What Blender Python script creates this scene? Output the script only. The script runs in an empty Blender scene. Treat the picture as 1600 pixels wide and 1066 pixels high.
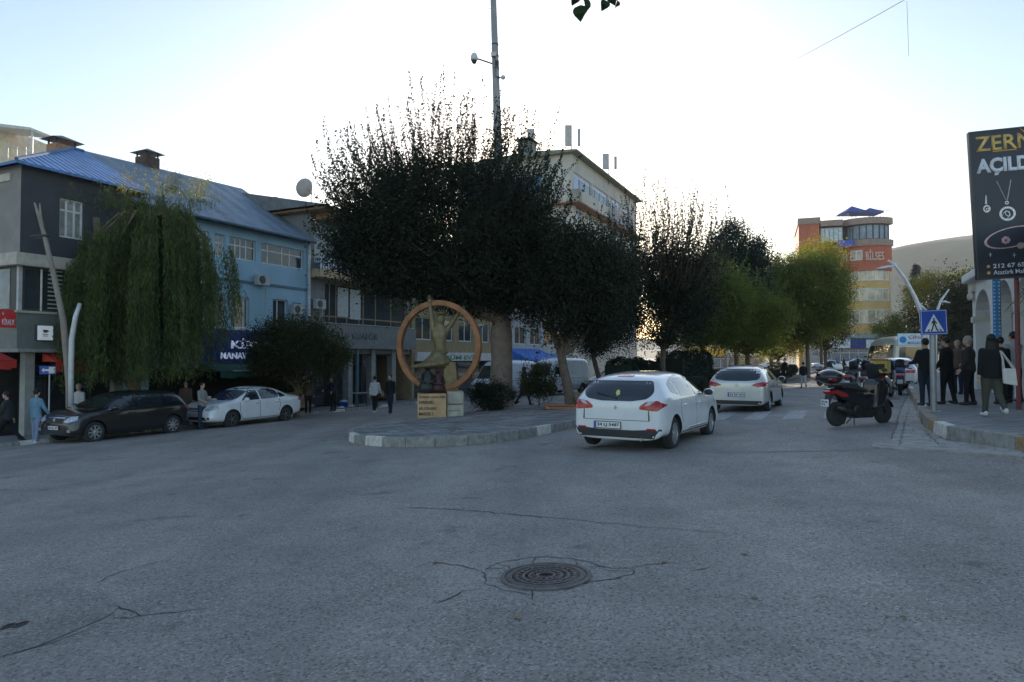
import bpy, bmesh, math, random
import numpy as np
from mathutils import Vector, Matrix, Euler
from mathutils.geometry import delaunay_2d_cdt
from mathutils.bvhtree import BVHTree
R = math.radians
C = bpy.context.scene.collection
SC = bpy.context.scene
random.seed(7)
# ------------------------------------------------------------------ camera, sky, sun, exposure
FPX, CX, CY, HC, PITCH = 1067.0, 800.0, 533.0, 1.55, math.atan(27/1067.0)
cam_d = bpy.data.cameras.new('camera'); cam = bpy.data.objects.new('camera', cam_d); C.objects.link(cam)
cam_d.sensor_width = 36; cam_d.lens = 36*FPX/1600; cam_d.clip_end = 5000; cam_d.clip_start = .05
cam.location = (0, 0, HC); cam.rotation_euler = (R(90)+PITCH, 0, 0); SC.camera = cam
SUN_AZ, SUN_EL = R(2.0), R(13)          # azimuth to the right of +Y
sdir = Vector((math.sin(SUN_AZ)*math.cos(SUN_EL), math.cos(SUN_AZ)*math.cos(SUN_EL), math.sin(SUN_EL)))
world = bpy.data.worlds.new('World'); SC.world = world; world.use_nodes = True
wn = world.node_tree; wn.nodes.clear()
wo = wn.nodes.new('ShaderNodeOutputWorld'); wb = wn.nodes.new('ShaderNodeBackground'); sky = wn.nodes.new('ShaderNodeTexSky')
sky.sky_type = 'NISHITA'; sky.sun_disc = False; sky.sun_elevation = SUN_EL; sky.sun_rotation = SUN_AZ
sky.altitude = 0; sky.air_density = 1.1; sky.dust_density = .6; sky.ozone_density = 2.2
wb.inputs['Strength'].default_value = 0.15
tn = wn.nodes.new('ShaderNodeMix'); tn.data_type = 'RGBA'; tn.blend_type = 'MULTIPLY'; tn.inputs[0].default_value = 1; tn.inputs[7].default_value = (1.06, 1.0, .96, 1)
wn.links.new(sky.outputs[0], tn.inputs[6]); wn.links.new(tn.outputs[2], wb.inputs[0]); wn.links.new(wb.outputs[0], wo.inputs[0])
sl = bpy.data.lights.new('sun', 'SUN'); sl.energy = 3.8; sl.angle = R(.6); sl.color = (1, .87, .72)
so = bpy.data.objects.new('sun', sl); C.objects.link(so); so.rotation_euler = sdir.to_track_quat('Z', 'Y').to_euler()
so.location = sdir*60
SC.view_settings.view_transform = 'Standard'; SC.view_settings.look = 'None'; SC.view_settings.gamma = 1
SC.view_settings.exposure = .78
# ------------------------------------------------------------------ placing: the square is one tilted plane
def G(x, y):
    x = max(-60, min(75, x)); y = max(-25, min(85, y))
    return .045*x - .022*y
def ray(px, py):
    u, w = (px-CX)/FPX, -(py-CY)/FPX
    v = Vector((u, math.cos(PITCH)-w*math.sin(PITCH), math.sin(PITCH)+w*math.cos(PITCH)))
    return v/v.y
def P(px, py, D): r = ray(px, py); return Vector((r.x*D, D, HC+r.z*D))
def GP(px, py, up=0.0):
    r = ray(px, py); D = (HC-up)/(-r.z+.045*r.x-.022); return Vector((r.x*D, D, G(r.x*D, D)+up))
def X(px, D): return ray(px, 560).x*D
# ------------------------------------------------------------------ materials
MATS = {}; GAIN = 2.15
def nn(nt, t, **k):
    n = nt.nodes.new(t)
    for a, b in k.items(): setattr(n, a, b)
    return n
def mat(name, col, rough=.7, metal=0., var=.18, scale=3., bump=0., bscale=40., coat=0., emit=None, estr=0., spec=.5, alpha=1., dirt=0.):
    if name in MATS: return MATS[name]
    m = bpy.data.materials.new(name); m.use_nodes = True; nt = m.node_tree; b = nt.nodes['Principled BSDF']
    b.inputs['Roughness'].default_value = rough; b.inputs['Metallic'].default_value = metal
    b.inputs['Specular IOR Level'].default_value = spec; b.inputs['Coat Weight'].default_value = coat; b.inputs['Coat Roughness'].default_value = .04
    tc = nn(nt, 'ShaderNodeTexCoord'); n = nn(nt, 'ShaderNodeTexNoise'); n.inputs['Scale'].default_value = scale; n.inputs['Detail'].default_value = 5
    n.inputs['Roughness'].default_value = .65
    nt.links.new(tc.outputs['Object'], n.inputs['Vector'])
    r = nn(nt, 'ShaderNodeValToRGB'); c = 1-(1-np.array(col[:3], float))**GAIN
    r.color_ramp.elements[0].position = .3; r.color_ramp.elements[1].position = .72
    r.color_ramp.elements[0].color = (*(c*(1-var)), 1); r.color_ramp.elements[1].color = (*np.minimum(c*(1+var), 1), 1)
    nt.links.new(n.outputs[0], r.inputs[0]); out = r.outputs[0]
    if dirt:
        n2 = nn(nt, 'ShaderNodeTexNoise'); n2.inputs['Scale'].default_value = scale*.35; n2.inputs['Detail'].default_value = 8; n2.inputs['Roughness'].default_value = .7
        mp = nn(nt, 'ShaderNodeMapping'); mp.inputs['Scale'].default_value = (2.2, 2.2, .5)
        nt.links.new(tc.outputs['Object'], mp.inputs[0]); nt.links.new(mp.outputs[0], n2.inputs['Vector'])
        mr = nn(nt, 'ShaderNodeMapRange'); mr.inputs[1].default_value = .5; mr.inputs[2].default_value = .75; mr.inputs[4].default_value = dirt
        nt.links.new(n2.outputs[0], mr.inputs[0])
        mx = nn(nt, 'ShaderNodeMix', data_type='RGBA'); mx.inputs[7].default_value = (.09, .08, .07, 1)
        nt.links.new(mr.outputs[0], mx.inputs[0]); nt.links.new(out, mx.inputs[6]); out = mx.outputs[2]
    nt.links.new(out, b.inputs['Base Color'])
    if bump:
        n3 = nn(nt, 'ShaderNodeTexNoise'); n3.inputs['Scale'].default_value = bscale; n3.inputs['Detail'].default_value = 4
        nt.links.new(tc.outputs['Object'], n3.inputs['Vector'])
        bp = nn(nt, 'ShaderNodeBump'); bp.inputs['Strength'].default_value = bump; bp.inputs['Distance'].default_value = .25/bscale
        nt.links.new(n3.outputs[0], bp.inputs['Height']); nt.links.new(bp.outputs[0], b.inputs['Normal'])
    if emit: b.inputs['Emission Color'].default_value = (*emit, 1); b.inputs['Emission Strength'].default_value = estr
    MATS[name] = m; return m
def leafmat(name, c1, c2, trans=.35, c3=None, scale=1.2):
    if name in MATS: return MATS[name]
    m = bpy.data.materials.new(name); m.use_nodes = True; nt = m.node_tree; nt.nodes.clear()
    o = nn(nt, 'ShaderNodeOutputMaterial'); d = nn(nt, 'ShaderNodeBsdfPrincipled'); t = nn(nt, 'ShaderNodeBsdfTranslucent'); mx = nn(nt, 'ShaderNodeMixShader')
    d.inputs['Roughness'].default_value = .55; d.inputs['Specular IOR Level'].default_value = .25
    mx.inputs[0].default_value = trans
    tc = nn(nt, 'ShaderNodeTexCoord'); n = nn(nt, 'ShaderNodeTexNoise'); n.inputs['Scale'].default_value = scale; n.inputs['Detail'].default_value = 6; n.inputs['Roughness'].default_value = .8
    r = nn(nt, 'ShaderNodeValToRGB'); r.color_ramp.elements[0].position = .35; r.color_ramp.elements[1].position = .66
    r.color_ramp.elements[0].color = (*c1, 1); r.color_ramp.elements[1].color = (*c2, 1)
    if c3: e = r.color_ramp.elements.new(.76); e.color = (*c3, 1)
    nt.links.new(tc.outputs['Object'], n.inputs['Vector']); nt.links.new(n.outputs[0], r.inputs[0])
    nt.links.new(r.outputs[0], d.inputs['Base Color'])
    hs = nn(nt, 'ShaderNodeHueSaturation'); hs.inputs['Value'].default_value = 1.6; hs.inputs['Saturation'].default_value = 1.1
    nt.links.new(r.outputs[0], hs.inputs['Color']); nt.links.new(hs.outputs[0], t.inputs[0])
    nt.links.new(d.outputs[0], mx.inputs[1]); nt.links.new(t.outputs[0], mx.inputs[2]); nt.links.new(mx.outputs[0], o.inputs[0])
    MATS[name] = m; return m
# ------------------------------------------------------------------ mesh collecting
class MB:
    def __init__(s): s.v = []; s.f = []; s.m = []
    def add(s, v, f, M=None, mi=0):
        k = len(s.v); s.v += [tuple(M @ Vector(p)) for p in v] if M is not None else [tuple(p) for p in v]
        s.f += [tuple(i+k for i in q) for q in f]; s.m += [mi]*len(f); return s
    def box(s, x0, x1, y0, y1, z0, z1, mi=0, M=None):
        v = [(x0,y0,z0),(x1,y0,z0),(x1,y1,z0),(x0,y1,z0),(x0,y0,z1),(x1,y0,z1),(x1,y1,z1),(x0,y1,z1)]
        return s.add(v, [(3,2,1,0),(4,5,6,7),(0,1,5,4),(1,2,6,5),(2,3,7,6),(3,0,4,7)], M, mi)
    def rbox(s, c, sz, rot=(0,0,0), mi=0):
        h = [a/2 for a in sz]
        return s.box(-h[0],h[0],-h[1],h[1],-h[2],h[2], mi, Matrix.Translation(c) @ Euler(rot).to_matrix().to_4x4())
    def tube(s, path, rad, n=8, mi=0, cap=True, sq=1.0):
        path = [Vector(p) for p in path]; rad = rad if hasattr(rad, '__len__') else [rad]*len(path); k = len(s.v)
        ref = None
        for i, p in enumerate(path):
            t = (path[min(i+1, len(path)-1)]-path[max(i-1, 0)]).normalized()
            if ref is None: ref = Vector((0, 0, 1)) if abs(t.z) < .9 else Vector((1, 0, 0))
            a = (ref-t*ref.dot(t)).normalized(); ref = a; b = t.cross(a)
            for j in range(n):
                q = 2*math.pi*j/n; s.v.append(tuple(p+(a*math.cos(q)+b*math.sin(q)*sq)*rad[i]))
        for i in range(len(path)-1):
            for j in range(n):
                s.f.append((k+i*n+j, k+i*n+(j+1) % n, k+(i+1)*n+(j+1) % n, k+(i+1)*n+j)); s.m.append(mi)
        if cap:
            s.f.append(tuple(k+j for j in range(n-1, -1, -1))); s.f.append(tuple(k+(len(path)-1)*n+j for j in range(n))); s.m += [mi, mi]
        return s
    def lathe(s, prof, n=16, M=None, mi=0, sy=1.0):
        k = len(prof); v = []; f = []
        for r, z in prof:
            for j in range(n): q = 2*math.pi*j/n; v.append((r*math.cos(q), r*math.sin(q)*sy, z))
        for i in range(k-1):
            for j in range(n): f.append((i*n+j, i*n+(j+1) % n, (i+1)*n+(j+1) % n, (i+1)*n+j))
        f.append(tuple(range(n-1, -1, -1))); f.append(tuple((k-1)*n+j for j in range(n)))
        return s.add(v, f, M, mi)
    def prism(s, poly, a, b, axis='z', M=None, mi=0):
        n = len(poly); mk = {'z': lambda p, h: (p[0], p[1], h), 'y': lambda p, h: (p[0], h, p[1]), 'x': lambda p, h: (h, p[0], p[1])}[axis]
        v = [mk(p, a) for p in poly]+[mk(p, b) for p in poly]
        f = [tuple(range(n-1, -1, -1)), tuple(range(n, 2*n))]+[(i, (i+1) % n, n+(i+1) % n, n+i) for i in range(n)]
        return s.add(v, f, M, mi)
    def ball(s, c, r, nu=12, nv=8, mi=0, M=None):
        r = r if hasattr(r, '__len__') else (r, r, r)
        v = [(c[0], c[1], c[2]-r[2])]; f = []
        for i in range(1, nv):
            a = math.pi*i/nv-math.pi/2
            for j in range(nu): q = 2*math.pi*j/nu; v.append((c[0]+r[0]*math.cos(a)*math.cos(q), c[1]+r[1]*math.cos(a)*math.sin(q), c[2]+r[2]*math.sin(a)))
        v.append((c[0], c[1], c[2]+r[2])); L = len(v)-1
        for j in range(nu):
            f.append((0, 1+(j+1) % nu, 1+j)); f.append((L, L-nu+j, L-nu+(j+1) % nu))
            for i in range(nv-2): f.append((1+i*nu+j, 1+i*nu+(j+1) % nu, 1+(i+1)*nu+(j+1) % nu, 1+(i+1)*nu+j))
        return s.add(v, f, M, mi)
    def build(s, name, mats, parent=None, smooth=False, bevel=0., sub=0, fixn=False):
        me = bpy.data.meshes.new(name); me.from_pydata(s.v, [], s.f)
        mats = mats if isinstance(mats, (list, tuple)) else [mats]
        for m in mats: me.materials.append(m)
        if len(mats) > 1: me.polygons.foreach_set('material_index', s.m)
        if smooth: me.polygons.foreach_set('use_smooth', [True]*len(s.f))
        if fixn:
            bm = bmesh.new(); bm.from_mesh(me); bmesh.ops.recalc_face_normals(bm, faces=bm.faces); bm.to_mesh(me); bm.free()
        me.update(); o = bpy.data.objects.new(name, me); C.objects.link(o)
        if parent: o.parent = parent
        if bevel: b = o.modifiers.new('b', 'BEVEL'); b.width = bevel; b.segments = 2; b.limit_method = 'ANGLE'; b.angle_limit = R(40)
        if sub: b = o.modifiers.new('s', 'SUBSURF'); b.levels = b.render_levels = sub
        return o
def tag(o, label, cat, group=None, kind=None):
    if label: o['label'] = label
    if cat: o['category'] = cat
    if group: o['group'] = group
    if kind: o['kind'] = kind
    return o
def struct(o): o['kind'] = 'structure'; return o
def thing(name, label, cat, loc=(0, 0, 0), rz=0., group=None):
    o = bpy.data.objects.new(name, None); C.objects.link(o); o.location = loc; o.rotation_euler = (0, 0, rz); o.empty_display_size = .3
    return tag(o, label, cat, group)
def dup(root, loc, rz=None, label=None, group=None, sc=None):
    def cp(o, par):
        c = o.copy(); C.objects.link(c); c.parent = par
        for ch in o.children: cp(ch, c)
        return c
    r = cp(root, None); r.location = loc
    if rz is not None: r.rotation_euler = (0, 0, rz)
    if label: r['label'] = label
    if group: r['group'] = group
    if sc: r.scale = (sc, sc, sc)
    return r
def bake(o, name=None):
    dg = bpy.context.evaluated_depsgraph_get(); dg.update()
    me = bpy.data.meshes.new_from_object(o.evaluated_get(dg)); o.modifiers.clear(); o.data = me
    if name: me.name = name
    return o
def text(s, m, parent, M, w=None, h=None, bold=0., ext=.01, name='lettering', shear=0., align='CENTER', spacing=1.):
    cu = bpy.data.curves.new(name, 'FONT'); cu.body = s; cu.size = 1; cu.extrude = 0; cu.offset = bold; cu.shear = shear; cu.resolution_u = 3; cu.space_character = spacing
    t = bpy.data.objects.new('tmp', cu); C.objects.link(t)
    dg = bpy.context.evaluated_depsgraph_get(); dg.update(); me = bpy.data.meshes.new_from_object(t.evaluated_get(dg)); bpy.data.objects.remove(t)
    bm = bmesh.new(); bm.from_mesh(me)
    if not bm.verts: bm.free(); return None
    r = bmesh.ops.extrude_face_region(bm, geom=bm.faces[:]); 
    xs = [v.co.x for v in bm.verts]; ys = [v.co.y for v in bm.verts]; x0, x1, y0, y1 = min(xs), max(xs), min(ys), max(ys)
    sx = w/(x1-x0) if w else None; sy = h/(y1-y0) if h else None
    sx = sx or sy; sy = sy or sx
    top = set(v for v in r['geom'] if isinstance(v, bmesh.types.BMVert))
    for v in bm.verts:
        x = (v.co.x-(x0 if align == 'LEFT' else (x0+x1)/2))*sx; y = (v.co.y-(y0+y1)/2)*sy
        v.co = M @ Vector((x, y, ext if v in top else 0.))
    bmesh.ops.recalc_face_normals(bm, faces=bm.faces)
    bm.to_mesh(me); bm.free(); me.name = name; me.materials.clear(); me.materials.append(m)
    o = bpy.data.objects.new(name, me); C.objects.link(o); o.parent = parent; return o
FAC = Euler((R(90), 0, 0)).to_matrix().to_4x4()          # text upright, facing local -y
def TM(x, y, z, M=FAC): return Matrix.Translation((x, y, z)) @ M
# ------------------------------------------------------------------ foliage
def leaf_obj(name, pts, size, m, parent, aspect=.5, axis=None, amix=0., seed=0, kind=None):
    rg = np.random.default_rng(seed); pts = np.asarray(pts, float); n = len(pts)
    a = rg.normal(size=(n, 3)); 
    if axis is not None: a = a*(1-amix)+np.asarray(axis, float)*amix*1.8
    a /= np.linalg.norm(a, axis=1, keepdims=True)+1e-9
    b = np.cross(a, rg.normal(size=(n, 3))); b /= np.linalg.norm(b, axis=1, keepdims=True)+1e-9
    c = np.cross(a, b); L = (np.asarray(size)*rg.uniform(.7, 1.3, n))[:, None]
    v = np.stack([pts-a*L*.5, pts+b*L*aspect*.5+c*L*.08, pts+a*L*.5, pts-b*L*aspect*.5+c*L*.08], 1).reshape(-1, 3)
    me = bpy.data.meshes.new(name); me.vertices.add(4*n); me.vertices.foreach_set('co', v.ravel())
    me.loops.add(4*n); me.loops.foreach_set('vertex_index', np.arange(4*n, dtype=np.int32))
    me.polygons.add(n); me.polygons.foreach_set('loop_start', np.arange(0, 4*n, 4, dtype=np.int32)); me.polygons.foreach_set('loop_total', np.full(n, 4, dtype=np.int32))
    me.materials.append(m); me.update(calc_edges=True)
    o = bpy.data.objects.new(name, me); C.objects.link(o); o.parent = parent; return o
def in_ell(rg, n, c, r, shell=0.):
    d = rg.normal(size=(n, 3)); d /= np.linalg.norm(d, axis=1, keepdims=True)
    q = rg.uniform(shell**3, 1, n)**(1/3); return np.array(c)+d*q[:, None]*np.array(r)
def clumps(rg, n, per, c, r, sig, shell=0.3, flat=1.):
    k = in_ell(rg, n, c, r, shell); out = []
    for i in range(n):
        m = int(per*rg.uniform(.5, 1.5)); out.append(k[i]+rg.normal(size=(m, 3))*sig*rg.uniform(.6, 1.3)*np.array([1, 1, flat]))
    return np.concatenate(out), k
def limbs(mb, base, targets, r0, rg, split=None, n=7):
    base = np.array(base, float)
    for t in targets:
        t = np.array(t, float); mid = base+(t-base)*.5+rg.normal(size=3)*np.linalg.norm(t-base)*.08; mid[2] += .05*np.linalg.norm(t-base)
        q = base+(t-base)*.25+rg.normal(size=3)*.05
        mb.tube([base, q, mid, base+(t-base)*.8+rg.normal(size=3)*.1, t], [r0, r0*.8, r0*.5, r0*.28, r0*.1], n, cap=False)
# ------------------------------------------------------------------ ground materials
def asphalt(nm='asphalt', kk=1.):
    m = bpy.data.materials.new(nm); m.use_nodes = True; nt = m.node_tree; b = nt.nodes['Principled BSDF']; L = nt.links.new
    tc = nn(nt, 'ShaderNodeTexCoord')
    def noise(sc, det=4, ro=.6): n = nn(nt, 'ShaderNodeTexNoise'); n.inputs['Scale'].default_value = sc; n.inputs['Detail'].default_value = det; n.inputs['Roughness'].default_value = ro; L(tc.outputs['Object'], n.inputs['Vector']); return n.outputs[0]
    def ramp(i, p0, c0, p1, c1): r = nn(nt, 'ShaderNodeValToRGB'); r.color_ramp.elements[0].position = p0; r.color_ramp.elements[1].position = p1; r.color_ramp.elements[0].color = (*c0, 1); r.color_ramp.elements[1].color = (*c1, 1); L(i, r.inputs[0]); return r.outputs[0]
    def mix(f, a, bb, mode='MIX'):
        x = nn(nt, 'ShaderNodeMix', data_type='RGBA', blend_type=mode)
        if isinstance(f, float): x.inputs[0].default_value = f
        else: L(f, x.inputs[0])
        for s, k in ((a, 6), (bb, 7)):
            if isinstance(s, tuple): x.inputs[k].default_value = (*s, 1)
            else: L(s, x.inputs[k])
        return x.outputs[2]
    big = ramp(noise(.16, 6, .6), .3, tuple(kk*q for q in (.265, .242, .222)), .7, tuple(kk*q for q in (.375, .342, .31)))
    mid = ramp(noise(1.3, 6, .7), .3, (.82, .82, .82), .7, (1.12, 1.12, 1.12))
    c = mix(1., big, mid, 'MULTIPLY')
    vo = nn(nt, 'ShaderNodeTexVoronoi'); vo.inputs['Scale'].default_value = 66; vo.inputs['Randomness'].default_value = 1; L(tc.outputs['Object'], vo.inputs['Vector'])
    sep = nn(nt, 'ShaderNodeSeparateColor'); L(vo.outputs['Color'], sep.inputs[0])
    sp = nn(nt, 'ShaderNodeMapRange'); sp.inputs[1].default_value = .62; sp.inputs[2].default_value = .95; L(sep.outputs[0], sp.inputs[0])
    dk = nn(nt, 'ShaderNodeMapRange'); dk.inputs[1].default_value = .3; dk.inputs[2].default_value = .05; dk.inputs[4].default_value = .55; L(sep.outputs[1], dk.inputs[0])
    wearn = nn(nt, 'ShaderNodeMapRange'); wearn.inputs[1].default_value = .35; wearn.inputs[2].default_value = .7; wearn.inputs[3].default_value = .2; wearn.inputs[4].default_value = .62; L(noise(.5, 5, .7), wearn.inputs[0])
    ml = nn(nt, 'ShaderNodeMath', operation='MULTIPLY'); L(sp.outputs[0], ml.inputs[0]); L(wearn.outputs[0], ml.inputs[1])
    c = mix(ml.outputs[0], c, (.62, .60, .55)); c = mix(dk.outputs[0], c, (.035, .035, .037))
    fine = ramp(noise(180, 2, .5), .3, (.7, .7, .7), .7, (1.25, 1.25, 1.25)); c = mix(1., c, fine, 'MULTIPLY')
    # oil and tyre stains with a shape of their own
    mpg = nn(nt, 'ShaderNodeMapping'); mpg.inputs['Rotation'].default_value = (0, 0, R(26)); mpg.inputs['Scale'].default_value = (1.0, .09, 1); L(tc.outputs['Object'], mpg.inputs[0])
    tn_ = nn(nt, 'ShaderNodeTexNoise'); tn_.inputs['Scale'].default_value = .55; tn_.inputs['Detail'].default_value = 4; L(mpg.outputs[0], tn_.inputs['Vector'])
    c = mix(1., c, ramp(tn_.outputs[0], .35, (.86, .86, .87), .62, (1.12, 1.11, 1.09)), 'MULTIPLY')
    s2 = nn(nt, 'ShaderNodeMapRange'); s2.inputs[1].default_value = .68; s2.inputs[2].default_value = .74; s2.inputs[4].default_value = .5; L(noise(1.9, 2, .4), s2.inputs[0]); c = mix(s2.outputs[0], c, (.10, .098, .095))
    st = nn(nt, 'ShaderNodeMapRange'); st.inputs[1].default_value = .62; st.inputs[2].default_value = .72; st.inputs[4].default_value = .4; L(noise(.42, 3, .5), st.inputs[0])
    c = mix(st.outputs[0], c, (.13, .13, .13))
    L(c, b.inputs['Base Color']); b.inputs['Roughness'].default_value = .78; b.inputs['Specular IOR Level'].default_value = .35
    ad = nn(nt, 'ShaderNodeMath', operation='ADD'); L(vo.outputs['Distance'], ad.inputs[0]); L(noise(140, 3), ad.inputs[1])
    bp = nn(nt, 'ShaderNodeBump'); bp.inputs['Strength'].default_value = .5; bp.inputs['Distance'].default_value = .002; L(ad.outputs[0], bp.inputs['Height']); L(bp.outputs[0], b.inputs['Normal'])
    return m
def paver(name, c1, c2, mort, bw=.2, bh=.1, rot=0., sc=1., off=.5):
    m = bpy.data.materials.new(name); m.use_nodes = True; nt = m.node_tree; b = nt.nodes['Principled BSDF']; L = nt.links.new
    tc = nn(nt, 'ShaderNodeTexCoord'); mp = nn(nt, 'ShaderNodeMapping'); mp.inputs['Rotation'].default_value = (0, 0, rot); L(tc.outputs['Object'], mp.inputs[0])
    br = nn(nt, 'ShaderNodeTexBrick'); br.inputs['Scale'].default_value = sc; br.inputs['Brick Width'].default_value = bw; br.inputs['Row Height'].default_value = bh
    br.inputs['Mortar Size'].default_value = .012; br.inputs['Color1'].default_value = (*c1, 1); br.inputs['Color2'].default_value = (*c2, 1); br.inputs['Mortar'].default_value = (*mort, 1); br.offset = off
    L(mp.outputs[0], br.inputs['Vector'])
    n = nn(nt, 'ShaderNodeTexNoise'); n.inputs['Scale'].default_value = .9; n.inputs['Detail'].default_value = 7; n.inputs['Roughness'].default_value = .7; L(tc.outputs['Object'], n.inputs['Vector'])
    r = nn(nt, 'ShaderNodeValToRGB'); r.color_ramp.elements[0].position = .3; r.color_ramp.elements[1].position = .7; r.color_ramp.elements[0].color = (.6, .6, .6, 1); r.color_ramp.elements[1].color = (1.2, 1.2, 1.2, 1); L(n.outputs[0], r.inputs[0])
    x = nn(nt, 'ShaderNodeMix', data_type='RGBA', blend_type='MULTIPLY'); x.inputs[0].default_value = 1; L(br.outputs[0], x.inputs[6]); L(r.outputs[0], x.inputs[7]); L(x.outputs[2], b.inputs['Base Color'])
    b.inputs['Roughness'].default_value = .8
    bp = nn(nt, 'ShaderNodeBump'); bp.inputs['Strength'].default_value = .6; bp.inputs['Distance'].default_value = .012; bp.invert = True; L(br.outputs['Fac'], bp.inputs['Height']); L(bp.outputs[0], b.inputs['Normal'])
    return m
def sheet(poly, h, base=None):
    """flat-ish slab following the tilted square; h above it, side down to the road"""
    mb = MB(); n = len(poly)
    v = [(p[0], p[1], G(p[0], p[1])+h) for p in poly]+[(p[0], p[1], G(p[0], p[1])-.1) for p in poly]
    mb.add(v, [tuple(range(n))]+[(i, n+i, n+(i+1) % n, (i+1) % n) for i in range(n)]); return mb
M_ASPH = asphalt()
M_CONC = mat('worn_concrete', (.20, .19, .17), .85, var=.3, scale=4, bump=.6, bscale=60, dirt=.5)
M_PAVE = paver('island_paving', (.44, .42, .39), (.20, .19, .18), (.045, .045, .045), .42, .2, R(28), 1.)
M_TILE = paver('sidewalk_tiles', (.27, .275, .28), (.21, .215, .22), (.09, .09, .09), .4, .4, R(-28), 1., 0.)
M_KERBG = mat('kerb_grey', (.16, .155, .14), .85, var=.35, scale=6, bump=.5, dirt=.5)
M_KERBW = mat('kerb_white', (.42, .40, .35), .8, var=.25, scale=7, bump=.5, dirt=.35)
M_KERBY = mat('kerb_ochre', (.17, .115, .06), .8, var=.4, scale=5, bump=.5, dirt=.45)
# road sheet (planar over the square, level beyond)
xs = [-900, -300, -60, -30, -10, 0, 10, 25, 50, 75, 300, 900]; ys = [-300, -25, 0, 10, 20, 40, 60, 85, 200, 500, 1500]
mb = MB(); mb.add([(x, y, G(x, y)) for y in ys for x in xs], [(j*len(xs)+i, j*len(xs)+i+1, (j+1)*len(xs)+i+1, (j+1)*len(xs)+i) for j in range(len(ys)-1) for i in range(len(xs)-1)])
struct(mb.build('road', M_ASPH))
def v2(p): return Vector((p.x, p.y))
M_CRACK = mat('crack_tar', (.028, .027, .026), .9, var=.3)
def ribbon(mb, pts, w, h=.004, seed=0, jag=.03, mi=0):
    rg = random.Random(seed); P_ = [v2(GP(*p)) for p in pts]; out = []
    for a, b in zip(P_[:-1], P_[1:]):
        n = max(2, int((b-a).length/.07))
        for i in range(n): out.append(a+(b-a)*i/n+Vector((rg.uniform(-jag, jag), rg.uniform(-jag, jag))))
    out.append(P_[-1])
    k = len(mb.v)
    for i, p in enumerate(out):
        t = (out[min(i+1, len(out)-1)]-out[max(i-1, 0)]).normalized(); ww = w*rg.uniform(.4, 1.3)*(.35 if i in (0, len(out)-1) else 1)
        for s in (-1, 1): q = p+Vector((-t.y, t.x))*s*ww/2; mb.v.append((q.x, q.y, G(q.x, q.y)+h))
    for i in range(len(out)-1): mb.f.append((k+2*i, k+2*i+2, k+2*i+3, k+2*i+1)); mb.m.append(mi)
# ------------------------------------------------------------------ kerbs, island, pavements
def resample(line, step):
    out = [Vector(line[0])]; acc = 0
    for a, b in zip(line[:-1], line[1:]):
        a, b = Vector(a), Vector(b); L = (b-a).length; d = step-acc
        while d <= L: out.append(a+(b-a)*(d/L)); d += step
        acc = L-(d-step)
    return out
def smooth_line(pts, k=3):
    pts = [Vector(p) for p in pts]
    for _ in range(k):
        q = [pts[0]]
        for a, b in zip(pts[:-1], pts[1:]): q += [a*.75+b*.25, a*.25+b*.75]
        q.append(pts[-1]); pts = q
    return pts
def kerb(name, line, inner, h, wdt, mats, step, seq, seed=1, top=None):
    rg = random.Random(seed); pts = resample(line, step); mb = MB()
    for i, (a, b) in enumerate(zip(pts[:-1], pts[1:])):
        d = (b-a).normalized(); nrm = Vector((-d.y, d.x))*inner; gap = .012; a2, b2 = a+d*gap, b-d*gap; hh = h+rg.uniform(-.012, .012); o = rg.uniform(-.01, .01)
        v = []
        for q, wi in ((a2, 0), (b2, 0), (b2, 1), (a2, 1)):
            p = q+nrm*(o+wi*wdt); v.append((p.x, p.y, G(p.x, p.y)-.1))
        for q, wi in ((a2, .12), (b2, .12), (b2, 1), (a2, 1)):
            p = q+nrm*(o+wi*wdt); v.append((p.x, p.y, G(p.x, p.y)+hh))
        mb.add(v, [(3,2,1,0),(4,5,6,7),(0,1,5,4),(1,2,6,5),(2,3,7,6),(3,0,4,7)], mi=seq(i, rg))
    o = mb.build(name, mats, bevel=.018, fixn=True); return struct(o)
def v2(p): return Vector((p.x, p.y))
nose = [v2(GP(*p)) for p in ((541, 683), (545, 692), (575, 697), (630, 700), (700, 699), (760, 694), (830, 684), (905, 667))]
right_edge = [nose[-1]+Vector((.55, 1)).normalized()*t for t in (3, 20, 45, 70)]
left_edge = [nose[0]+Vector((-.05, 1.6)), nose[0]+Vector((1.2, 4.2)), Vector((1.2, 29.8)), Vector((9, 45)), Vector((29.5, 84))]
isl_line = smooth_line(list(reversed(left_edge))+nose+right_edge, 3)
ISH = .2
kerb('island_kerb', isl_line, 1, ISH+.015, .16, [M_KERBG, M_KERBW, M_KERBY], .75, lambda i, r: 1 if r.random() < .22 else 0, 5)
def inset(line, d):
    out = []
    for i, p in enumerate(line):
        t = (line[min(i+1, len(line)-1)]-line[max(i-1, 0)]).normalized(); out.append(p+Vector((-t.y, t.x))*d)
    return out
struct(sheet(inset(isl_line, .15), ISH).build('island_paving', M_PAVE))
# right pavement
rc = [Vector((7.9, 2)), Vector((7.85, 8)), v2(GP(1600, 708)), v2(GP(1540, 699)), v2(GP(1475, 688)), v2(GP(1448, 674)), v2(GP(1437, 660)), v2(GP(1434, 645))]
rl = rc+[rc[-1]+Vector((.55, 1)).normalized()*t for t in (6, 20, 50, 78)]
rl = smooth_line(rl, 3)
kerb('pavement_kerb', rl, -1, .25, .2, [M_KERBG, M_KERBY, M_KERBW], .95, lambda i, r: [1, 0, 1, 0, 0, 2][(i+r.randint(0, 1)) % 6], 11)
struct(sheet([Vector((60, 2))]+[Vector((60, 85))]+list(reversed(inset(rl, -.19))), .235).build('pavement', M_TILE))
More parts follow.
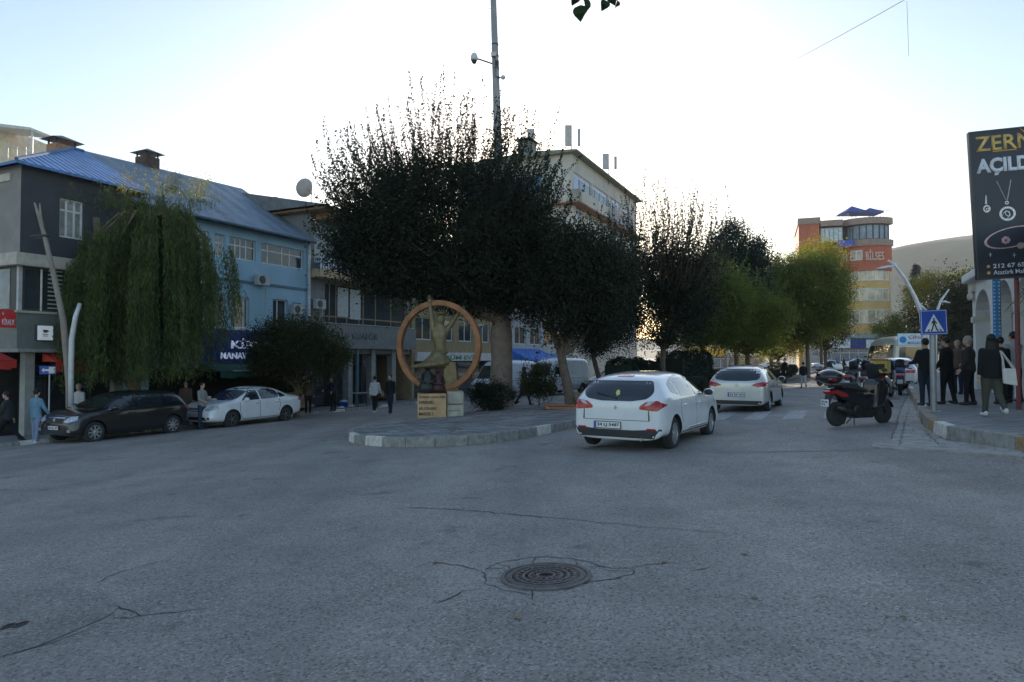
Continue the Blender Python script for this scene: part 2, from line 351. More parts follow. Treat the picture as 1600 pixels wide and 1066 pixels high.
# broken concrete gutter strip beside it
gl = [v2(GP(*p)) for p in ((1360, 697), (1372, 702), (1440, 706), (1530, 712), (1600, 718))]
gr_ = [v2(GP(*p)) for p in ((1600, 706), (1475, 690), (1440, 664), (1433, 640), (1431, 612), (1424, 609), (1408, 640), (1400, 668), (1392, 690))]
gp_ = []; rj = random.Random(9)
for a, b in zip(gl+gr_, (gl+gr_)[1:]+[gl[0]]):
    n = max(1, int((b-a).length/.12)); gp_ += [a+(b-a)*i/n+Vector((rj.uniform(-.035, .035), rj.uniform(-.035, .035))) for i in range(n)]
struct(sheet(gp_, .03).build('gutter', M_CONC))
mb = MB()
for c in ([(1392,690),(1400,668),(1408,640),(1424,609)],[(1365,698),(1400,701),(1450,706),(1530,712),(1600,718)],[(1440,672),(1470,700)],[(1405,700),(1412,672),(1420,640)]): ribbon(mb, c, .013, .034, len(mb.v), .03)
struct(mb.build('gutter_cracks', M_CRACK))
# fallen leaves and grit along the kerbs
rgl = np.random.default_rng(12); pl_ = []
def near(line, n, d0, d1, h):
    for _ in range(n):
        i = rgl.integers(0, len(line)-1); a = line[i]+(line[i+1]-line[i])*rgl.uniform(); t = (line[i+1]-line[i]).normalized(); q = a+Vector((-t.y, t.x))*rgl.uniform(d0, d1)
        if q.y < 40: pl_.append((q.x, q.y, G(q.x, q.y)+h))
near(isl_line, 420, -.35, -.02, .012); near(isl_line, 260, .2, 2.5, ISH+.012); near(rl, 200, .02, .5, .04)
for _ in range(160): q = (rgl.uniform(-9, 9), rgl.uniform(4, 22)); pl_.append((q[0], q[1], G(*q)+.008))
LITTER = (pl_,)
# left pavement
U = Vector((.48, 1)).normalized(); V = Vector((-1, .48)).normalized()
FX = lambda D, off=0.: -17+.48*(D-24)-off*1.109
lk = [Vector((FX(D)+3.1, D)) for D in (5, 20, 30, 33)]+[Vector((FX(D)+3.3, D)) for D in (36, 60, 85)]
kerb('shop_kerb', lk, 1, .13, .15, [M_KERBG, M_KERBW], .9, lambda i, r: 1 if i % 4 == 0 else 0, 3)
struct(sheet([Vector((-60, 5))]+inset(lk, .14)+[Vector((-60, 85))], .12).build('sidewalk', M_TILE))
# zebra crossings, worn
def paint_mat():
    m = bpy.data.materials.new('worn_paint'); m.use_nodes = True; nt = m.node_tree; b = nt.nodes['Principled BSDF']; L = nt.links.new
    tc = nn(nt, 'ShaderNodeTexCoord'); n = nn(nt, 'ShaderNodeTexNoise'); n.inputs['Scale'].default_value = 7; n.inputs['Detail'].default_value = 9; n.inputs['Roughness'].default_value = .8; L(tc.outputs['Object'], n.inputs[0])
    r = nn(nt, 'ShaderNodeValToRGB'); r.color_ramp.elements[0].position = .40; r.color_ramp.elements[1].position = .58; r.color_ramp.elements[0].color = (.24, .235, .23, 1); r.color_ramp.elements[1].color = (.60, .59, .56, 1)
    L(n.outputs[0], r.inputs[0]); L(r.outputs[0], b.inputs['Base Color']); b.inputs['Roughness'].default_value = .75; return m
M_PAINT = paint_mat()
def zebra(name, c0, n, length, pitch=1.0, wd=.5):
    mb = MB()
    for i in range(n):
        a = Vector(c0)-V*pitch*i
        q = [a, a-V*wd, a-V*wd+U*length, a+U*length]
        mb.add([(p.x, p.y, G(p.x, p.y)+.004) for p in q], [(0, 1, 2, 3)])
    return struct(mb.build(name, M_PAINT))
zebra('crossing_stripes', (3.6, 20.0), 9, 3.2)
zebra('far_crossing_stripes', (15.5, 40.5), 8, 3.4)
# cracks, patches, manhole
mb = MB()
cr = [[(755,893),(775,880),(835,871),(900,874),(940,886),(985,889),(1000,884),(1060,880)],[(755,893),(760,912),(790,924),(835,930)],[(940,886),(955,893),(990,892),(988,898),(960,905),(925,908),(880,924)],
      [(755,893),(720,884),(665,878)],[(758,918),(725,924),(680,944)],[(828,922),(831,938)],[(835,871),(836,883)],[(918,886),(942,884)],[(762,905),(788,903)],[(900,876),(912,890)],[(775,880),(800,890)],[(790,888),(758,890)],
      [(150,912),(190,893),(262,876)],[(170,948),(205,952),(220,962),(300,955),(330,950)],[(175,968),(205,966),(218,962)],[(630,793),(720,797),(800,804),(895,812)],[(895,812),(1000,823),(1130,833)],
      [(0,738),(120,718),(260,706),(330,690)],[(540,828),(560,832)],[(1040,700),(1200,706),(1350,706)],[(0,1030),(70,1008),(140,985)],[(1080,893),(1110,887)],[(1180,795),(1205,797)],[(940,705),(900,699)]]
for i, c in enumerate(cr): ribbon(mb, c, .011 if i not in (15, 17) else .018, seed=i, jag=.022)
struct(mb.build('road_cracks', M_CRACK))
mb = MB(); ribbon(mb, [(0, 772), (150, 752), (300, 733), (470, 700)], .03, .004, 77, .01)
ribbon(mb, [(1040, 706), (1200, 707), (1356, 703)], .05, .0035, 78, .02); struct(mb.build('road_seam', mat('seam_dust', (.13, .10, .09), .9)))
pt = [v2(GP(*p)) for p in ((-140, 934), (120, 918), (165, 931), (186, 948), (172, 962), (120, 985), (60, 1010), (-60, 1044), (-200, 1060))]
struct(MB().add([(p.x, p.y, G(p.x, p.y)+.004) for p in pt], [tuple(range(len(pt)))]).build('asphalt_patch', asphalt('fresh_asphalt', .8)))
mc = GP(853, 901)
mb = MB(); M_IRON = mat('cast_iron', (.062, .056, .055), .55, .5, var=.35, scale=14, bump=.4, bscale=120)
mh = thing('manhole_cover', 'round rusty manhole cover set in the cracked asphalt', 'manhole cover', (mc.x, mc.y, mc.z))
tilt = Matrix.Rotation(-.045, 4, 'Y') @ Matrix.Rotation(-.022, 4, 'X')
f = MB(); f.lathe([(.345, .0), (.345, .012), (.315, .016), (.312, .004)], 48, tilt); f.build('frame', mat('cover_frame', (.075, .075, .07), .7, .3, var=.4, scale=12), mh)
f = MB(); f.lathe([(.300, .0), (.300, .012)], 48, tilt)
for r_ in (.285, .235, .185, .135, .08): f.lathe([(r_, .0122), (r_-.003, .0155), (r_-.022, .0155), (r_-.025, .0122)], 48, tilt)
for k in range(24):
    a = k*math.pi/12; f.box(.19, .23, -.008, .008, .012, .018, 0, tilt @ Matrix.Rotation(a, 4, 'Z'))
for k in range(16):
    a = k*math.pi/8; f.box(.09, .12, -.008, .008, .012, .018, 0, tilt @ Matrix.Rotation(a, 4, 'Z'))
f.build('lid', M_IRON, mh)
for i, (px, py, l) in enumerate(((13, 980, 'small rusty valve box lid in the dark patch, nearer the left edge'), (33, 977, 'small dark valve box lid in the dark patch, right one of the pair'))):
    p = GP(px, py); f = MB(); f.lathe([(.05, -.02), (.05, .008), (.035, .012), (.03, .004)], 14, Matrix.Translation(p) @ tilt @ Matrix.Diagonal((.7, 1.3, 1, 1))); tag(f.build('valve_cover', mat('rust', (.03, .02, .018), .8)), l, 'valve cover', 'valve covers in the asphalt patch')
# ------------------------------------------------------------------ buildings
M_GLASS = mat('window_glass', (.025, .03, .035), .04, var=.3, scale=.7, spec=.8)
M_GLASSB = mat('window_glass_pale', (.10, .13, .16), .08, var=.4, scale=.9, spec=.8)
M_CURT = mat('curtained_glass', (.22, .21, .19), .25, var=.4, scale=2.5)
M_WFRAME = mat('white_frame', (.55, .55, .53), .5, dirt=.25)
M_DFRAME = mat('dark_frame', (.035, .035, .035), .5)
M_BFRAME = mat('brown_frame', (.16, .10, .055), .55, dirt=.2)
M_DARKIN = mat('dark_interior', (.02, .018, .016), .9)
BANG = math.atan2(1, .48)
class Bld:
    """a facade frame along the left side of the street: s along it, y into the building, z up"""
    def __init__(b, D0, off=0.):
        b.D0 = D0; b.x0 = FX(D0, off); b.off = off; b.z0 = G(b.x0, D0)+.12
    def fD(b, px): t = ray(px, 533).x; return (28.52+b.off*1.109)/(.48-t)
    def s(b, px): return (b.fD(px)-b.D0)*1.109
    def z(b, px, py): return P(px, py, b.fD(px)).z-b.z0
def wall_holes(mb, s0, s1, z0, z1, holes, y0=0., th=.3, mi=0):
    ss = sorted({s0, s1, *[h[0] for h in holes], *[h[1] for h in holes]}); zs = sorted({z0, z1, *[h[2] for h in holes], *[h[3] for h in holes]})
    ss = [a for a in ss if s0 <= a <= s1]; zs = [a for a in zs if z0 <= a <= z1]
    for a, b in zip(ss[:-1], ss[1:]):
        for c, d in zip(zs[:-1], zs[1:]):
            if b-a < 1e-5 or d-c < 1e-5: continue
            ms, mz = (a+b)/2, (c+d)/2
            if any(h[0] < ms < h[1] and h[2] < mz < h[3] for h in holes): continue
            mb.add([(a, y0, c), (b, y0, c), (b, y0, d), (a, y0, d)], [(0, 1, 2, 3)], mi=mi)
    for h in holes:
        a, b, c, d = h[:4]
        for q in (((a,c),(b,c)),((b,c),(b,d)),((b,d),(a,d)),((a,d),(a,c))):
            (p0, r0), (p1, r1) = q; mb.add([(p0, y0, r0), (p0, y0+th, r0), (p1, y0+th, r1), (p1, y0, r1)], [(0, 1, 2, 3)], mi=mi)
def window(parent, a, b, c, d, y=.12, mv=(), mh=(), fr=None, pane=None, t=.06, dep=.07, sill=None, name='window', opened=None):
    f = MB(); fr = fr or M_WFRAME
    f.box(a, b, y, y+dep, c, c+t); f.box(a, b, y, y+dep, d-t, d); f.box(a, a+t, y, y+dep, c+t, d-t); f.box(b-t, b, y, y+dep, c+t, d-t)
    for q in mv: m = a+(b-a)*q; f.box(m-t/2, m+t/2, y+.003, y+dep-.003, c+t, d-t)
    for q in mh: m = c+(d-c)*q; f.box(a+t, b-t, y+.006, y+dep-.006, m-t/2, m+t/2)
    o = f.build(name, fr, parent)
    p = MB(); p.box(a+t*.5, b-t*.5, y+dep*.4, y+dep*.6, c+t*.5, d-t*.5); p.build('pane', pane or M_GLASS, o)
    if sill: p = MB(); p.box(a-.08, b+.08, -.09, .1, c-.09, c-.003); p.build('sill', sill, o)
    return o
def boxpart(name, m, parent, *b, bevel=0.): f = MB(); f.box(*b); return f.build(name, m, parent, bevel=bevel)
def chimney(parent, x, y, z0, z1, m, w=.7, d=.7, capm=None, n='chimney'):
    f = MB(); f.box(x-w/2, x+w/2, y-d/2, y+d/2, z0, z1); o = f.build(n, m, parent)
    g = MB()
    for sx in (-1, 1):
        for sy in (-1, 1): g.box(x+sx*w*.42-.03, x+sx*w*.42+.03, y+sy*d*.42-.03, y+sy*d*.42+.03, z1, z1+.2)
    k = z1+.2; q = w*.75; e = d*.75
    g.add([(x-q, y-e, k), (x+q, y-e, k), (x+q, y+e, k), (x-q, y+e, k), (x, y, k+.28)], [(3,2,1,0), (0,1,4), (1,2,4), (2,3,4), (3,0,4)]); g.build('cap', capm or M_DFRAME, o); return o
def shop_front(parent, s0, s1, z0, z1, y, fr, n, seed=0, glass=None):
    """glazed front with posts, a lower rail and dim shelves behind"""
    f = MB(); t = .07
    for i in range(n+1): m = s0+(s1-s0)*i/n; f.box(m-t/2, m+t/2, y, y+.08, z0, z1)
    for zz in (z0+.04, z0+.5, z1-.45, z1-.04): f.box(s0, s1, y+.01, y+.07, zz-.03, zz+.03)
    o = f.build('shop_front', fr, parent); p = MB(); p.box(s0, s1, y+.03, y+.045, z0, z1); p.build('pane', glass or M_GLASS, o); return o
def corr(name, col, pitch, axis, rough=.4, metal=.5, dirt=.3, dist=.05):
    m = mat(name, col, rough, metal, var=.22, scale=1.3, dirt=dirt); nt = m.node_tree; b = nt.nodes['Principled BSDF']
    tc = nn(nt, 'ShaderNodeTexCoord'); sx = nn(nt, 'ShaderNodeSeparateXYZ'); nt.links.new(tc.outputs['Object'], sx.inputs[0])
    mu = nn(nt, 'ShaderNodeMath', operation='MULTIPLY'); mu.inputs[1].default_value = 2*math.pi/pitch; nt.links.new(sx.outputs[axis], mu.inputs[0])
    sn = nn(nt, 'ShaderNodeMath', operation='SINE'); nt.links.new(mu.outputs[0], sn.inputs[0])
    bp = nn(nt, 'ShaderNodeBump'); bp.inputs['Strength'].default_value = 1; bp.inputs['Distance'].default_value = dist; nt.links.new(sn.outputs[0], bp.inputs['Height']); nt.links.new(bp.outputs[0], b.inputs['Normal']); return m
# ---- dark cafe building on the corner
B = Bld(23.7); s, z = B.s, B.z
M_CHAR = mat('charcoal_render', (.035, .036, .04), .85, var=.15, scale=1.5, bump=.2, dirt=.2)
M_SIDE = mat('grey_side_render', (.17, .155, .14), .85, var=.15, scale=1.2, dirt=.3)
M_BEIGE = mat('beige_band', (.36, .31, .25), .8, dirt=.35)
M_FASC = mat('grey_green_fascia', (.095, .105, .095), .6, dirt=.25)
M_RED = mat('red_canvas', (.30, .018, .012), .75, var=.2)
t = thing('cafe_building', 'dark corner building with blue corrugated roof and glazed first floor cafe', 'building', (B.x0, B.D0, B.z0), BANG)
L = s(217); zc0, zc1, ze = z(27, 415), z(27, 395), z(27, 256); zg0 = z(27, 485); zf0 = z(27, 545)
wn_ = (s(90), s(128), z(90, 370), z(90, 308))
f = MB(); wall_holes(f, 0, L, zc1, ze, [wn_], 0, .3); f.add([(0, 0, zc1), (0, 9, zc1), (0, 9, ze), (0, 0, ze)], [(0, 1, 2, 3)], mi=1)
f.add([(L, 0, 0), (L, 9, 0), (L, 9, ze), (L, 0, ze)], [(3, 2, 1, 0)]); f.add([(0, 9, 0), (L, 9, 0), (L, 9, ze), (0, 9, ze)], [(0, 1, 2, 3)]); f.build('upper_wall', [M_CHAR, M_SIDE], t)
window(t, *wn_, y=.1, mv=(.33, .66), mh=(.7,), pane=M_CURT, t=.07)
boxpart('wall_panel', mat('pale_panel', (.42, .36, .28), .7), t, -.05, -.004, .6, 2.2, zc1+2.6, ze-.25)
f = MB(); f.box(-.25, L, -.25, 9, zc0, zc1); f.build('cornice', M_BEIGE, t, bevel=.03)
# first floor: corner glazing with recess
for (a, b, nm) in ((0.05, L*.98, 0),):
    window(t, .1, L*.36, zg0, zc0, y=.02, mv=(), fr=M_DFRAME, pane=M_GLASS, t=.09)
    window(t, L*.38, L*.97, zg0, zc0, y=.02, mv=(.5,), fr=M_DFRAME, pane=M_DARKIN, t=.07)
f = MB(); f.box(-.02, .1, .0, .12, zg0, zc0); f.build('corner_post', mat('grey_steel', (.30, .30, .29), .5), t)
f = MB()
for k in range(10): q = .8+k*.16; f.box(.95, 1.45, -.012, .0, zg0+q*.0+.12+k*.15, zg0+.17+k*.15)
f.build('louvre', M_BEIGE, t)
f = MB(); f.tube([(.72, -.02, zg0+.02), (.72, -.02, zc0-.05)], .035, 8); f.build('furled_blind', mat('cream', (.5, .46, .36), .7), t)
f = MB()
for k in range(2): f.ball((L*.62+k*.32, -.06, zg0+.32), (.07, .05, .1))
f.build('candle_lamp', mat('lamp_glow', (.8, .5, .2), .5, emit=(1, .6, .25), estr=1.2), t)
# side glazing
f = MB(); f.box(-.02, .06, .12, 8.9, zg0, zc0); g = f.build('window', M_DFRAME, t); f = MB(); f.box(-.035, -.025, .5, 4.4, zg0+.08, zc0-.08); f.build('pane', M_GLASSB, g)
f = MB(); f.box(-.15, L, -.15, 9, zg0-.08, zg0); f.build('rail', M_BEIGE, t)
f = MB(); f.box(-.1, L, -.1, 9, zf0, zg0-.08); f.build('fascia', M_FASC, t)
f = MB(); f.box(-.2, L, -.35, 9, zf0-.12, zf0-.002); f.build('ledge', mat('grey_ledge', (.16, .16, .15), .7), t)
for a_ in (.3, 3.6): boxpart('column', mat('grey_column', (.20, .20, .18), .8, dirt=.3), t, a_, a_+.31, .1, .42, 0, zf0-.12)
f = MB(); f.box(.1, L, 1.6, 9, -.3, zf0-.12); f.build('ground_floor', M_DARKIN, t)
shop_front(t, .9, 3.5, .02, 2.5, 1.45, M_DFRAME, 3)
# signs
zq = lambda py: z(62, py)
f = MB(); f.box(s(51), s(78), -.22, -.11, zq(533), zq(508)); g = f.build('cafe_sign', M_DFRAME, t, bevel=.01)
f = MB(); f.box(s(51)+.03, s(78)-.03, -.232, -.222, zq(533)+.03, zq(508)-.03); f.build('panel', mat('sign_white', (.5, .52, .55), .5, emit=(.8, .9, 1), estr=.12), g)
cx = (s(51)+s(78))/2; zc_ = (zq(533)+zq(508))/2
f = MB(); f.lathe([(.0, 0), (.05, .01), (.085, .06), (.09, .11)], 12, Matrix.Translation((cx, -.236, zc_-.0)) @ Matrix.Diagonal((1, .02, 1, 1))); f.tube([(cx+.08, -.24, zc_+.09), (cx+.13, -.24, zc_+.06), (cx+.07, -.24, zc_+.03)], .01, 5)
for k, w_ in enumerate((.2, .15)): f.box(cx-w_/2, cx+w_/2, -.24, -.234, zc_-.06-k*.06, zc_-.035-k*.06)
f.build('cup_emblem', M_DFRAME, g)
f = MB(); f.box(s(90), s(104), -.2, -.11, zq(533), zq(508)); f.build('orange_sign', mat('orange_panel', (.35, .10, .02), .6), t)
f = MB(); f.box(-.6, -.06, -.02, .02, zg0-.62, zg0-.0); g = f.build('red_sign', mat('red_sign', (.45, .02, .02), .5), t)
text('+\nKİRALIK', mat('white_letter', (.7, .7, .7), .5), g, TM(-.33, -.022, zg0-.3), w=.4, h=.45, bold=.01)
# awnings
def awning(parent, s0, s1, z1, drop, dep, m, y=-.1, val=.25):
    f = MB(); n = 14
    for i in range(n):
        a, b = s0+(s1-s0)*i/n, s0+(s1-s0)*(i+1)/n
        f.add([(a, y, z1), (b, y, z1), (b, y-dep, z1-drop), (a, y-dep, z1-drop)], [(0, 3, 2, 1)], mi=0)
        v = val*(1+.12*math.sin(i*2.3)); f.add([(a, y-dep, z1-drop), (b, y-dep, z1-drop), (b, y-dep-.01, z1-drop-v), (a, y-dep-.01, z1-drop-v)], [(0, 3, 2, 1)])
    f.add([(s0, y, z1), (s0, y-dep, z1-drop), (s0, y, z1-drop)], [(0, 1, 2)]); f.add([(s1, y, z1), (s1, y-dep, z1-drop), (s1, y, z1-drop)], [(2, 1, 0)])
    f.tube([(s0, y-dep, z1-drop), (s1, y-dep, z1-drop)], .025, 6); return f.build('awning', m, parent)
awning(t, -2.6, -.2, zf0-.15, .25, .9, M_RED, y=.6, val=.3); awning(t, .75, 2.6, zf0-.15, .3, .8, M_RED, y=-.1, val=.35)
M_ROOFB = corr('blue_corrugated', (.05, .13, .31), .3, 0, .5, .2, .2)
az = P(125, 237, 29.6).z-B.z0
f = MB(); e = .35
v = [(-e, -e, ze+.02), (L+.15, -e, ze+.02), (L+.15, 4, az), (L-.3, 4, az), (-e, 8.6, ze+.02), (L+.15, 8.6, ze+.02)]
f.add(v+[(p[0], p[1], p[2]-.1) for p in v], [(0, 1, 2, 3), (0, 3, 4), (3, 2, 5, 4), (6, 7, 1, 0), (6, 0, 4, 10), (7, 11, 5, 1), (9, 8, 7, 6), (10, 9, 6)]); rf = f.build('roof', M_ROOFB, t)
f = MB(); f.tube([(-e, -e, ze+.05), (L-.3, 4, az+.03), (L+.15, 4, az+.03)], .07, 6); f.build('ridge_cap', mat('ridge_metal', (.05, .10, .18), .9), rf)
chimney(rf, 4.7, 5.6, ze-.2, P(95, 229, 30.4).z-B.z0, mat('chimney_brick', (.26, .13, .07), .85, var=.35, scale=8), .95, .7)
# ---- blue shop building
B = Bld(27.75, .0); s, z = B.s, B.z
M_BLUE = mat('blue_render', (.20, .33, .43), .85, var=.1, scale=.9, bump=.15, bscale=30, dirt=.28)
t = thing('shop_building', 'pale blue three storey building with slate blue metal roof above the greengrocer', 'building', (B.x0, B.D0, B.z0), BANG)
L = s(480); ze = z(440, 371)
hs = []; zt0, zt1 = z(408, 411), z(408, 379)
tops = [(s(298), s(325)), (s(334), s(350)), (s(357), s(399)), (s(407), s(474))]
f1 = [(s(300), s(322)), (s(342), s(352)), (s(364), s(389)), (s(426), s(449)), (s(456), s(470))]
z10, z11 = z(375, 513), z(375, 464)
hs = [(a, b, zt0, zt1) for a, b in tops]+[(a, b, z10, z11) for a, b in f1[:3]]+[(f1[3][0], f1[3][1], z(437, 518), z(437, 468)), (f1[4][0], f1[4][1], z(463, 505), z(463, 473))]
zs1, zs0 = z(370, 515), z(370, 566)
hs.append((.5, L-.35, .0, zs0-.25))
f = MB(); wall_holes(f, 0, L, 0, ze, hs, 0, .25); f.add([(0, 0, 0), (0, 11, 0), (0, 11, ze), (0, 5, P(395, 300, 39.6).z-B.z0-1.6), (0, 0, ze)], [(0, 1, 2, 3, 4)]); f.add([(L, 0, 0), (L, 11, 0), (L, 11, ze), (L, 5, P(395, 300, 39.6).z-B.z0), (L, 0, ze)], [(4, 3, 2, 1, 0)]); f.add([(0, 11, 0), (L, 11, 0), (L, 11, ze), (0, 11, ze)], [(0, 1, 2, 3)]); f.box(.3, L-.3, 2.4, 10.8, -.2, zs0-.05); f.build('wall', M_BLUE, t)
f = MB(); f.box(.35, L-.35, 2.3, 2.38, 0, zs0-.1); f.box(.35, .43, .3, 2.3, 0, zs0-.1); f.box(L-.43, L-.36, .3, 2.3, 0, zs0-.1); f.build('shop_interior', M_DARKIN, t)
window(t, *hs[0], mv=(.5,), mh=(.62,)); window(t, *hs[1], mv=(), mh=(.62,), pane=M_CURT); window(t, *hs[2], mv=(.26, .45, .66), mh=(.64,)); window(t, *hs[3], mv=(.17, .5, .68), mh=(.66,))
for h in hs[4:7]: window(t, *h, mv=(.72,), sill=M_WFRAME, t=.07)
window(t, *hs[7], mv=(.4,), fr=M_WFRAME, t=.06); window(t, *hs[8], pane=M_CURT, t=.05)
zb = z(440, 448); f = MB(); f.box(-.0, L, -.05, -.002, zb-.06, zb+.06); f.build('string_course', mat('band_dark', (.07, .11, .14), .8, dirt=.5), t)
# roof with gable
M_SLATE = corr('slate_blue_metal', (.10, .13, .165), 1.1, 0, .65, .05, .5, .022)
rz_ = P(395, 300, 39.6).z-B.z0
f = MB(); v = [(-.5, -.45, ze+.08), (L+.1, -.45, ze+.08), (L+.1, 5, rz_), (.75, 5, P(128, 236, 30.7).z-B.z0), (-.5, 11.4, ze+.08), (L+.1, 11.4, ze+.08)]
f.add(v+[(p[0], p[1], p[2]-.14) for p in v], [(0,1,2,3), (3,2,5,4), (6,7,1,0), (7,8,2,1), (8,11,5,2), (9,6,0,3), (10,9,3,4), (9,8,7,6), (10,11,8,9), (4,5,11,10)]); rf = f.build('roof', M_SLATE, t, fixn=True)
f = MB()
rg = random.Random(3)
for k in range(16): a = .2+k*.6; f.box(a, a+.012, -.40, -.38, ze+.09, ze+.1)
f.tube([(-.5, -.5, ze+.0), (L+.05, -.5, ze+.0)], .07, 8); f.build('gutter', mat('gutter_dark', (.05, .07, .09), .6), t)
chimney(rf, 4.1, 5.2, rz_-.9, P(230, 257, 33.6).z-B.z0+.35, mat('sooty_brick', (.05, .035, .03), .9, var=.4, scale=8), .75, .8)
f = MB(); f.tube([(L-.02, -.12, .6), (L-.02, -.12, ze-.1)], .085, 10); f.box(L-.14, L+.1, -.1, -.003, ze-.5, ze-.4); f.build('drainpipe', mat('drainpipe_white', (.45, .47, .45), .6, dirt=.5), t)
# sign
f = MB(); sgx0, sgx1 = s(300), s(425); f.box(sgx0, sgx1, -.2, -.06, zs0, zs1-.05); sg = f.build('shop_sign', mat('sign_navy', (.008, .022, .11), .45, var=.15), t, bevel=.015)
wl = mat('sign_letters', (.5, .55, .75), .5, emit=(.6, .7, 1), estr=.18)
zz = lambda px, py: z(px, py)
text('KİRVE', wl, sg, TM(s(356), -.205, (zz(375, 529)+zz(375, 545))/2, FAC), w=(s(418)-s(360)), h=(zz(378, 528)-zz(378, 544)), bold=.02, align='LEFT', ext=.04)
text('MANAV', wl, sg, TM(s(340), -.205, (zz(360, 552)+zz(360, 560))/2, FAC), w=(s(381)-s(340)), h=(zz(360, 551)-zz(360, 561)), bold=.015, align='LEFT', ext=.03)
M_GRN = mat('dark_green_canvas', (.012, .05, .035), .7, var=.25)
aw = awning(t, s(310), s(470), zs0-.05, .35, 1.3, M_GRN, y=-.08, val=.28)
f = MB()
for px in (338, 358, 368, 406, 415, 424, 433, 441): a = s(px)+.9; f.box(a, a+.17, -1.41, -1.40, zs0-.62, zs0-.47)
f.build('price_tag', mat('tag_pale', (.4, .42, .4), .6), aw)
f = MB(); f.tube([(s(330), -1.38, zs0-.38), (s(365), -1.38, zs0-.38)], .03, 6); f.tube([(s(405)+.3, -1.38, zs0-.38), (s(425)+.3, -1.38, zs0-.38)], .03, 6); f.build('awning_rail', mat('pale_green_metal', (.3, .45, .38), .5), aw)
# ---- tan building with railed balcony
B = Bld(36.7, .0); s, z = B.s, B.z
M_TAN = mat('tan_render', (.36, .25, .14), .85, var=.12, scale=1.2, dirt=.3)
M_GREYST = mat('grey_cladding', (.12, .12, .115), .7, var=.15, scale=2, dirt=.3)
t = thing('balcony_building', 'tan and grey building with white balustered balcony on blue board and timber eaves', 'building', (B.x0, B.D0, B.z0), BANG)
L = s(640); zr = z(500, 328); b0, b1 = z(487, 421), z(487, 404); t0 = z(487, 434); g0 = z(520, 506); q0, q1 = z(545, 545), z(545, 509)
f = MB(); H3 = [(s(490), s(600), b1-.85, z(500, 352))]; H2 = [(s(507), s(640)-.3, g0, t0-.12)]
wall_holes(f, 0, L, q0-.3, zr-.3, H3+H2, 0, .3, 0); f.box(.05, L-.05, 2.6, 11, -.2, q0-.3, 0)
f.add([(0, 0, q0-.3), (0, 11, q0-.3), (0, 11, zr-.3), (0, 0, zr-.3)], [(0, 1, 2, 3)]); f.add([(L, 0, q0-.3), (L, 11, q0-.3), (L, 11, zr-.3), (L, 0, zr-.3)], [(3, 2, 1, 0)])
f.build('wall', M_GREYST, t)
window(t, *H3[0], y=.2, mv=(.13, .28, .43, .6, .8), mh=(.86,), fr=M_WFRAME, pane=M_GLASSB, t=.08)
window(t, *H2[0], y=.15, mv=(.07, .14, .26, .4, .45, .6, .8), mh=(.18,), fr=M_BFRAME, pane=M_GLASS, t=.08)
f = MB(); a, b = s(530), s(566); f.box(a, (a+b)/2-.1, .13, .14, g0+.45, t0-.3); f.box((a+b)/2+.05, b, .13, .14, g0+.35, t0-.3); f.build('curtain', mat('curtain', (.30, .31, .30), .8, var=.3, scale=9), t)
f = MB(); f.box(.0, L, -.75, -.002, t0, b0); f.build('balcony', M_TAN, t, bevel=.02)
f = MB(); f.box(.05, L, -.66, -.63, b0+.02, b1); g = f.build('balustrade', mat('balcony_board', (.03, .045, .25), .6), t)
f = MB()
for k in range(int((L-.1)/.2)): f.box(.06+k*.2, .16+k*.2, -.71, -.665, b0+.0, b1-.03)
f.box(.0, L, -.74, -.64, b1-.03, b1+.05); f.build('baluster_rail', mat('rail_white', (.5, .5, .48), .6, dirt=.2), g)
f = MB(); f.box(.0, L, -.5, -.0, q0, q1); g = f.build('sign_band', mat('grey_band', (.10, .105, .10), .6, var=.2), t)
text('KUAFÖR', mat('grey_letters', (.03, .045, .05), .6), g, TM(s(560), -.505, (q0+q1)/2+.1), w=2.4, h=.45, bold=.01)
f = MB(); f.box(-.02, L, -.35, -.002, z(545, 508)+.05, g0); f.build('ledge', M_BEIGE, t)
for px in (546, 582, 614): a = s(px); boxpart('column', mat('column_stone', (.17, .17, .16), .8, dirt=.4), t, a-.2, a+.2, -.1, .3, 0, q0)
f = MB(); f.tube([(s(551), -.35, 0), (s(551), -.35, q0)], .09, 10); f.build('blue_post', mat('blue_grey_metal', (.05, .09, .12), .6), t)
shop_front(t, s(549), s(578), 0, q0-.3, 1.4, M_DFRAME, 4); shop_front(t, s(584), s(612), 0, q0-.3, 1.4, M_DFRAME, 3); shop_front(t, s(500), s(540), 0, q0-.3, 1.6, M_DFRAME, 3)
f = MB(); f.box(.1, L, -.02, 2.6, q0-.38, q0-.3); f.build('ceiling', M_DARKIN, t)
M_TIMB = mat('timber', (.24, .13, .07), .7, var=.3, scale=4)
f = MB(); f.box(-.5, L+.2, -1.5, 11, zr-.3, zr-.18); f.build('eaves', M_TIMB, t)
f = MB(); f.add([(-.8, -1.7, zr-.17), (L+.3, -1.7, zr-.17), (L+.3, 5, zr+1.2), (-.8, 5, zr+1.2), (-.8, 11.2, zr-.17), (L+.3, 11.2, zr-.17)], [(0,1,2,3), (3,2,5,4), (0,3,4), (1,5,2)]); f.build('roof', mat('old_sheet', (.10, .10, .10), .7, var=.3, dirt=.4), t)
for k in range(3): boxpart('rafter', M_TIMB, t, .4+k*.9, .62+k*.9, -1.4, -.05, zr-.62, zr-.3)
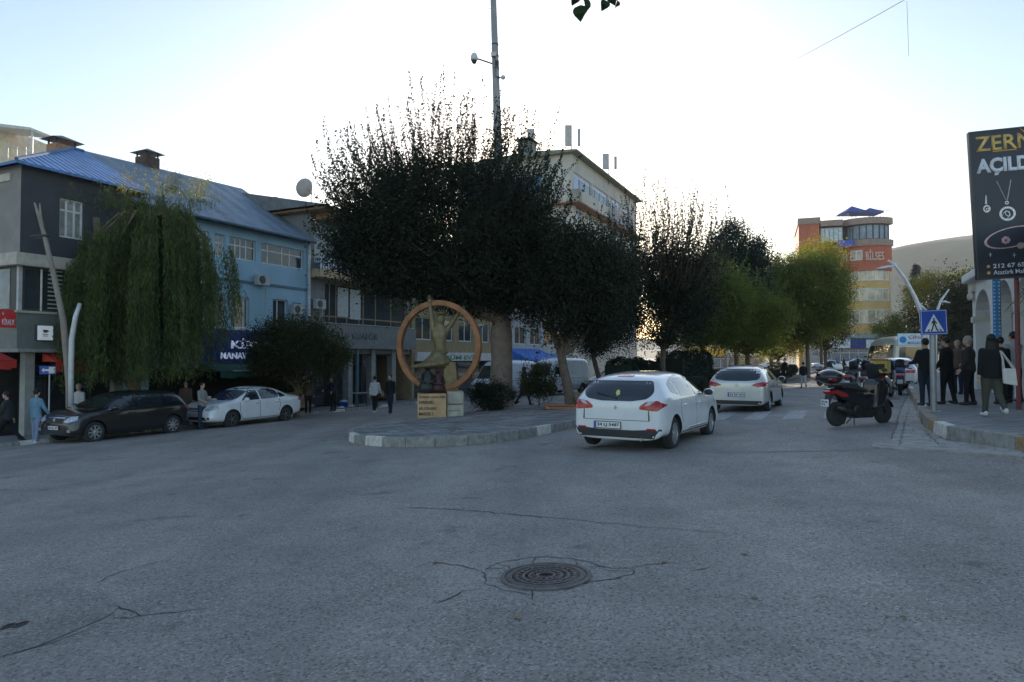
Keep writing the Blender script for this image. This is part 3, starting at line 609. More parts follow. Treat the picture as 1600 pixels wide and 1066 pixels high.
# dish
d = thing('satellite_dish', 'round satellite dish on a thin mast above the balcony building roof', 'satellite dish', tuple(P(487, 330, 39.5)), 0)
f = MB(); f.tube([(0, 0, -1.5), (0, 0, 1.1)], .025, 6); f.tube([(0, 0, .95), (-.18, -.05, 1.25)], .03, 6); f.build('mast', M_GREYST, d)
Md = Matrix.Translation((-.3, -.1, 1.3)) @ Euler((R(-38), R(-62), R(0))).to_matrix().to_4x4()
f = MB(); f.lathe([(.02, 0), (.25, .03), (.45, .1), (.55, .17), (.56, .17), (.45, .08), (.25, .01), (.02, -.02)], 24, Md); f.build('reflector', mat('dish_grey', (.30, .27, .25), .6, dirt=.3), d, smooth=True)
f = MB(); f.tube([Md @ Vector((0, .5, .12)), Md @ Vector((0, .1, .62))], .015, 5); f.ball(tuple(Md @ Vector((0, .08, .64))), .06); f.build('feed_arm', M_DFRAME, d)
tk = P(426, 312, 38.9); t = thing('roof_tank', 'small grey tank box on the ridge between the blue and tan buildings', 'tank', tuple(tk)); f = MB(); f.box(-.4, .35, -.4, .4, -1.2, .0); f.build('tank', mat('tank_grey', (.2, .19, .18), .8), t, bevel=.05); f = MB(); f.box(-.45, .4, -.45, .45, 0, .06); f.build('lid', M_GREYST, t)
# air conditioners on the facades
for i, (Bx, px, py, l) in enumerate(((Bld(27.75), 459, 478, 'grey air conditioner on the blue wall left of the narrow window'), (Bld(36.7), 494, 470, 'white air conditioner box on the tan building beside the drainpipe'), (Bld(27.75), 404, 432, 'small white air conditioner on the blue wall above the string course'))):
    D_ = Bx.fD(px); p = P(px, py, D_); t = thing('air_conditioner', l, 'air conditioner', (p.x+.22, p.y-.12, p.z-.2), BANG, 'air conditioners on the facades')
    f = MB(); f.box(-.38, .38, -.13, .13, -.26, .26); o = f.build('casing', mat('ac_white', (.30, .31, .30), .6, dirt=.5), t, bevel=.02); f = MB(); f.lathe([(.2, 0), (.2, .012), (.05, .02)], 18, TM(-.1, -.13, 0)); f.build('fan_grille', M_DFRAME, o)
    f = MB(); f.tube([(.3, .05, -.26), (.32, .08, -.8), (.3, .1, -1.4)], .018, 6); f.build('hose', M_BEIGE, t)
# ---- further row buildings (mostly behind the trees)
def plain_building(name, label, D0, D1, h, m, floors, nw, fr, rail=None, base=3.2, pane=None, deep=12, roofm=None, off=0., top=.4):
    B = Bld(D0, off); L = (D1-D0)*1.109; t = thing(name, label, 'building', (B.x0, B.D0, B.z0), BANG)
    hs = []; fh = (h-base-top)/floors
    for k in range(floors):
        for i in range(nw): a = L*(i+.5)/nw; w = L/nw*.36; hs.append((a-w, a+w, base+fh*k+.8, base+fh*k+2.35))
    f = MB(); wall_holes(f, 0, L, base, h, hs, 0, .25); wall_holes(f, 0, L, 0, base, [(.3, L-.3, 0, base-.7)], 0, .4)
    f.add([(0, 0, 0), (0, deep, 0), (0, deep, h), (0, 0, h)], [(0, 1, 2, 3)]); f.add([(L, 0, 0), (L, deep, 0), (L, deep, h), (L, 0, h)], [(3, 2, 1, 0)]); f.add([(0, deep, 0), (L, deep, 0), (L, deep, h), (0, deep, h)], [(0, 1, 2, 3)])
    f.build('wall', m, t); 
    for q in hs: window(t, *q, mv=(.5,), fr=fr, pane=pane, t=.07)
    shop_front(t, .3, L-.3, 0, base-.7, .5, M_DFRAME, max(3, int(L/2)))
    f = MB(); f.box(-.2, L+.2, -.4, deep+.2, h, h+.25); f.build('roof', roofm or M_GREYST, t, bevel=.03)
    return t, B, L
t, B, L = plain_building('ochre_building', 'ochre fronted building half hidden behind the big tree trunk', 45.5, 56, 10.2, mat('ochre_render', (.20, .145, .075), .85, dirt=.3), 2, 4, M_WFRAME)
f = MB(); f.box(.3, L-.3, -.25, -.02, 2.55, 3.15); g = f.build('shop_sign', mat('sign_white2', (.4, .4, .4), .5), t)
text('DÜRÜM EVİ', mat('green_letter', (.02, .15, .06), .5), g, TM(L*.45, -.26, 2.85), w=6, h=.4, bold=.015)
t, B, L = plain_building('white_building', 'white fronted building with blue awning behind the parked vans', 56.5, 71.5, 12, mat('white_render', (.30, .30, .29), .85, dirt=.4), 3, 5, M_WFRAME)
awning(t, 2, 9, 3.6, 1.0, 2.2, mat('blue_tarp', (.03, .10, .38), .6), y=-.1)
f = MB(); f.box(9.3, 13.5, -.25, -.02, 2.5, 3.2); g = f.build('shop_sign', mat('sign_blue2', (.05, .15, .3), .5), t)
for k in range(3): boxpart('balcony', M_BEIGE, t, 1+k*4.6, 3.8+k*4.6, -1.1, -.003, 6.2, 7.1)
# ---- apartment block with antennas
B = Bld(72.9, .0); s, z = B.s, B.z
M_APT = mat('apartment_render', (.40, .36, .30), .85, var=.1, scale=.5, dirt=.4)
t = thing('apartment_block', 'tall beige apartment block with penthouse glass and roof antennas behind the trees', 'apartment building', (B.x0, B.D0, B.z0), BANG)
L = 25.6; h = z(895, 240); fh = 3.15; hs = []; sd = []
for k in range(7):
    zz_ = h-1.3-fh*(k+1)+.75
    if zz_ < 3: continue
    if k == 0: hs += [(.5, 6.4, zz_-.3, zz_+1.9), (6.9, 12.6, zz_-.3, zz_+1.9), (13.2, 18, zz_-.3, zz_+1.9), (18.6, 22.5, zz_, zz_+1.7)]; sd += [(.5, 5.8, zz_-.3, zz_+1.9), (6.3, 10.5, zz_-.3, zz_+1.9)]
    else: hs += [(1.2, 3.2, zz_, zz_+1.5), (4.6, 6.4, zz_, zz_+1.5), (9.2, 11.2, zz_-.1, zz_+1.6), (14.4, 19.2, zz_-.1, zz_+1.6), (20.6, 24, zz_-.1, zz_+1.6)]; sd += [(1.2, 3.6, zz_, zz_+1.5), (5.5, 8, zz_, zz_+1.5)]
f = MB(); wall_holes(f, 0, L, 0, h, hs, 0, .25)
wf = MB(); wall_holes(wf, 0, 14, 0, h, sd, 0, .25); Ms = Matrix.Rotation(R(-90), 4, 'Z') @ Matrix.Translation((-14, 0, 0)) 
Msd = Matrix(((0, 1, 0, 0), (-1, 0, 0, 14), (0, 0, 1, 0), (0, 0, 0, 1)))
f.add(wf.v, wf.f, Msd); f.add([(L, 0, 0), (L, 14, 0), (L, 14, h), (L, 0, h)], [(3, 2, 1, 0)]); f.add([(0, 14, 0), (L, 14, 0), (L, 14, h), (0, 14, h)], [(0, 1, 2, 3)]); f.build('wall', M_APT, t)
M_SKYG = mat('sky_blue_glass', (.05, .10, .20), .05, spec=1, var=.2)
for i, q in enumerate(hs): window(t, *q, mv=(.33, .66) if q[1]-q[0] > 3 else (.5,), mh=(.75,) if i > 3 else (.8,), pane=M_SKYG if i < 4 else M_GLASSB, t=.1)
for i, (a, b, c, d) in enumerate(sd):
    w_ = window(t, a, b, c, d, mv=(.33, .66) if b-a > 3 else (.5,), pane=M_SKYG if i < 2 else M_GLASSB, t=.1); w_.matrix_local = Msd
z0_ = h-1.3-fh
f = MB(); f.box(-.9, 12.8, -1.1, -.003, z0_-.9, z0_+.35); f.box(-.9, -.003, -1.1, 8, z0_-.9, z0_+.35); f.build('parapet', M_APT, t)
f = MB(); f.box(-.9, L, -1.1, 8, z0_-1.05, z0_-.9); f.build('slab', mat('rust_edge', (.20, .10, .06), .8), t)
f = MB(); f.box(10.5, 19.5, -1.25, -1.12, z0_-.8, z0_+.9); g = f.build('roof_sign', mat('sign_slate', (.10, .12, .16), .5), t)
text('EMLAK', mat('orange_letter', (.55, .30, .2), .6), g, TM(15.5, -1.26, z0_+.35), w=7, h=.9, bold=.01)
f = MB()
for k in range(4): f.box(-.8, 12.7, -1.06, -1.02, z0_+.5+k*.22, z0_+.53+k*.22)
for k in range(9): f.box(-.8+k*1.68, -.75+k*1.68, -1.08, -1.03, z0_+.35, z0_+1.3)
f.build('railing', M_DFRAME, t)
f = MB(); f.box(-.7, L+.4, -.8, 14.4, h, h+.2); f.add([(-.7, -.8, h+.2), (L+.4, -.8, h+.2), (L, 5, h+.9), (0, 5, h+.9), (-.7, 14.4, h+.2), (L+.4, 14.4, h+.2)], [(0,1,2,3), (3,2,5,4), (0,3,4), (1,5,2)]); rf = f.build('roof', mat('apt_roof', (.13, .14, .10), .8, dirt=.3), t)
chimney(rf, 1.5, 6, h+.3, h+2.3, M_GREYST, 2.0, 1.4)
M_ANT = mat('antenna_grey', (.32, .30, .28), .6)
for i, (px, py, D, hh, l) in enumerate(((834, 232, 77, 2.6, 'flat panel antenna, leftmost on the apartment roof'), (893, 233, 77, 3.2, 'tallest pair of panel antennas beside the roof chimney'), (951, 268, 84, 2.6, 'panel antenna toward the far end of the apartment roof'))):
    p = P(px, py, D); a = thing('cell_antenna', l, 'antenna', (p.x, p.y, p.z), 0, 'antennas on the apartment roof')
    f = MB(); f.tube([(0, 0, -1.6), (0, 0, hh*.8)], .06, 6); f.build('mast', M_GREYST, a)
    for dx, w_ in ((-.35, .8), (.85, .35))[:2 if i else 1]:
        f = MB(); f.box(dx-w_/2, dx+w_/2, -.15, .1, hh*.1, hh*.85 if w_ > .5 else hh*.72); f.build('panel', M_ANT, a, bevel=.04)
# ---- cross building at the end of the street with bank and shop signs
def cross_building(name, label, px0, px1, D, h, m, ang, floors, nw, roofm=None):
    x0, x1 = X(px0, D), X(px1, D); t = thing(name, label, 'building', (x0, D, G(x0, D)), ang); L = x1-x0; base = 3.6; hs = []
    for k in range(floors):
        for i in range(nw): a = L*(i+.5)/nw; w = L/nw*.33; hs.append((a-w, a+w, base+3*k+.8, base+3*k+2.3))
    f = MB(); wall_holes(f, 0, L, 0, h, hs+[(.4, L-.4, 0, 2.5)], 0, .3); f.box(-.001, L+.001, .6, 10, 0, h-.01); f.build('wall', m, t)
    for q in hs: window(t, *q, mv=(.5,), t=.09)
    shop_front(t, .4, L-.4, 0, 2.5, .3, M_WFRAME, int(L/2.2), glass=M_GLASSB)
    f = MB(); f.box(-.3, L+.3, -.3, 10.2, h, h+.25); f.build('roof', roofm or M_GREYST, t); return t, L
t, L = cross_building('bank_building', 'low pale building with yellow and white bank signs seen under the trees', 1058, 1196, 118, 8.5, mat('pale_render', (.34, .33, .31), .85, dirt=.2), 0, 1, 6)
f = MB(); f.box(1.5, 8.2, -.4, -.02, 2.6, 4.0); f.build('yellow_sign', mat('yellow_sign', (.55, .30, .04), .5), t)
f = MB(); f.box(8.4, 14.6, -.4, -.02, 2.7, 4.2); g = f.build('bank_sign', mat('bank_white', (.6, .6, .58), .5), t)
text('VakıfBank', mat('black_letter', (.02, .02, .02), .5), g, TM(11.6, -.42, 3.4), w=5.4, h=.95, bold=.02)
# ---- rounded red and ochre building
RB = thing('corner_building', 'six storey rounded corner building in brick red and ochre at the street end', 'building', (X(1250, 100), 100, G(45, 85)-.3), R(-20)); RB.scale = (.95, .95, .98)
z0 = G(45, 85)-.3; zz = lambda py: P(1320, py, 100).z-z0; wx = lambda px: X(px, 100)-X(1250, 100)
M_BRK = mat('red_render', (.32, .08, .045), .8, var=.12, scale=.6, dirt=.2); M_OCH = mat('ochre_wall', (.48, .27, .095), .8, var=.1, scale=.6, dirt=.2); M_STN = mat('stone_trim', (.22, .15, .12), .8, dirt=.2)
M_GOLDREFL = mat('gold_reflection_glass', (.35, .26, .16), .1, var=.5, scale=.8, spec=.9); M_PALEG = mat('pale_glass', (.25, .34, .38), .08, var=.3, spec=.9)  # golden reflections are put into the base colour of the warm panes
cxr = wx(1352); rr = wx(1392)-cxr; xs_ = wx(1316)
lev = [(zz(572), zz(510), M_OCH), (zz(510), zz(420), M_OCH), (zz(420), zz(384), M_BRK), (zz(384), zz(349), M_STN)]
# flat part, storeys with windows
f = MB(); hs = []
for py0, py1 in ((506, 486), (470, 453), (439, 422), (406, 392)):
    for px in (1262, 1284, 1300): hs.append((wx(px)-.8, wx(px)+.8, zz(py0), zz(py1)))
wall_holes(f, 0, xs_, zz(572), zz(384), hs, 0, .3); f.box(0.001, xs_, .8, 12, 0, zz(384)-.01); f.build('wall', M_OCH, RB)
for q in hs: window(RB, *q, mv=(.5,), pane=M_PALEG, t=.1)
f = MB(); f.box(0, wx(1281), -.1, 12, zz(384), zz(338)); f.build('corner_tower', M_BRK, RB); f = MB(); f.box(-.15, wx(1283), -.25, 12.1, zz(347), zz(337)); f.build('cornice', M_STN, RB)
f = MB(); f.box(wx(1283), xs_, .4, 12, zz(384), zz(352)); fr_ = f.build('upper_floor', M_DARKIN, RB); window(RB, wx(1283), xs_, zz(378), zz(354), y=.1, mv=(.2, .4, .6, .8), fr=M_STN, pane=M_PALEG, t=.12)
f = MB(); f.box(wx(1283), xs_, -.35, 12, zz(352), zz(343)); f.build('parapet', M_STN, RB)
f = MB(); f.box(wx(1308), wx(1331), -.62, -.36, zz(386), zz(376)); f.build('blue_sign', mat('blue_sign', (.03, .06, .32), .5), RB)
# curved part
def arc(r, n=20, a0=-100, a1=60): return [(cxr+r*math.sin(R(a0+(a1-a0)*i/n)), rr-r*math.cos(R(a0+(a1-a0)*i/n))) for i in range(n+1)]
def ringwall(r, z0_, z1_, n=20): 
    f = MB(); a = arc(r, n); f.prism([(p[0], p[1]) for p in a]+[(cxr, rr+4), (xs_-.01, rr+4)], z0_, z1_); return f
ringwall(rr, zz(572), zz(424)).build('curved_wall', M_OCH, RB); ringwall(rr+.25, zz(424), zz(386)).build('curved_red_wall', M_BRK, RB)
ringwall(rr+.5, zz(386), zz(376)).build('balcony_slab', M_STN, RB); ringwall(rr-.1, zz(376), zz(352)).build('top_glazing', M_GLASS, RB)
ringwall(rr+.45, zz(352), zz(342)).build('cornice', M_STN, RB)
def curved_window(py0, py1, a0, a1, r, nm, pane, nv):
    f = MB(); n = 10
    for i in range(n):
        q = [(cxr+r*math.sin(R(a)), rr-r*math.cos(R(a))) for a in (a0+(a1-a0)*i/n, a0+(a1-a0)*(i+1)/n)]
        f.add([(q[0][0], q[0][1], zz(py0)), (q[1][0], q[1][1], zz(py0)), (q[1][0], q[1][1], zz(py1)), (q[0][0], q[0][1], zz(py1))], [(0, 1, 2, 3)])
    fr = MB()
    for i in range(nv+1):
        a = R(a0+(a1-a0)*i/nv); fr.rbox((cxr+(r+.03)*math.sin(a), rr-(r+.03)*math.cos(a), (zz(py0)+zz(py1))/2), (.14, .1, zz(py1)-zz(py0)), (0, 0, a))
    for zq_ in (zz(py0), zz(py1)):
        for i in range(n):
            a = R(a0+(a1-a0)*(i+.5)/n); w_ = r*R(abs(a1-a0)/n)+.03; fr.rbox((cxr+(r+.02)*math.sin(a), rr-(r+.02)*math.cos(a), zq_), (w_, .1, .12), (0, 0, a))
    o = fr.build('window', M_WFRAME if nm else M_DFRAME, RB); f.build('pane', pane, o)
for py0, py1 in ((505, 485), (470, 452), (439, 422)):
    curved_window(py0, py1, -62, -44, rr+.03, 1, M_PALEG, 1); curved_window(py0, py1, -36, 48, rr+.03, 1, M_GOLDREFL, 5)
curved_window(407, 393, -62, -44, rr+.28, 1, M_PALEG, 1); curved_window(407, 393, -34, -12, rr+.28, 1, M_GOLDREFL, 2)
curved_window(375, 353, -75, 55, rr-.07, 0, M_GLASSB, 9)
text('BİLSES', mat('pale_letter', (.6, .45, .35), .5), RB, TM(cxr+rr*.24, rr-(rr+.32)*.97, zz(400), Matrix.Rotation(R(14), 4, 'Z') @ FAC), w=2.6, h=1.6, bold=.01, name='wall_lettering')
# parasols on the roof terrace
M_NAVY = mat('navy_canvas', (.03, .05, .22), .7)
for i, (px, py, wd, l) in enumerate(((1331, 334, 3.6, 'navy parasol on the roof terrace, the taller left one'), (1359, 334, 3.2, 'navy parasol on the roof terrace beside the cornice, the lower right one'))):
    p = P(px, py, 101+i); a = thing('parasol', l, 'parasol', tuple(p), 0, 'roof terrace parasols')
    f = MB(); f.tube([(0, 0, -1.3), (0, 0, .9)], .06, 6); f.build('pole', M_DFRAME, a)
    f = MB(); k = wd*.43; f.add([(-k, -k, .1), (k, -k, .1), (k, k, .1), (-k, k, .1), (0, 0, 1.15-i*.25), (-k, -k, -.12), (k, -k, -.12), (k, k, -.12), (-k, k, -.12)], [(0,1,4), (1,2,4), (2,3,4), (3,0,4), (0,5,6,1), (1,6,7,2), (2,7,8,3), (3,8,5,0), (5,8,7,6)]); f.build('canopy', M_NAVY, a)
f = MB()
for k in range(20): a = R(-95+8*k); f.box(cxr+(rr+.3)*math.sin(a)-.02, cxr+(rr+.3)*math.sin(a)+.02, rr-(rr+.3)*math.cos(a)-.02, rr-(rr+.3)*math.cos(a)+.02, zz(342), zz(342)+1)
f.tube([(cxr+(rr+.3)*math.sin(R(-95+8*k)), rr-(rr+.3)*math.cos(R(-95+8*k)), zz(342)+1) for k in range(20)], .04, 5); f.build('terrace_rail', M_DFRAME, RB)
# shop row in front of it
M_SHOPW = mat('shop_sign_white', (.55, .57, .58), .5)
x0 = X(1297, 88); SRW = thing('shop_row', 'single storey shop row with white and navy sign boards below the rounded building', 'shops', (x0, 88, G(x0, 85)-.1), 0)
Ls = X(1446, 88)-x0; sx = lambda px: X(px, 88)-x0; sz = lambda py: P(1370, py, 88).z-(G(x0, 85)-.1)
f = MB(); wall_holes(f, 0, Ls, 0, sz(526), [(.3, sx(1372), 0, sz(546)), (sx(1374), Ls-.3, 0, sz(546))], 0, .5); f.box(0, Ls, .6, 8, 0, sz(526)-.01); f.build('wall', mat('shop_grey', (.2, .2, .2), .8), SRW)
shop_front(SRW, .3, sx(1372), 0, sz(546), .3, M_WFRAME, 5, glass=M_GLASSB); shop_front(SRW, sx(1374), Ls-.3, 0, sz(546), .3, M_DFRAME, 5)
for a, b, m_, tx in ((1298, 1326, M_SHOPW, 'TİCARET'), (1327, 1350, mat('sign_navy2', (.015, .025, .12), .5), None), (1351, 1392, M_SHOPW, 'GIDA PAZARI'), (1393, 1444, M_SHOPW, 'MARKET')):
    f = MB(); f.box(sx(a), sx(b), -.5, -.02, sz(544), sz(531)); g = f.build('shop_sign', m_, SRW)
    if tx: text(tx, mat('grey_letter', (.18, .22, .25), .5), g, TM((sx(a)+sx(b))/2, -.52, sz(537)), w=(sx(b)-sx(a))*.7, h=.35, bold=.01)
f = MB(); f.box(sx(1330), sx(1392), -.6, 1, sz(529), sz(523)); f.build('canopy', mat('green_grey_sheet', (.16, .22, .22), .6), SRW)
# ---- white arcade building at the right
D0 = 25.0; xr = X(1521, D0); AB = thing('arcade_building', 'white arcade building with arches and a blue striped post behind the jewellery board', 'building', (xr, D0, G(xr, D0)+.2), BANG+math.pi)
M_ARC = mat('arcade_white', (.50, .50, .47), .8, var=.1, scale=1.5, dirt=.3)
hA = P(1521, 447, D0).z-(G(xr, D0)+.2); LA = 16
for k in range(5): boxpart('column', M_ARC, AB, k*3.2, k*3.2+.5, .002, .498, 0, hA-.7, bevel=.02)
f = MB()
for k in range(5):
    a = k*3.2+.25; w_ = 1.35; n = 10
    pts = [(a+.25, 0), (a+.25, 0)]
    top = hA+.1; pr = [(a-.25, hA-.7), (a+.25, hA-.7)]
    arcp = [(a+1.6-w_*math.cos(math.pi*i/n), hA-1.2+.9*math.sin(math.pi*i/n)) for i in range(n+1)]
    for i in range(n):
        (u0, w0), (u1, w1) = arcp[i], arcp[i+1]
        for yy in (0, .5): f.add([(u0, yy, w0), (u1, yy, w1), (u1, yy, top), (u0, yy, top)], [(0, 1, 2, 3)])
        f.add([(u0, 0, w0), (u1, 0, w1), (u1, .5, w1), (u0, .5, w0)], [(0, 1, 2, 3)])
    f.box(a-.25, a+.25, 0, .5, hA-1.2, top)
f.box(0, 0.005, 0.5, 9, 0, hA+.1); f.build('arch_wall', M_ARC, AB)
f = MB(); f.box(-.25, LA+.3, -.3, 9.2, hA+.1, hA+.4); f.build('cornice', M_ARC, AB, bevel=.05)
f = MB(); f.box(-.02, .52, -.06, .56, hA-1.35, hA-1.15); f.box(-.1, .6, -.12, .6, hA-.25, hA+.09)
for k in range(5): f.ball((.05+.1*k, -.1, hA-.4), (.08, .08, .14))
f.build('capital', mat('capital_stone', (.42, .38, .30), .8), AB)
f = MB(); f.box(.05, LA, 3, 9, 0, hA+.09); f.build('inner_wall', mat('arcade_inner', (.30, .31, .32), .8), AB)
for k in range(4): window(AB, 1.0+k*3.2, 2.9+k*3.2, .9, 2.5, y=2.9, mv=(.5,), fr=M_DFRAME)
# ------------------------------------------------------------------ hills
def mound(name, cx_, cy_, hgt, sx, sy, m, seed, base=-2, n=70):
    rg = np.random.default_rng(seed); xs = np.linspace(-3, 3, n); ph = rg.uniform(0, 6.28, (9, 2)); fr = rg.uniform(1.2, 6, (9, 2)); am = rg.uniform(.01, .035, 9)
    v = []
    for b in xs:
        for a in xs:
            z = math.exp(-(a*a+b*b)/2)*hgt; 
            for q in range(9): z += hgt*am[q]*math.sin(fr[q, 0]*a+ph[q, 0])*math.sin(fr[q, 1]*b+ph[q, 1])*math.exp(-(a*a+b*b)/3)
            v.append((cx_+a*sx, cy_+b*sy, base+z))
    me = MB(); me.add(v, [(j*n+i, j*n+i+1, (j+1)*n+i+1, (j+1)*n+i) for j in range(n-1) for i in range(n-1)]); return struct(me.build(name, m, smooth=True))
M_HILL = mat('dry_hillside', (.045, .055, .035), .95, var=.35, scale=.02)
mound('hill', X(1505, 700)+10, 700, 134, 150, 160, M_HILL, 4)
mound('far_hill', -500, 1100, 90, 500, 160, M_HILL, 9)
# ------------------------------------------------------------------ trees
M_BARK = mat('bark_brown', (.09, .065, .048), .95, var=.4, scale=9, bump=.9, bscale=25)
M_BARKP = mat('bark_pale', (.13, .095, .075), .9, var=.3, scale=3, bump=.7, bscale=14, dirt=.3)
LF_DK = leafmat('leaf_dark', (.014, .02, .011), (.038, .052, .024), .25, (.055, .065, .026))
LF_MID = leafmat('leaf_mid', (.08, .105, .03), (.20, .22, .055), .58, (.38, .31, .06))
LF_YEL = leafmat('leaf_yellow', (.15, .14, .03), (.36, .29, .05), .5, (.50, .34, .05))
LF_WIL = leafmat('leaf_willow', (.06, .085, .03), (.18, .215, .075), .4, (.28, .27, .09))
LF_BSH = leafmat('leaf_bush', (.025, .035, .015), (.07, .08, .025), .25, (.15, .09, .03))
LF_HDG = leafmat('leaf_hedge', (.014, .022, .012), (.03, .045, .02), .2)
LF_FIR = leafmat('needle_dark', (.015, .028, .022), (.035, .055, .035), .15)
def shoots(rg, c, r, n, l0, l1, up=.9, sp=.055, jit=.05, zmin=-.1, spread=1.):
    """leafy whips growing up and out of the crown: leaf points and the stems"""
    pts = []; stems = []
    for i in range(n):
        d = rg.normal(size=3); d /= np.linalg.norm(d)
        if d[2] < zmin: d[2] = abs(d[2])
        s = np.array(c)+d*np.array(r)*rg.uniform(.55, .98); dr = d*spread*np.array([1, 1, .7])+np.array([0, 0, up])+rg.normal(size=3)*.16; dr /= np.linalg.norm(dr)
        L = rg.uniform(l0, l1)*(.5+.6*max(0, d[2])); k = max(4, int(L/sp)); u = np.linspace(0, 1, k)[:, None]
        hz = np.array([d[0], d[1], 0])*.32*L; line = s+dr*L*u+np.array([0, 0, .12*L])*u*u+hz*np.sin(u*2.4)+np.array([rg.normal(), rg.normal(), 0])*.05*np.sin(u*7); stems.append(line[[0, k//3, 2*k//3, -1]])
        pts.append(np.repeat(line, 2, 0)+rg.normal(size=(2*k, 3))*jit*(1.25-np.repeat(u, 2, 0)))
    return np.concatenate(pts), stems
def tree(name, label, x, y, zc, r, n, per, leaf, m, tr=.16, bark=None, sig=.32, shoot=None, seed=1, fork=None, group=None, base=.2, lean=(0, 0), aspect=.55, off=(0, 0), nl=7, cat='tree', shell=.25, flare=1.4):
    rg = np.random.default_rng(seed); t = thing(name, label, cat, (x, y, G(x, y)+base), 0, group); c = np.array([off[0], off[1], zc]); r = np.array(r)
    pts, ks = clumps(rg, n, per, c, r, sig, shell); fork = fork or max(.4, zc-r[2]*.95)
    sz = np.full(len(pts), leaf)
    mb = MB(); lx, ly = lean; top = np.array([lx, ly, fork])
    mb.tube([(0, 0, -.15), (0.01, 0, .12), (lx*.3+.02, ly*.3, fork*.35), (lx*.65-.02, ly*.65, fork*.7), tuple(top)], [tr*flare, tr*1.12, tr, tr*.92, tr*.85], 12, cap=False)
    idx = rg.choice(len(ks), min(nl*3, len(ks)), replace=False); big = ks[idx]
    limbs(mb, top-np.array([0, 0, .1]), big[:nl], tr*.55, rg); limbs(mb, top, big[nl:], tr*.28, rg, n=5)
    if shoot:
        sp, st = shoots(rg, c, r, *shoot); pts = np.concatenate([pts, sp]); sz = np.concatenate([sz, np.full(len(sp), leaf*.92)])
        for q in st: mb.tube([tuple(a) for a in q], [.012, .010, .008, .004], 3, cap=False)
    mb.build('trunk', bark or M_BARK, t, smooth=True); leaf_obj('crown', pts, sz, m, t, aspect, seed=seed); return t
lv = np.array(LITTER[0]); rgx = np.random.default_rng(6); an_ = rgx.uniform(0, 6.28, len(lv)); f = MB()
for (x, y, z), a in zip(lv, an_):
    l = rgx.uniform(.018, .045); c_, s_ = math.cos(a)*l, math.sin(a)*l; f.add([(x-c_, y-s_, z), (x+s_*.5, y-c_*.5, z+.004), (x+c_, y+s_, z+.002), (x-s_*.5, y+c_*.5, z+.006)], [(0, 1, 2, 3)])
f.build('fallen_leaves', mat('dry_leaf', (.13, .085, .035), .9, var=.5, scale=9))['kind'] = 'stuff'
# the big tree on the island: pale trunk behind the statue, fan of upright shoots
bp = GP(783, 636, ISH)
bt = thing('island_tree', 'largest tree, dark crown of upright shoots over a thick pale trunk on the island', 'tree', (bp.x, bp.y, bp.z))
rg = np.random.default_rng(5); sc_ = bp.y/FPX; lc = lambda px, py, dy=0.: np.array([(px-785)*sc_, dy, (636-py)*sc_])
mb = MB(); mb.tube([lc(783, 642), lc(784, 630), lc(785, 600), lc(786, 560), lc(785, 522), lc(786, 500)], [.68, .54, .47, .43, .45, .37], 18, cap=True)
cen = lc(696, 362); rad = np.array([4.3, 3.8, 2.7])
pts1, k1 = clumps(rg, 400, 185, cen, rad, .4, .0)
pts2, k2 = clumps(rg, 85, 120, lc(822, 408, -.3), (1.4, 2.0, 1.9), .34, .1); pts3, k3 = clumps(rg, 170, 150, lc(605, 400, 0), (2.4, 2.8, 1.3), .36, .1)
pts4, k4 = clumps(rg, 230, 150, lc(715, 432, -.4), (3.6, 3.0, 1.0), .38, .0)
sp1, st1 = shoots(rg, cen, rad, 900, 1.0, 3.3, .8, .075, .075)
sp2, st2 = shoots(rg, lc(832, 385), (1.5, 1.8, 1.9), 110, .6, 1.9, .9, .07, .07); sp3, st3 = shoots(rg, lc(590, 390), (2.0, 2.2, 1.3), 190, 1.0, 2.4, .8, .075, .07)
fk = lc(786, 505)
for k in range(9):
    a = k/9*6.28; limbs(mb, fk, [cen+rad*np.array([math.cos(a)*.6, math.sin(a)*.6, rg.uniform(-.3, .6)])], .2, rg)
limbs(mb, fk, [*k1[:26], *k2[:8], *k3[:8]], .09, rg, n=5)
mb.build('trunk', M_BARKP, bt, smooth=True); mb = MB()
for q in st1+st2+st3: mb.tube([tuple(a) for a in q], [.010, .008, .006, .003], 3, cap=False)
mb.build('twigs', mat('twig_dark', (.02, .018, .014), .9), bt)
pts5, k5 = clumps(rg, 90, 130, lc(765, 462, -.2), (2.4, 2.0, .55), .3, .0)
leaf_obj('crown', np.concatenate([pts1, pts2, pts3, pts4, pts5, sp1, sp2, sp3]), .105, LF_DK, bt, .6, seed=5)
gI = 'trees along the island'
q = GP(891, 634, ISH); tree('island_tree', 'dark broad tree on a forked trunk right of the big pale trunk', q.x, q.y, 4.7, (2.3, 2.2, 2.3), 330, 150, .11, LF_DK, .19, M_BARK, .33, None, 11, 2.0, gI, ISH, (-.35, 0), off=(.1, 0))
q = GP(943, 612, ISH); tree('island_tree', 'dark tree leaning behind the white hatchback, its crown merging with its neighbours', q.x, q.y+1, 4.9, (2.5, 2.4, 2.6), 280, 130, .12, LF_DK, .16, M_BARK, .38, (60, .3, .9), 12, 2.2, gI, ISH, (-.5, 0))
q = GP(1032, 605, ISH); tree('island_tree', 'slender tree with spiky upright shoots against the bright sky, right of the apartment block', X(1036, 34), 34, 4.8, (2.6, 2.2, 2.3), 210, 120, .12, LF_DK, .14, M_BARK, .36, (520, 1.3, 4.0, 1.3, .085, .08, .1, .6), 13, 2.2, gI, ISH, (0, 0))
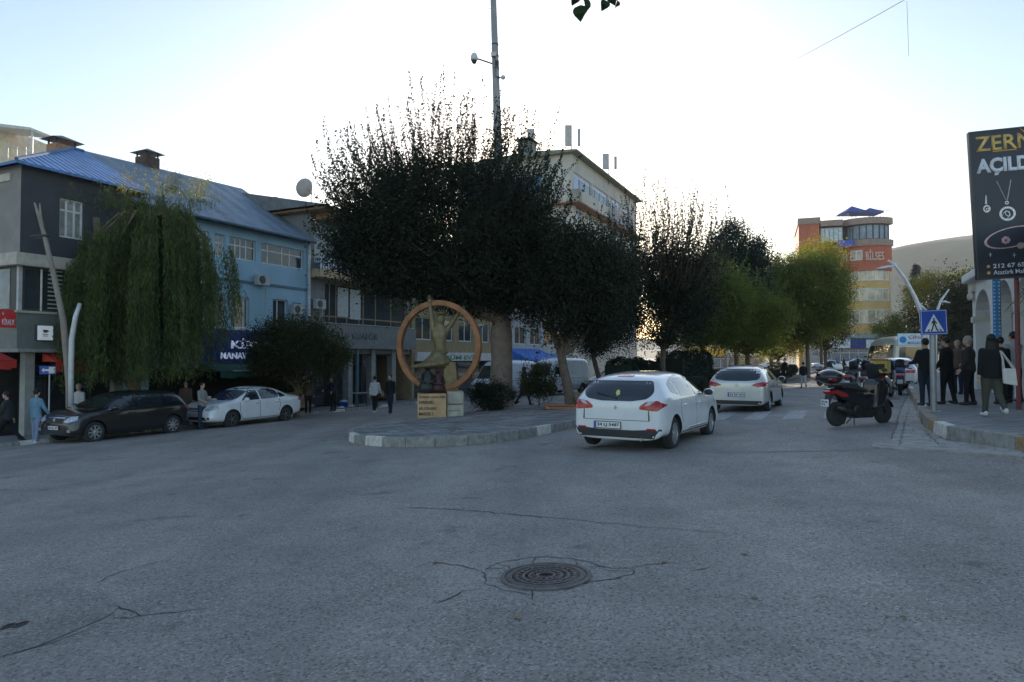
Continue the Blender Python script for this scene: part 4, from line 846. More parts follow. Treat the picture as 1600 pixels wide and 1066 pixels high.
for i, (px, D, zc, r, m_, n, l) in enumerate((
    (1098, 45, 5.4, (3.3, 2.8, 3.0), LF_MID, 420, 'dark round tree between the spiky tree and the yellow leaved ones'),
    (1150, 52, 8.0, (2.5, 2.6, 4.2), LF_FIR, 420, 'taller bluish green tree standing out above the median row'),
    (1168, 47, 4.2, (3.0, 2.6, 2.3), LF_MID, 260, 'lower olive tree with a reddish trunk on the median, before the bank sign'),
    (1205, 60, 6.6, (3.6, 3, 4.0), LF_MID, 460, 'mid green tree on the median left of the broad yellow topped tree'),
    (1262, 58, 6.6, (3.7, 3.2, 4.0), LF_MID, 640, 'broad yellow topped tree before the red and ochre corner building'),
    (1216, 66, 3.2, (3.0, 2.5, 1.6), LF_YEL, 120, 'low golden tree glowing under the darker crowns near the bank sign'))):
    x = X(px, D); tree('median_tree', l, x, D, zc, r, n, 90, .16, m_, .17, M_BARK, .42, (90, .6, 1.5, .9, .09, .07), 20+i, None, gI, ISH)
x = X(1238, 56); tree('median_tree', 'small tree top with sunlit gold put into its leaf colour left of the corner building', X(1283, 62), 62, 10.4, (2.0, 2.0, 1.9), 110, 80, .15, LF_YEL, .12, M_BARK, .4, None, 31, 6.5, gI, ISH)  # yellow leaf colour stands in for low sun on the crown
tree('median_tree', 'dark low tree whose crown fills the space under the broad tree', X(1290, 64), 64, 4.4, (2.2, 2.2, 2.2), 130, 80, .15, LF_DK, .16, M_BARK, .4, None, 32, None, gI, ISH)
# right side distance
gR = 'trees beyond the right pavement'
def conifer(label, px, D, h, rad_, seed, base=0.):
    rg = np.random.default_rng(seed); x = X(px, D); t = thing('pine_tree', label, 'tree', (x, D, G(x, D)+base), 0, gR); P_ = []
    for k in range(26):
        z = h*(.2+.78*k/26); rr_ = rad_*(1-k/27)**.8*rg.uniform(.75, 1.15)
        for j in range(9): a = rg.uniform(0, 6.28); u = np.linspace(.1, 1, 40)[:, None]; P_.append(np.array([0, 0, z])+u*np.array([math.cos(a)*rr_, math.sin(a)*rr_, -.25*rr_])+rg.normal(size=(40, 3))*.13)
    mb = MB(); mb.tube([(0, 0, 0), (0, 0, h*.97)], [.22, .03], 8); mb.build('trunk', M_BARK, t); leaf_obj('crown', np.concatenate(P_), .22, LF_FIR, t, .3, seed=seed)
conifer('tall dark conifer standing before the hazy hill right of the corner building', 1433, 95, 14.5, 3.4, 41)
for i, (px, D, zc, r, m_, n, l) in enumerate((
    (1462, 82, 8.2, (3.2, 3, 3.2), LF_YEL, 230, 'bright yellow autumn tree right of the conifer'),
    (1412, 88, 4.6, (3.6, 3, 2.6), LF_MID, 170, 'brownish green tree below the conifer behind the shop row'),
    (1500, 84, 8.4, (3.2, 3, 3.0), LF_MID, 180, 'pale green tree left of the black jewellery board'),
    (1480, 66, 4.6, (3.4, 3, 2.8), LF_DK, 200, 'dark low tree behind the pedestrian sign'),
    (1512, 60, 5.4, (3.0, 2.5, 3.6), LF_DK, 240, 'dark dense tree beside the white arcade building'))):
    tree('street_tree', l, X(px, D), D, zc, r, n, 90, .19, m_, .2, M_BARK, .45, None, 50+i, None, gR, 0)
# weeping willow over the parked black car
wp = Vector((X(215, 26.4), 26.4)); wt = thing('willow_tree', 'weeping willow hanging over the parked black car and the shops', 'tree', (wp.x, wp.y, G(wp.x, wp.y)+.12)); rg = np.random.default_rng(8)
top = np.array([X(235, 25.6)-wp.x, 25.6-wp.y, P(235, 318, 25.6).z-wt.location.z]); L_ = []; sz_ = []; mb = MB()
def to_local(v): return np.array([v[0]-wp.x, v[1]-wp.y, v[2]-wt.location.z])
f0 = to_local(P(120, 430, 25.4)); fB = (.0, .0, 0)
mb.tube([(0, 0, -.1), (-.1, 0, 1.5), (-.9, -.2, 3.0), tuple(to_local(P(150, 340, 25.8)))], [.26, .22, .19, .12], 10); mb.tube([(-.1, 0, 1.5), (.3, 0, 3.5), tuple(top+np.array([0, 0, -.3]))], [.2, .17, .1], 9)
kk = 0
bun = [(rg.uniform(0, 6.28), math.sqrt(rg.uniform(0, 1)), rg.uniform(-1.1, .7)) for _ in range(74)]
for i in range(2100):
    bb_ = bun[i % 74]; a = bb_[0]+rg.normal()*.07; q = min(1.05, max(0, bb_[1]+rg.normal()*.04)); dx, dy = math.cos(a)*q*3.15, math.sin(a)*q*1.9
    dx, dy = dx*.9+dy*.2, dy-.05*dx
    zt = top[2]+.6*bb_[2]+.3*rg.uniform(-1, .9)-(.9 if dx < -1.2 else 0)-2.1*q**2.4*(.8 if dx < 0 else 1); L = rg.uniform(3.2, 7.4)+bb_[2]
    zend = max(zt-L, 1.45+rg.uniform(0, .6)+.4*abs(bb_[2])+(.4 if dx < -2.4 else 0)+max(0, dx-1.3)*1.9); L = zt-zend; n = int(L/.055)
    if n < 5 or (q > .8 and rg.uniform() < .35): continue
    u = np.linspace(0, 1, n)[:, None]; out = np.array([dx, dy, 0])*.16/(q+.3)
    sway = np.array([rg.normal()*.12, rg.normal()*.1, 0])
    line = np.array([top[0]+dx, top[1]+dy, zt])+np.sqrt(u)*out+u*np.array([0, 0, -L])+sway*u*u; L_.append(line+rg.normal(size=(n, 3))*.035); sz_.append(np.full(n, .125))
for i in range(150):      # loose upright tips on top
    s_ = np.array([top[0]+rg.uniform(-2.6, 2.2), top[1]+rg.uniform(-1, 1), top[2]+rg.uniform(-.4, .3)]); n = 26; u = np.linspace(0, 1, n)[:, None]; d = np.array([rg.normal()*.45, rg.normal()*.3, rg.uniform(.35, 1.05)])
    L_.append(s_+d*u+np.array([0, 0, -.4])*u**3+rg.normal(size=(n, 3))*.05); sz_.append(np.full(n, .08))
for k in range(14):
    a = k*.45; mb.tube([tuple(top+np.array([0, 0, -.6])), tuple(top+np.array([math.cos(a)*1.2, math.sin(a)*.7, -.45])), tuple(top+np.array([math.cos(a)*2.2, math.sin(a)*1.2, -1.4]))], [.08, .05, .02], 6)
mb.build('trunk', M_BARK, wt, smooth=True); leaf_obj('crown', np.concatenate(L_), np.concatenate(sz_), LF_WIL, wt, .28, (0, 0, -1), .7, 8)
yl = []; 
for i in range(60):
    s_ = np.array([top[0]+rg.choice([-.9, .6, 1.7])+rg.normal()*.35, top[1]+rg.uniform(-.6, .6), top[2]+.35]); n = 22; u = np.linspace(0, 1, n)[:, None]; d = np.array([rg.normal()*.25, rg.normal()*.2, rg.uniform(.5, 1.0)]); yl.append(s_+d*u+rg.normal(size=(n, 3))*.06)
leaf_obj('crown_tips', np.concatenate(yl), .08, LF_YEL, wt, .35, seed=3)
# round tree by the greengrocer
x = X(464, 31); tree('round_tree', 'small dense round tree hiding part of the greengrocer sign', x, 31, 2.85, (2.3, 1.7, 1.45), 290, 130, .09, LF_BSH, .11, M_BARK, .27, (90, .3, .7), 61, 1.2, None, .12)
# shrubs on the island
def shrub(label, px, py, r, m, n, per, leaf, seed, stem=.0, up=ISH, name='shrub', grp='shrubs on the island', D=None, shoot=None):
    q = GP(px, py, up) if D is None else Vector((X(px, D), D, G(X(px, D), D)+up)); t = thing(name, label, 'shrub', tuple(q), 0, grp); rg = np.random.default_rng(seed)
    pts, k = clumps(rg, n, per, (0, 0, stem+r[2]), r, .13, .0)
    if shoot: sp, st = shoots(rg, (0, 0, stem+r[2]), r, *shoot); pts = np.concatenate([pts, sp])
    mb = MB(); mb.tube([(0, 0, -.05), (.02, 0, stem+.1)], [.035, .03], 6); limbs(mb, (0, 0, stem+.05), k[:8], .02, rg, n=4); mb.build('stem', M_BARK, t); leaf_obj('foliage', pts, leaf, m, t, .5, seed=seed)
shrub('low dark shrub at the foot of the big trunk, beside the statue plinth', 768, 641, (.85, .5, .55), LF_HDG, 120, 70, .07, 71)
shrub('taller shrub on a bare stem with loose twigs, right of the big trunk', 842, 636, (.68, .55, .66), LF_BSH, 120, 60, .07, 72, .35, shoot=(40, .3, .6))
shrub('dry pale shrub beside the brick edged tree pit', 905, 634, (.3, .3, .22), LF_YEL, 18, 30, .05, 73, 0)
shrub('small shrub behind the thin forked trunk', 925, 618, (.6, .5, .35), LF_HDG, 50, 50, .06, 74, 0)
def hedge(label, p0, p1, w, h, seed, m=LF_HDG, n=9000, leaf=.09, rnd=.25):
    rg = np.random.default_rng(seed); a, b = Vector(p0), Vector(p1); d = (b-a); L = d.length; ang = math.atan2(d.y, d.x); t = thing('hedge', label, 'hedge', (a.x, a.y, G(a.x, a.y)+ISH), ang, 'clipped hedges on the median')
    dz = G(b.x, b.y)-G(a.x, a.y); P_ = []
    u = rg.uniform(0, 1, n); s1 = rg.uniform(0, 1, n); 
    th = s1*math.pi; k = .25; cxs = np.sign(np.cos(th))*np.abs(np.cos(th))**.35*w/2; czs = np.abs(np.sin(th))**.35*h
    e = np.minimum(np.minimum(u, 1-u)*L/.5, 1)**.4; wob = 1+.06*np.sin(u*L*2.1+seed)+.05*np.sin(u*L*5.3)
    P_ = np.stack([u*L, cxs*e*wob, czs*e*wob+u*dz], 1)+rg.normal(size=(n, 3))*.035
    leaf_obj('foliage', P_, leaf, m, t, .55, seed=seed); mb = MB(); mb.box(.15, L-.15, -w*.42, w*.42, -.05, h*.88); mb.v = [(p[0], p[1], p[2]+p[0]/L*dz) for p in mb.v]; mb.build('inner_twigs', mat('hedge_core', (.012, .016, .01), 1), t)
def along(px, D): return (X(px, D), D)
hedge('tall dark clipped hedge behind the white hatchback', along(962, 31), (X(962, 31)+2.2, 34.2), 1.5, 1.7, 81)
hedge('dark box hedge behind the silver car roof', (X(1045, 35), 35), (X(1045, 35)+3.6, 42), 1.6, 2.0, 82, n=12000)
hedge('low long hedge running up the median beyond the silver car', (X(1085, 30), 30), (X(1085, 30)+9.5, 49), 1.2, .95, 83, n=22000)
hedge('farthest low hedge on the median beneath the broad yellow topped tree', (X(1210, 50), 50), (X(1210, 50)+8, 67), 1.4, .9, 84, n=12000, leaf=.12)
# leaves hanging into the top of the picture
ob = thing('overhanging_branch', 'few broad dark leaves hanging from a branch at the top edge', 'branch', tuple(P(925, -30, 5.2))); mb = MB(); k = 5.2/FPX
mb.tube([(-1.2, .2, .9), (-.3, 0, .32), (.3, .1, .25), (.7, .2, .4)], [.03, .018, .014, .01], 7)
mb.tube([(-.12, .03, .27), (-.1, 0, .05)], [.006, .004], 5); mb.tube([(.13, .06, .27), (.12, 0, .08)], [.006, .004], 5); mb.build('twig', M_BARK, ob)
M_BL = leafmat('broad_leaf', (.02, .04, .012), (.04, .07, .02), .3)
for px, py, l, a, tz in ((897, -2, .10, .2, .5), (906, 20, .125, .0, -.3), (915, 8, .11, -.5, .9), (945, 8, .09, .4, .2), (958, -2, .10, -.2, -.6), (964, 6, .06, -.1, 1), (935, -14, .1, .6, .2), (892, -18, .12, .3, .2)):
    n = 12; q = [(0, 0)]+[(.34*math.sin(math.pi*i/n)**.8*(1+.12*(i % 2)), -i/n) for i in range(1, n)]+[(0, -1.08)]+[(-.34*math.sin(math.pi*i/n)**.8*(1+.12*(i % 2)), -i/n) for i in range(n-1, 0, -1)]
    f = MB(); f.add([(p[0]*l*1.2, .018*math.cos(p[0]*9), p[1]*l+l*.5) for p in q]+[(p[0]*l*1.2, .018*math.cos(p[0]*9)+.0015, p[1]*l+l*.5) for p in q], [tuple(range(len(q))), tuple(range(2*len(q)-1, len(q)-1, -1))], Matrix.Translation(((px-925)*k, 0, (-30-py)*k)) @ Euler((0, a, tz)).to_matrix().to_4x4()); f.build('leaf', M_BL, ob)
# sparse twigs in front of the arcade
q = P(1600, 455, 13.5); wv = thing('hanging_twigs', 'thin yellow green leafy twigs hanging below the jewellery board at the right edge', 'branch', tuple(q)); rg = np.random.default_rng(4); L_ = []
mb = MB()
for i in range(9):
    s_ = np.array([.9, .0, .35+rg.uniform(-.2, .2)]); e_ = np.array([rg.uniform(-.45, .3), rg.uniform(-.3, .3), rg.uniform(-.6, .25)]); u = np.linspace(0, 1, 34)[:, None]; ln = s_+(e_-s_)*u+np.array([0, 0, .25])*np.sin(u*3.1); L_.append(ln+rg.normal(size=ln.shape)*.03); mb.tube([tuple(a) for a in ln[::8]], .006, 4)
mb.build('twig', M_BARK, wv); leaf_obj('foliage', np.concatenate(L_), .07, LF_MID, wv, .4, seed=4)

# ------------------------------------------------------------------ haze round the whole place
hz_m = bpy.data.materials.new('haze_air'); hz_m.use_nodes = True; nt = hz_m.node_tree; nt.nodes.clear(); o_ = nn(nt, 'ShaderNodeOutputMaterial'); pv = nn(nt, 'ShaderNodeVolumePrincipled')
pv.inputs['Color'].default_value = (.88, .91, .93, 1); pv.inputs['Density'].default_value = .00026; pv.inputs['Anisotropy'].default_value = .35; nt.links.new(pv.outputs[0], o_.inputs['Volume'])
f = MB(); f.box(-1400, 1400, -320, 1900, -8, 175); hzo = f.build('haze', hz_m); hzo['kind'] = 'stuff'
# ------------------------------------------------------------------ vehicles
def rpoly(p, r=.05, n=4):
    p = [Vector(a) for a in p]; out = []
    for i, b in enumerate(p):
        a, c = p[i-1], p[(i+1) % len(p)]; ra = min(r, (a-b).length*.45); rc = min(r, (c-b).length*.45); s = b+(a-b).normalized()*ra; e = b+(c-b).normalized()*rc
        for k in range(n+1): t = k/n; out.append(s*(1-t)**2+b*2*t*(1-t)+e*t*t)
    return out
def patch(bvh, poly, axis, sg, m, name, parent, off=.006, step=.05, deep=.02, r=.04, org=0.):
    poly = rpoly(poly, r) if r else [Vector(a) for a in poly]; pts = []
    for a, b in zip(poly, poly[1:]+poly[:1]):
        n = max(1, int((b-a).length/step)); pts += [a+(b-a)*i/n for i in range(n)]
    ne = len(pts); ed = [(i, (i+1) % ne) for i in range(ne)]
    x0, x1 = min(p.x for p in pts), max(p.x for p in pts); y0, y1 = min(p.y for p in pts), max(p.y for p in pts); nx, ny = max(1, int((x1-x0)/step)), max(1, int((y1-y0)/step))
    grid = [Vector((x0+(x1-x0)*i/nx, y0+(y1-y0)*j/ny)) for i in range(1, nx) for j in range(1, ny)]
    vs, es, fs, ov, _, _ = delaunay_2d_cdt(pts+grid, ed, [], 1, 1e-5)
    ax = {'x': (0, 1, 2), 'y': (1, 0, 2), 'z': (2, 0, 1)}[axis]; co = []; last = None
    for p in vs:
        o = [0, 0, 0]; o[ax[0]] = sg*6 if not org else org; o[ax[1]] = p[0]; o[ax[2]] = p[1]; d = [0, 0, 0]; d[ax[0]] = -sg
        h, nrm, _, _ = bvh.ray_cast(Vector(o), Vector(d))
        if h is None:
            h = bvh.find_nearest(Vector(o) if last is None else Vector([last[i] if i == ax[0] else o[i] for i in range(3)]))[0]; nrm = Vector([-q for q in d])
        if nrm.dot(Vector(d)) > 0: nrm = -nrm
        last = h; co.append((h, nrm))
    k = len(co); v = [tuple(h+nrm*off) for h, nrm in co]+[tuple(h-nrm*deep) for h, nrm in co]; f = [tuple(q) for q in fs]; from collections import Counter
    cn = Counter(tuple(sorted((q[i], q[(i+1) % 3]))) for q in fs for i in range(len(q)) if len(q) == 3)
    f += [(q[i], q[(i+1) % 3], q[(i+1) % 3]+k, q[i]+k) for q in fs for i in range(3) if len(q) == 3 and cn[tuple(sorted((q[i], q[(i+1) % 3])))] == 1]
    mb = MB(); mb.add(v, f); return mb.build(name, m, parent, smooth=False, fixn=True)
def loft(st, mats, arches=(), sub=2, ar=.37, halfw=.9, name='body', parent=None):
    v = []; f = []; R_ = []
    for (x, zf, ws, zb, wb_, zt, wt) in st:
        c = [(0, zf), (ws*.86, zf), (ws, zf+.1), (ws*1.0+(wb_-ws)*.3, zf+(zb-zf)*.5), (wb_, zb-.03), (wb_+(wt-wb_)*.12, zb+(zt-zb)*.14), (wt+(wb_-wt)*.12, zb+(zt-zb)*.8), (wt*.82, zt-.012), (0, zt+.015)]
        R_.append([(x, y, z) for y, z in c]+[(x, -y, z) for y, z in reversed(c[1:-1])])
    n = len(R_[0])
    for r in R_: v += [(a, b*1.03, c) for a, b, c in r]
    for i in range(len(R_)-1):
        for j in range(n): f.append((i*n+j, i*n+(j+1) % n, (i+1)*n+(j+1) % n, (i+1)*n+j))
    f.append(tuple(range(n))); f.append(tuple((len(R_)-1)*n+j for j in range(n-1, -1, -1)))
    mb = MB(); mb.add(v, f); o = mb.build(name, mats, None, smooth=True, fixn=True)
    s = o.modifiers.new('s', 'SUBSURF'); s.levels = s.render_levels = sub; bake(o)
    if arches:
        c = MB()
        for x in arches:
            for sg in (-1, 1):
                M = Matrix.Translation((x, sg*halfw, ar*.86)) @ Matrix.Rotation(R(90), 4, 'X')
                c.lathe([(ar, -.26), (ar, .3)], 28, M)
        k = c.build('cut', mats[1], None); b = o.modifiers.new('b', 'BOOLEAN'); b.operation = 'DIFFERENCE'; b.solver = 'EXACT'; b.object = k
        if hasattr(b, 'material_mode'): b.material_mode = 'TRANSFER'
        bake(o); bpy.data.objects.remove(k)
    me = o.data; bvh = BVHTree.FromPolygons([x.co.copy() for x in me.vertices], [tuple(p.vertices) for p in me.polygons])
    me.polygons.foreach_set('use_smooth', [True]*len(me.polygons))
    me.set_sharp_from_angle(angle=R(38)); o.parent = parent
    return o, bvh
M_TYRE = mat('tyre_rubber', (.018, .018, .018), .85); M_WELL = mat('wheel_well', (.01, .01, .01), .95); M_RIM = mat('alloy', (.38, .39, .40), .35, .85, dirt=.2)
M_CGL = mat('car_glass', (.012, .015, .017), .03, spec=.9, coat=.5); M_BLKP = mat('black_plastic', (.02, .02, .021), .6); M_CHR = mat('chrome', (.6, .6, .6), .15, 1.)
M_TAIL = mat('tail_lamp_red', (.13, .003, .005), .15, coat=.6, emit=(1, .01, .01), estr=.03); M_HEAD = mat('head_lamp', (.35, .37, .40), .1, .3, coat=1., var=.5, scale=18); M_PLATE = mat('plate_white', (.62, .62, .6), .5); M_PBLUE = mat('plate_blue', (.02, .05, .4), .5); M_INK = mat('ink_black', (.01, .01, .01), .6)
M_WARN = mat('lamp_clear', (.30, .28, .30), .15, coat=1.)
def wheel(parent, x, y, r, w, sg, spokes=9, rimm=None, twin=False):
    M = Matrix.Translation((x, y, r)) @ Matrix.Rotation(R(90)*-sg, 4, 'X')
    f = MB(); f.lathe([(r*.66, -w/2), (r*.9, -w/2), (r*.985, -w*.36), (r, -w*.2), (r, w*.2), (r*.985, w*.36), (r*.9, w/2), (r*.66, w/2), (r*.66, w*.3), (.02, w*.2)], 30, M); o = f.build('wheel', M_TYRE, parent, smooth=False, bevel=0)
    f = MB(); f.lathe([(r*.665, w*.22), (r*.665, w*.46), (r*.62, w*.47), (r*.6, w*.3), (r*.58, w*.22)], 30, M)
    for k in range(spokes):
        a = 2*math.pi*k/spokes; f.prism([(r*.1, -.028), (r*.62, -.016), (r*.62, .016), (r*.1, .028)], w*.28, w*.44, 'z', M @ Matrix.Rotation(a, 4, 'Z'))
    f.lathe([(r*.17, w*.25), (r*.17, w*.46), (r*.09, w*.5)], 12, M); f.build('rim', rimm or M_RIM, o); return o
def plate(parent, x, y, z, sg, s, tilt=0., w=.5, h=.105, rz=0.):
    Mp = Matrix.Translation((x, y, z)) @ Matrix.Rotation(R(90)*sg+rz, 4, 'Z')          # local -y faces out
    Mp = Mp @ Matrix.Rotation(tilt, 4, 'X')
    f = MB(); f.box(-w/2-.012, w/2+.012, -.006, .012, -h/2-.012, h/2+.012, 0, Mp); o = f.build('plate_frame', M_INK, parent); f = MB(); f.box(-w/2, w/2, -.009, -.006, -h/2, h/2, 0, Mp); p = f.build('plate_face', M_PLATE, o)
    f = MB(); f.box(-w/2+.002, -w/2+.04, -.0115, -.009, -h/2+.002, h/2-.002, 0, Mp); f.build('plate_band', M_PBLUE, o)
    if s: t_ = text(s, M_INK, o, Mp @ TM(.02, -.0095, 0), w=w*.84, h=h*.66, bold=.025, ext=.002)
    return o
def seam(bvh, pts, sg, parent, w=.017, nm='panel_gap'):
    """dark door gap: a thin strip following the body side"""
    P2 = [Vector(p) for p in pts]; mb = MB(); out = []
    for a, b in zip(P2[:-1], P2[1:]): n = max(1, int((b-a).length/.05)); out += [a+(b-a)*i/n for i in range(n)]
    out.append(P2[-1]); ok = []
    for i, p in enumerate(out):
        t = (out[min(i+1, len(out)-1)]-out[max(i-1, 0)]).normalized()
        for s_ in (-1, 1):
            q = p+Vector((-t.y, t.x))*s_*w/2; h, nr, _, _ = bvh.ray_cast(Vector((q.x, sg*6, q.y)), Vector((0, -sg, 0)))
            if h is None: return
            mb.v.append((h.x, h.y+sg*.002, h.z))
    for i in range(len(out)-1): mb.f.append((2*i, 2*i+1, 2*i+3, 2*i+2)); mb.m.append(0)
    mb.build(nm, M_INK, parent)
def car(name, label, cat, loc, ang, paint, st, axles, wins, rear=None, front=None, screen=None, rwin=None, tails=None, heads=None, r=.315, gaps=(), handles=(), mirror=None, skirt=.3, num='', spokes=9, rimm=None, halfw=.89, lowtrim=True, wheel_w=.2, group=None, trimline=None, sc=1., pz=(.62, .45), px_=None, side_trim=None):
    t = thing(name, label, cat, loc, ang, group); t.scale = (sc,)*3
    b, bvh = loft(st, [paint, M_WELL], axles, 2, r*1.17, halfw, 'body', t)
    for sg in (-1, 1):
        for w in wins: patch(bvh, w, 'y', sg, M_CGL, 'side_window', t, .004, .07)
        for g in gaps: seam(bvh, g, sg, t)
        for hx, hz in handles:
            h, nr, _, _ = bvh.ray_cast(Vector((hx, sg*6, hz)), Vector((0, -sg, 0)))
            if h: f = MB(); f.rbox((h.x, h.y+sg*.016, h.z), (.17, .03, .028)); f.build('door_handle', paint if not rimm else M_CHR, t, bevel=.01)
        for x in axles: wheel(t, x, sg*(halfw-.10), r, wheel_w, sg, spokes, rimm)
        if mirror:
            mx, mz = mirror; h, nr, _, _ = bvh.ray_cast(Vector((mx, sg*6, mz)), Vector((0, -sg, 0))); hy = abs(h.y) if h else .8
            f = MB(); f.ball((mx, sg*(hy+.13), mz+.03), (.075, .12, .08), 12, 8); f.tube([(mx+.03, sg*(hy-.03), mz-.03), (mx+.02, sg*(hy+.08), mz)], .028, 6); mo = f.build('mirror', paint, t, smooth=True)
            f = MB(); f.ball((mx-.05, sg*(hy+.13), mz+.03), (.034, .1, .064), 10, 6); f.build('mirror_glass', M_BLKP, mo, smooth=True)
        if lowtrim:
            x0, x1 = min(axles)+r*1.3, max(axles)-r*1.3; patch(bvh, [(x0, .2), (x1, .2), (x1, skirt), (x0, skirt)], 'y', sg, M_BLKP, 'sill', t, .006, .12, r=.02)
        if side_trim: patch(bvh, side_trim, 'y', sg, M_CHR, 'side_trim', t, .012, .15, r=.01)
        if tails: patch(bvh, [(sg*a, z) for a, z in tails], 'x', -1, M_TAIL, 'tail_light', t, .010, .035, r=.03)
        if heads: patch(bvh, [(sg*a, z) for a, z in heads], 'x', 1, M_HEAD, 'headlight', t, .008, .035, r=.04)
    if screen: patch(bvh, screen, 'x', 1, M_CGL, 'windscreen', t, .005, .08, r=.08)
    if rwin: patch(bvh, rwin, 'x', -1, M_CGL, 'rear_window', t, .005, .07, r=.07)
    if rear: patch(bvh, rear, 'x', -1, M_BLKP, 'rear_bumper_trim', t, .008, .08, r=.03)
    if front:
        for q in front: patch(bvh, q, 'x', 1, M_BLKP, 'grille', t, .006, .06, r=.03)
    return t, bvh
gaps_h = [[(.98, .93), (1.0, .6), (.9, .32)], [(.02, .95), (.03, .55), (-.02, .3)], [(-.98, .95), (-1.02, .7), (-.93, .5)], [(-.93, .31), (.9, .31)]]
HATCH = [(-2.14, .30, .70, .74, .70, .86, .55), (-2.12, .22, .79, .84, .79, .98, .60), (-2.06, .21, .84, .90, .83, 1.06, .66), (-1.92, .27, .885, .96, .86, 1.22, .66), (-1.70, .24, .895, .98, .87, 1.38, .63), (-1.35, .21, .90, .97, .875, 1.44, .61), (-.7, .19, .90, .96, .88, 1.475, .62), (-.1, .18, .90, .945, .88, 1.475, .62), (.32, .18, .90, .94, .88, 1.41, .61), (.72, .18, .90, .93, .875, 1.22, .62), (1.05, .18, .90, .92, .87, 1.05, .66), (1.28, .19, .90, .91, .87, .99, .70), (1.65, .2, .89, .87, .85, .945, .66), (1.95, .22, .87, .80, .82, .87, .62), (2.12, .24, .82, .68, .76, .76, .56), (2.19, .28, .74, .58, .68, .66, .5), (2.215, .34, .66, .52, .6, .6, .45)]
SEDAN = [(-2.28, .5, .62, .78, .66, .92, .52), (-2.24, .36, .76, .88, .76, 1.02, .58), (-2.12, .3, .84, .93, .82, 1.06, .62), (-1.85, .25, .885, .955, .85, 1.075, .64), (-1.55, .22, .895, .96, .865, 1.14, .63), (-1.2, .2, .9, .955, .875, 1.32, .60), (-.75, .19, .9, .945, .88, 1.42, .60), (-.2, .18, .90, .94, .88, 1.455, .61), (.25, .18, .90, .935, .88, 1.41, .61), (.65, .18, .90, .925, .875, 1.24, .62), (1.02, .18, .90, .91, .87, 1.05, .66), (1.28, .19, .90, .91, .87, .99, .70), (1.65, .2, .89, .87, .85, .945, .66), (1.95, .22, .87, .81, .82, .88, .62), (2.14, .24, .82, .70, .76, .77, .56), (2.21, .28, .74, .58, .68, .67, .5), (2.235, .34, .66, .52, .6, .6, .45)]
W_HATCH = [[(.93, .965), (.02, .985), (.02, 1.40), (.28, 1.385)], [(-.05, .985), (-.95, 1.01), (-.98, 1.36), (-.6, 1.405), (-.05, 1.41)], [(-1.03, 1.02), (-1.42, 1.10), (-1.38, 1.24), (-1.06, 1.345)]]
W_SEDAN = [[(.90, .955), (.05, .975), (.05, 1.385), (.26, 1.37)], [(-.02, .975), (-.88, .995), (-.98, 1.12), (-.9, 1.26), (-.6, 1.36), (-.02, 1.39)], [(-.96, 1.0), (-1.32, 1.03), (-1.2, 1.14), (-1.0, 1.22)]]
def mpaint(name, c, metal=.0, ro=.28): return mat(name, c, ro, metal, var=.05, scale=2, coat=1., dirt=.12 if sum(c) > .1 else 0)
P_WHITE = mpaint('paint_white', (.62, .63, .64)); P_SILV = mpaint('paint_silver', (.42, .41, .385), .35, .32); P_BLACK = mpaint('paint_black', (.0035, .004, .005)); P_WHT2 = mpaint('paint_white_sedan', (.66, .67, .68))
# white hatchback from behind
UANG = math.atan2(1, .48)
def ctr(pa, pb): return (pa+pb)/2
TL = [(.46, .80), (.80, .77), (.90, .88), (.78, .96), (.58, .93), (.47, .86)]
cA = GP(962, 699); c0 = Vector((3.02, 14.6)); angA = UANG-R(5)
t, bvh = car('white_hatchback', 'white hatchback seen from behind, nearest car, with number plate 34 LJ 5487', 'car', (c0.x, c0.y, G(c0.x, c0.y)), angA, P_WHITE, HATCH, (-1.36, 1.28), W_HATCH,
    rear=[(-.84, .27), (.84, .27), (.86, .45), (.34, .41), (-.34, .41), (-.86, .45)], rwin=[(-.60, .985), (-.3, .94), (.3, .94), (.60, .985), (.70, 1.10), (.60, 1.31), (-.60, 1.31), (-.70, 1.10)], screen=[(-.66, .99), (.66, .99), (.56, 1.38), (-.56, 1.38)],
    tails=TL, heads=[(.5, .66), (.8, .66), (.74, .8), (.56, .76)], gaps=gaps_h, handles=[(-.78, .83), (.2, .83)], mirror=(.78, .98), side_trim=[(-.6, .345), (.75, .345), (.75, .375), (-.6, .375)])
for o in (patch(bvh, [(-.66, .585), (.66, .585), (.66, .594), (-.66, .594)], 'x', -1, M_INK, 'tailgate_gap', t, .002, .1, r=0), patch(bvh, [(-.16, 1.385), (.16, 1.385), (.16, 1.405), (-.16, 1.405)], 'x', -1, M_TAIL, 'brake_light', t, .012, .1, r=0)): pass
h = bvh.ray_cast(Vector((-6, .0, .47)), Vector((1, 0, 0)))[0]; plate(t, h.x-.016, 0.16, .49, -1, '34 LJ 5487', R(0), .52, .11)
h = bvh.ray_cast(Vector((-6, 0, .82)), Vector((1, 0, 0)))[0]; f = MB(); f.prism([(0, -.045), (.03, 0), (0, .045), (-.03, 0)], h.x-.014, h.x-.002, 'x', Matrix.Translation((0, 0, .82))); f.build('emblem', M_CHR, t)
f = MB(); f.tube([(-.9, 0, 1.47), (-1.0, 0, 1.60)], .006, 5); f.ball((-.9, 0, 1.475), (.035, .03, .02), 8, 5); f.build('antenna', M_INK, t)
h2 = bvh.ray_cast(Vector((-6, 0, 1.0)), Vector((1, 0, 0)))[0]; h3 = bvh.ray_cast(Vector((-6, .36, 1.07)), Vector((1, 0, 0)))[0]; f = MB(); f.tube([(h2.x-.02, 0, 1.0), ((h2.x+h3.x)/2-.02, .2, 1.04), (h3.x-.015, .40, 1.09)], .011, 5); f.ball((h2.x-.012, 0, .995), (.02, .035, .02), 8, 6); f.build('rear_wiper', M_BLKP, t)
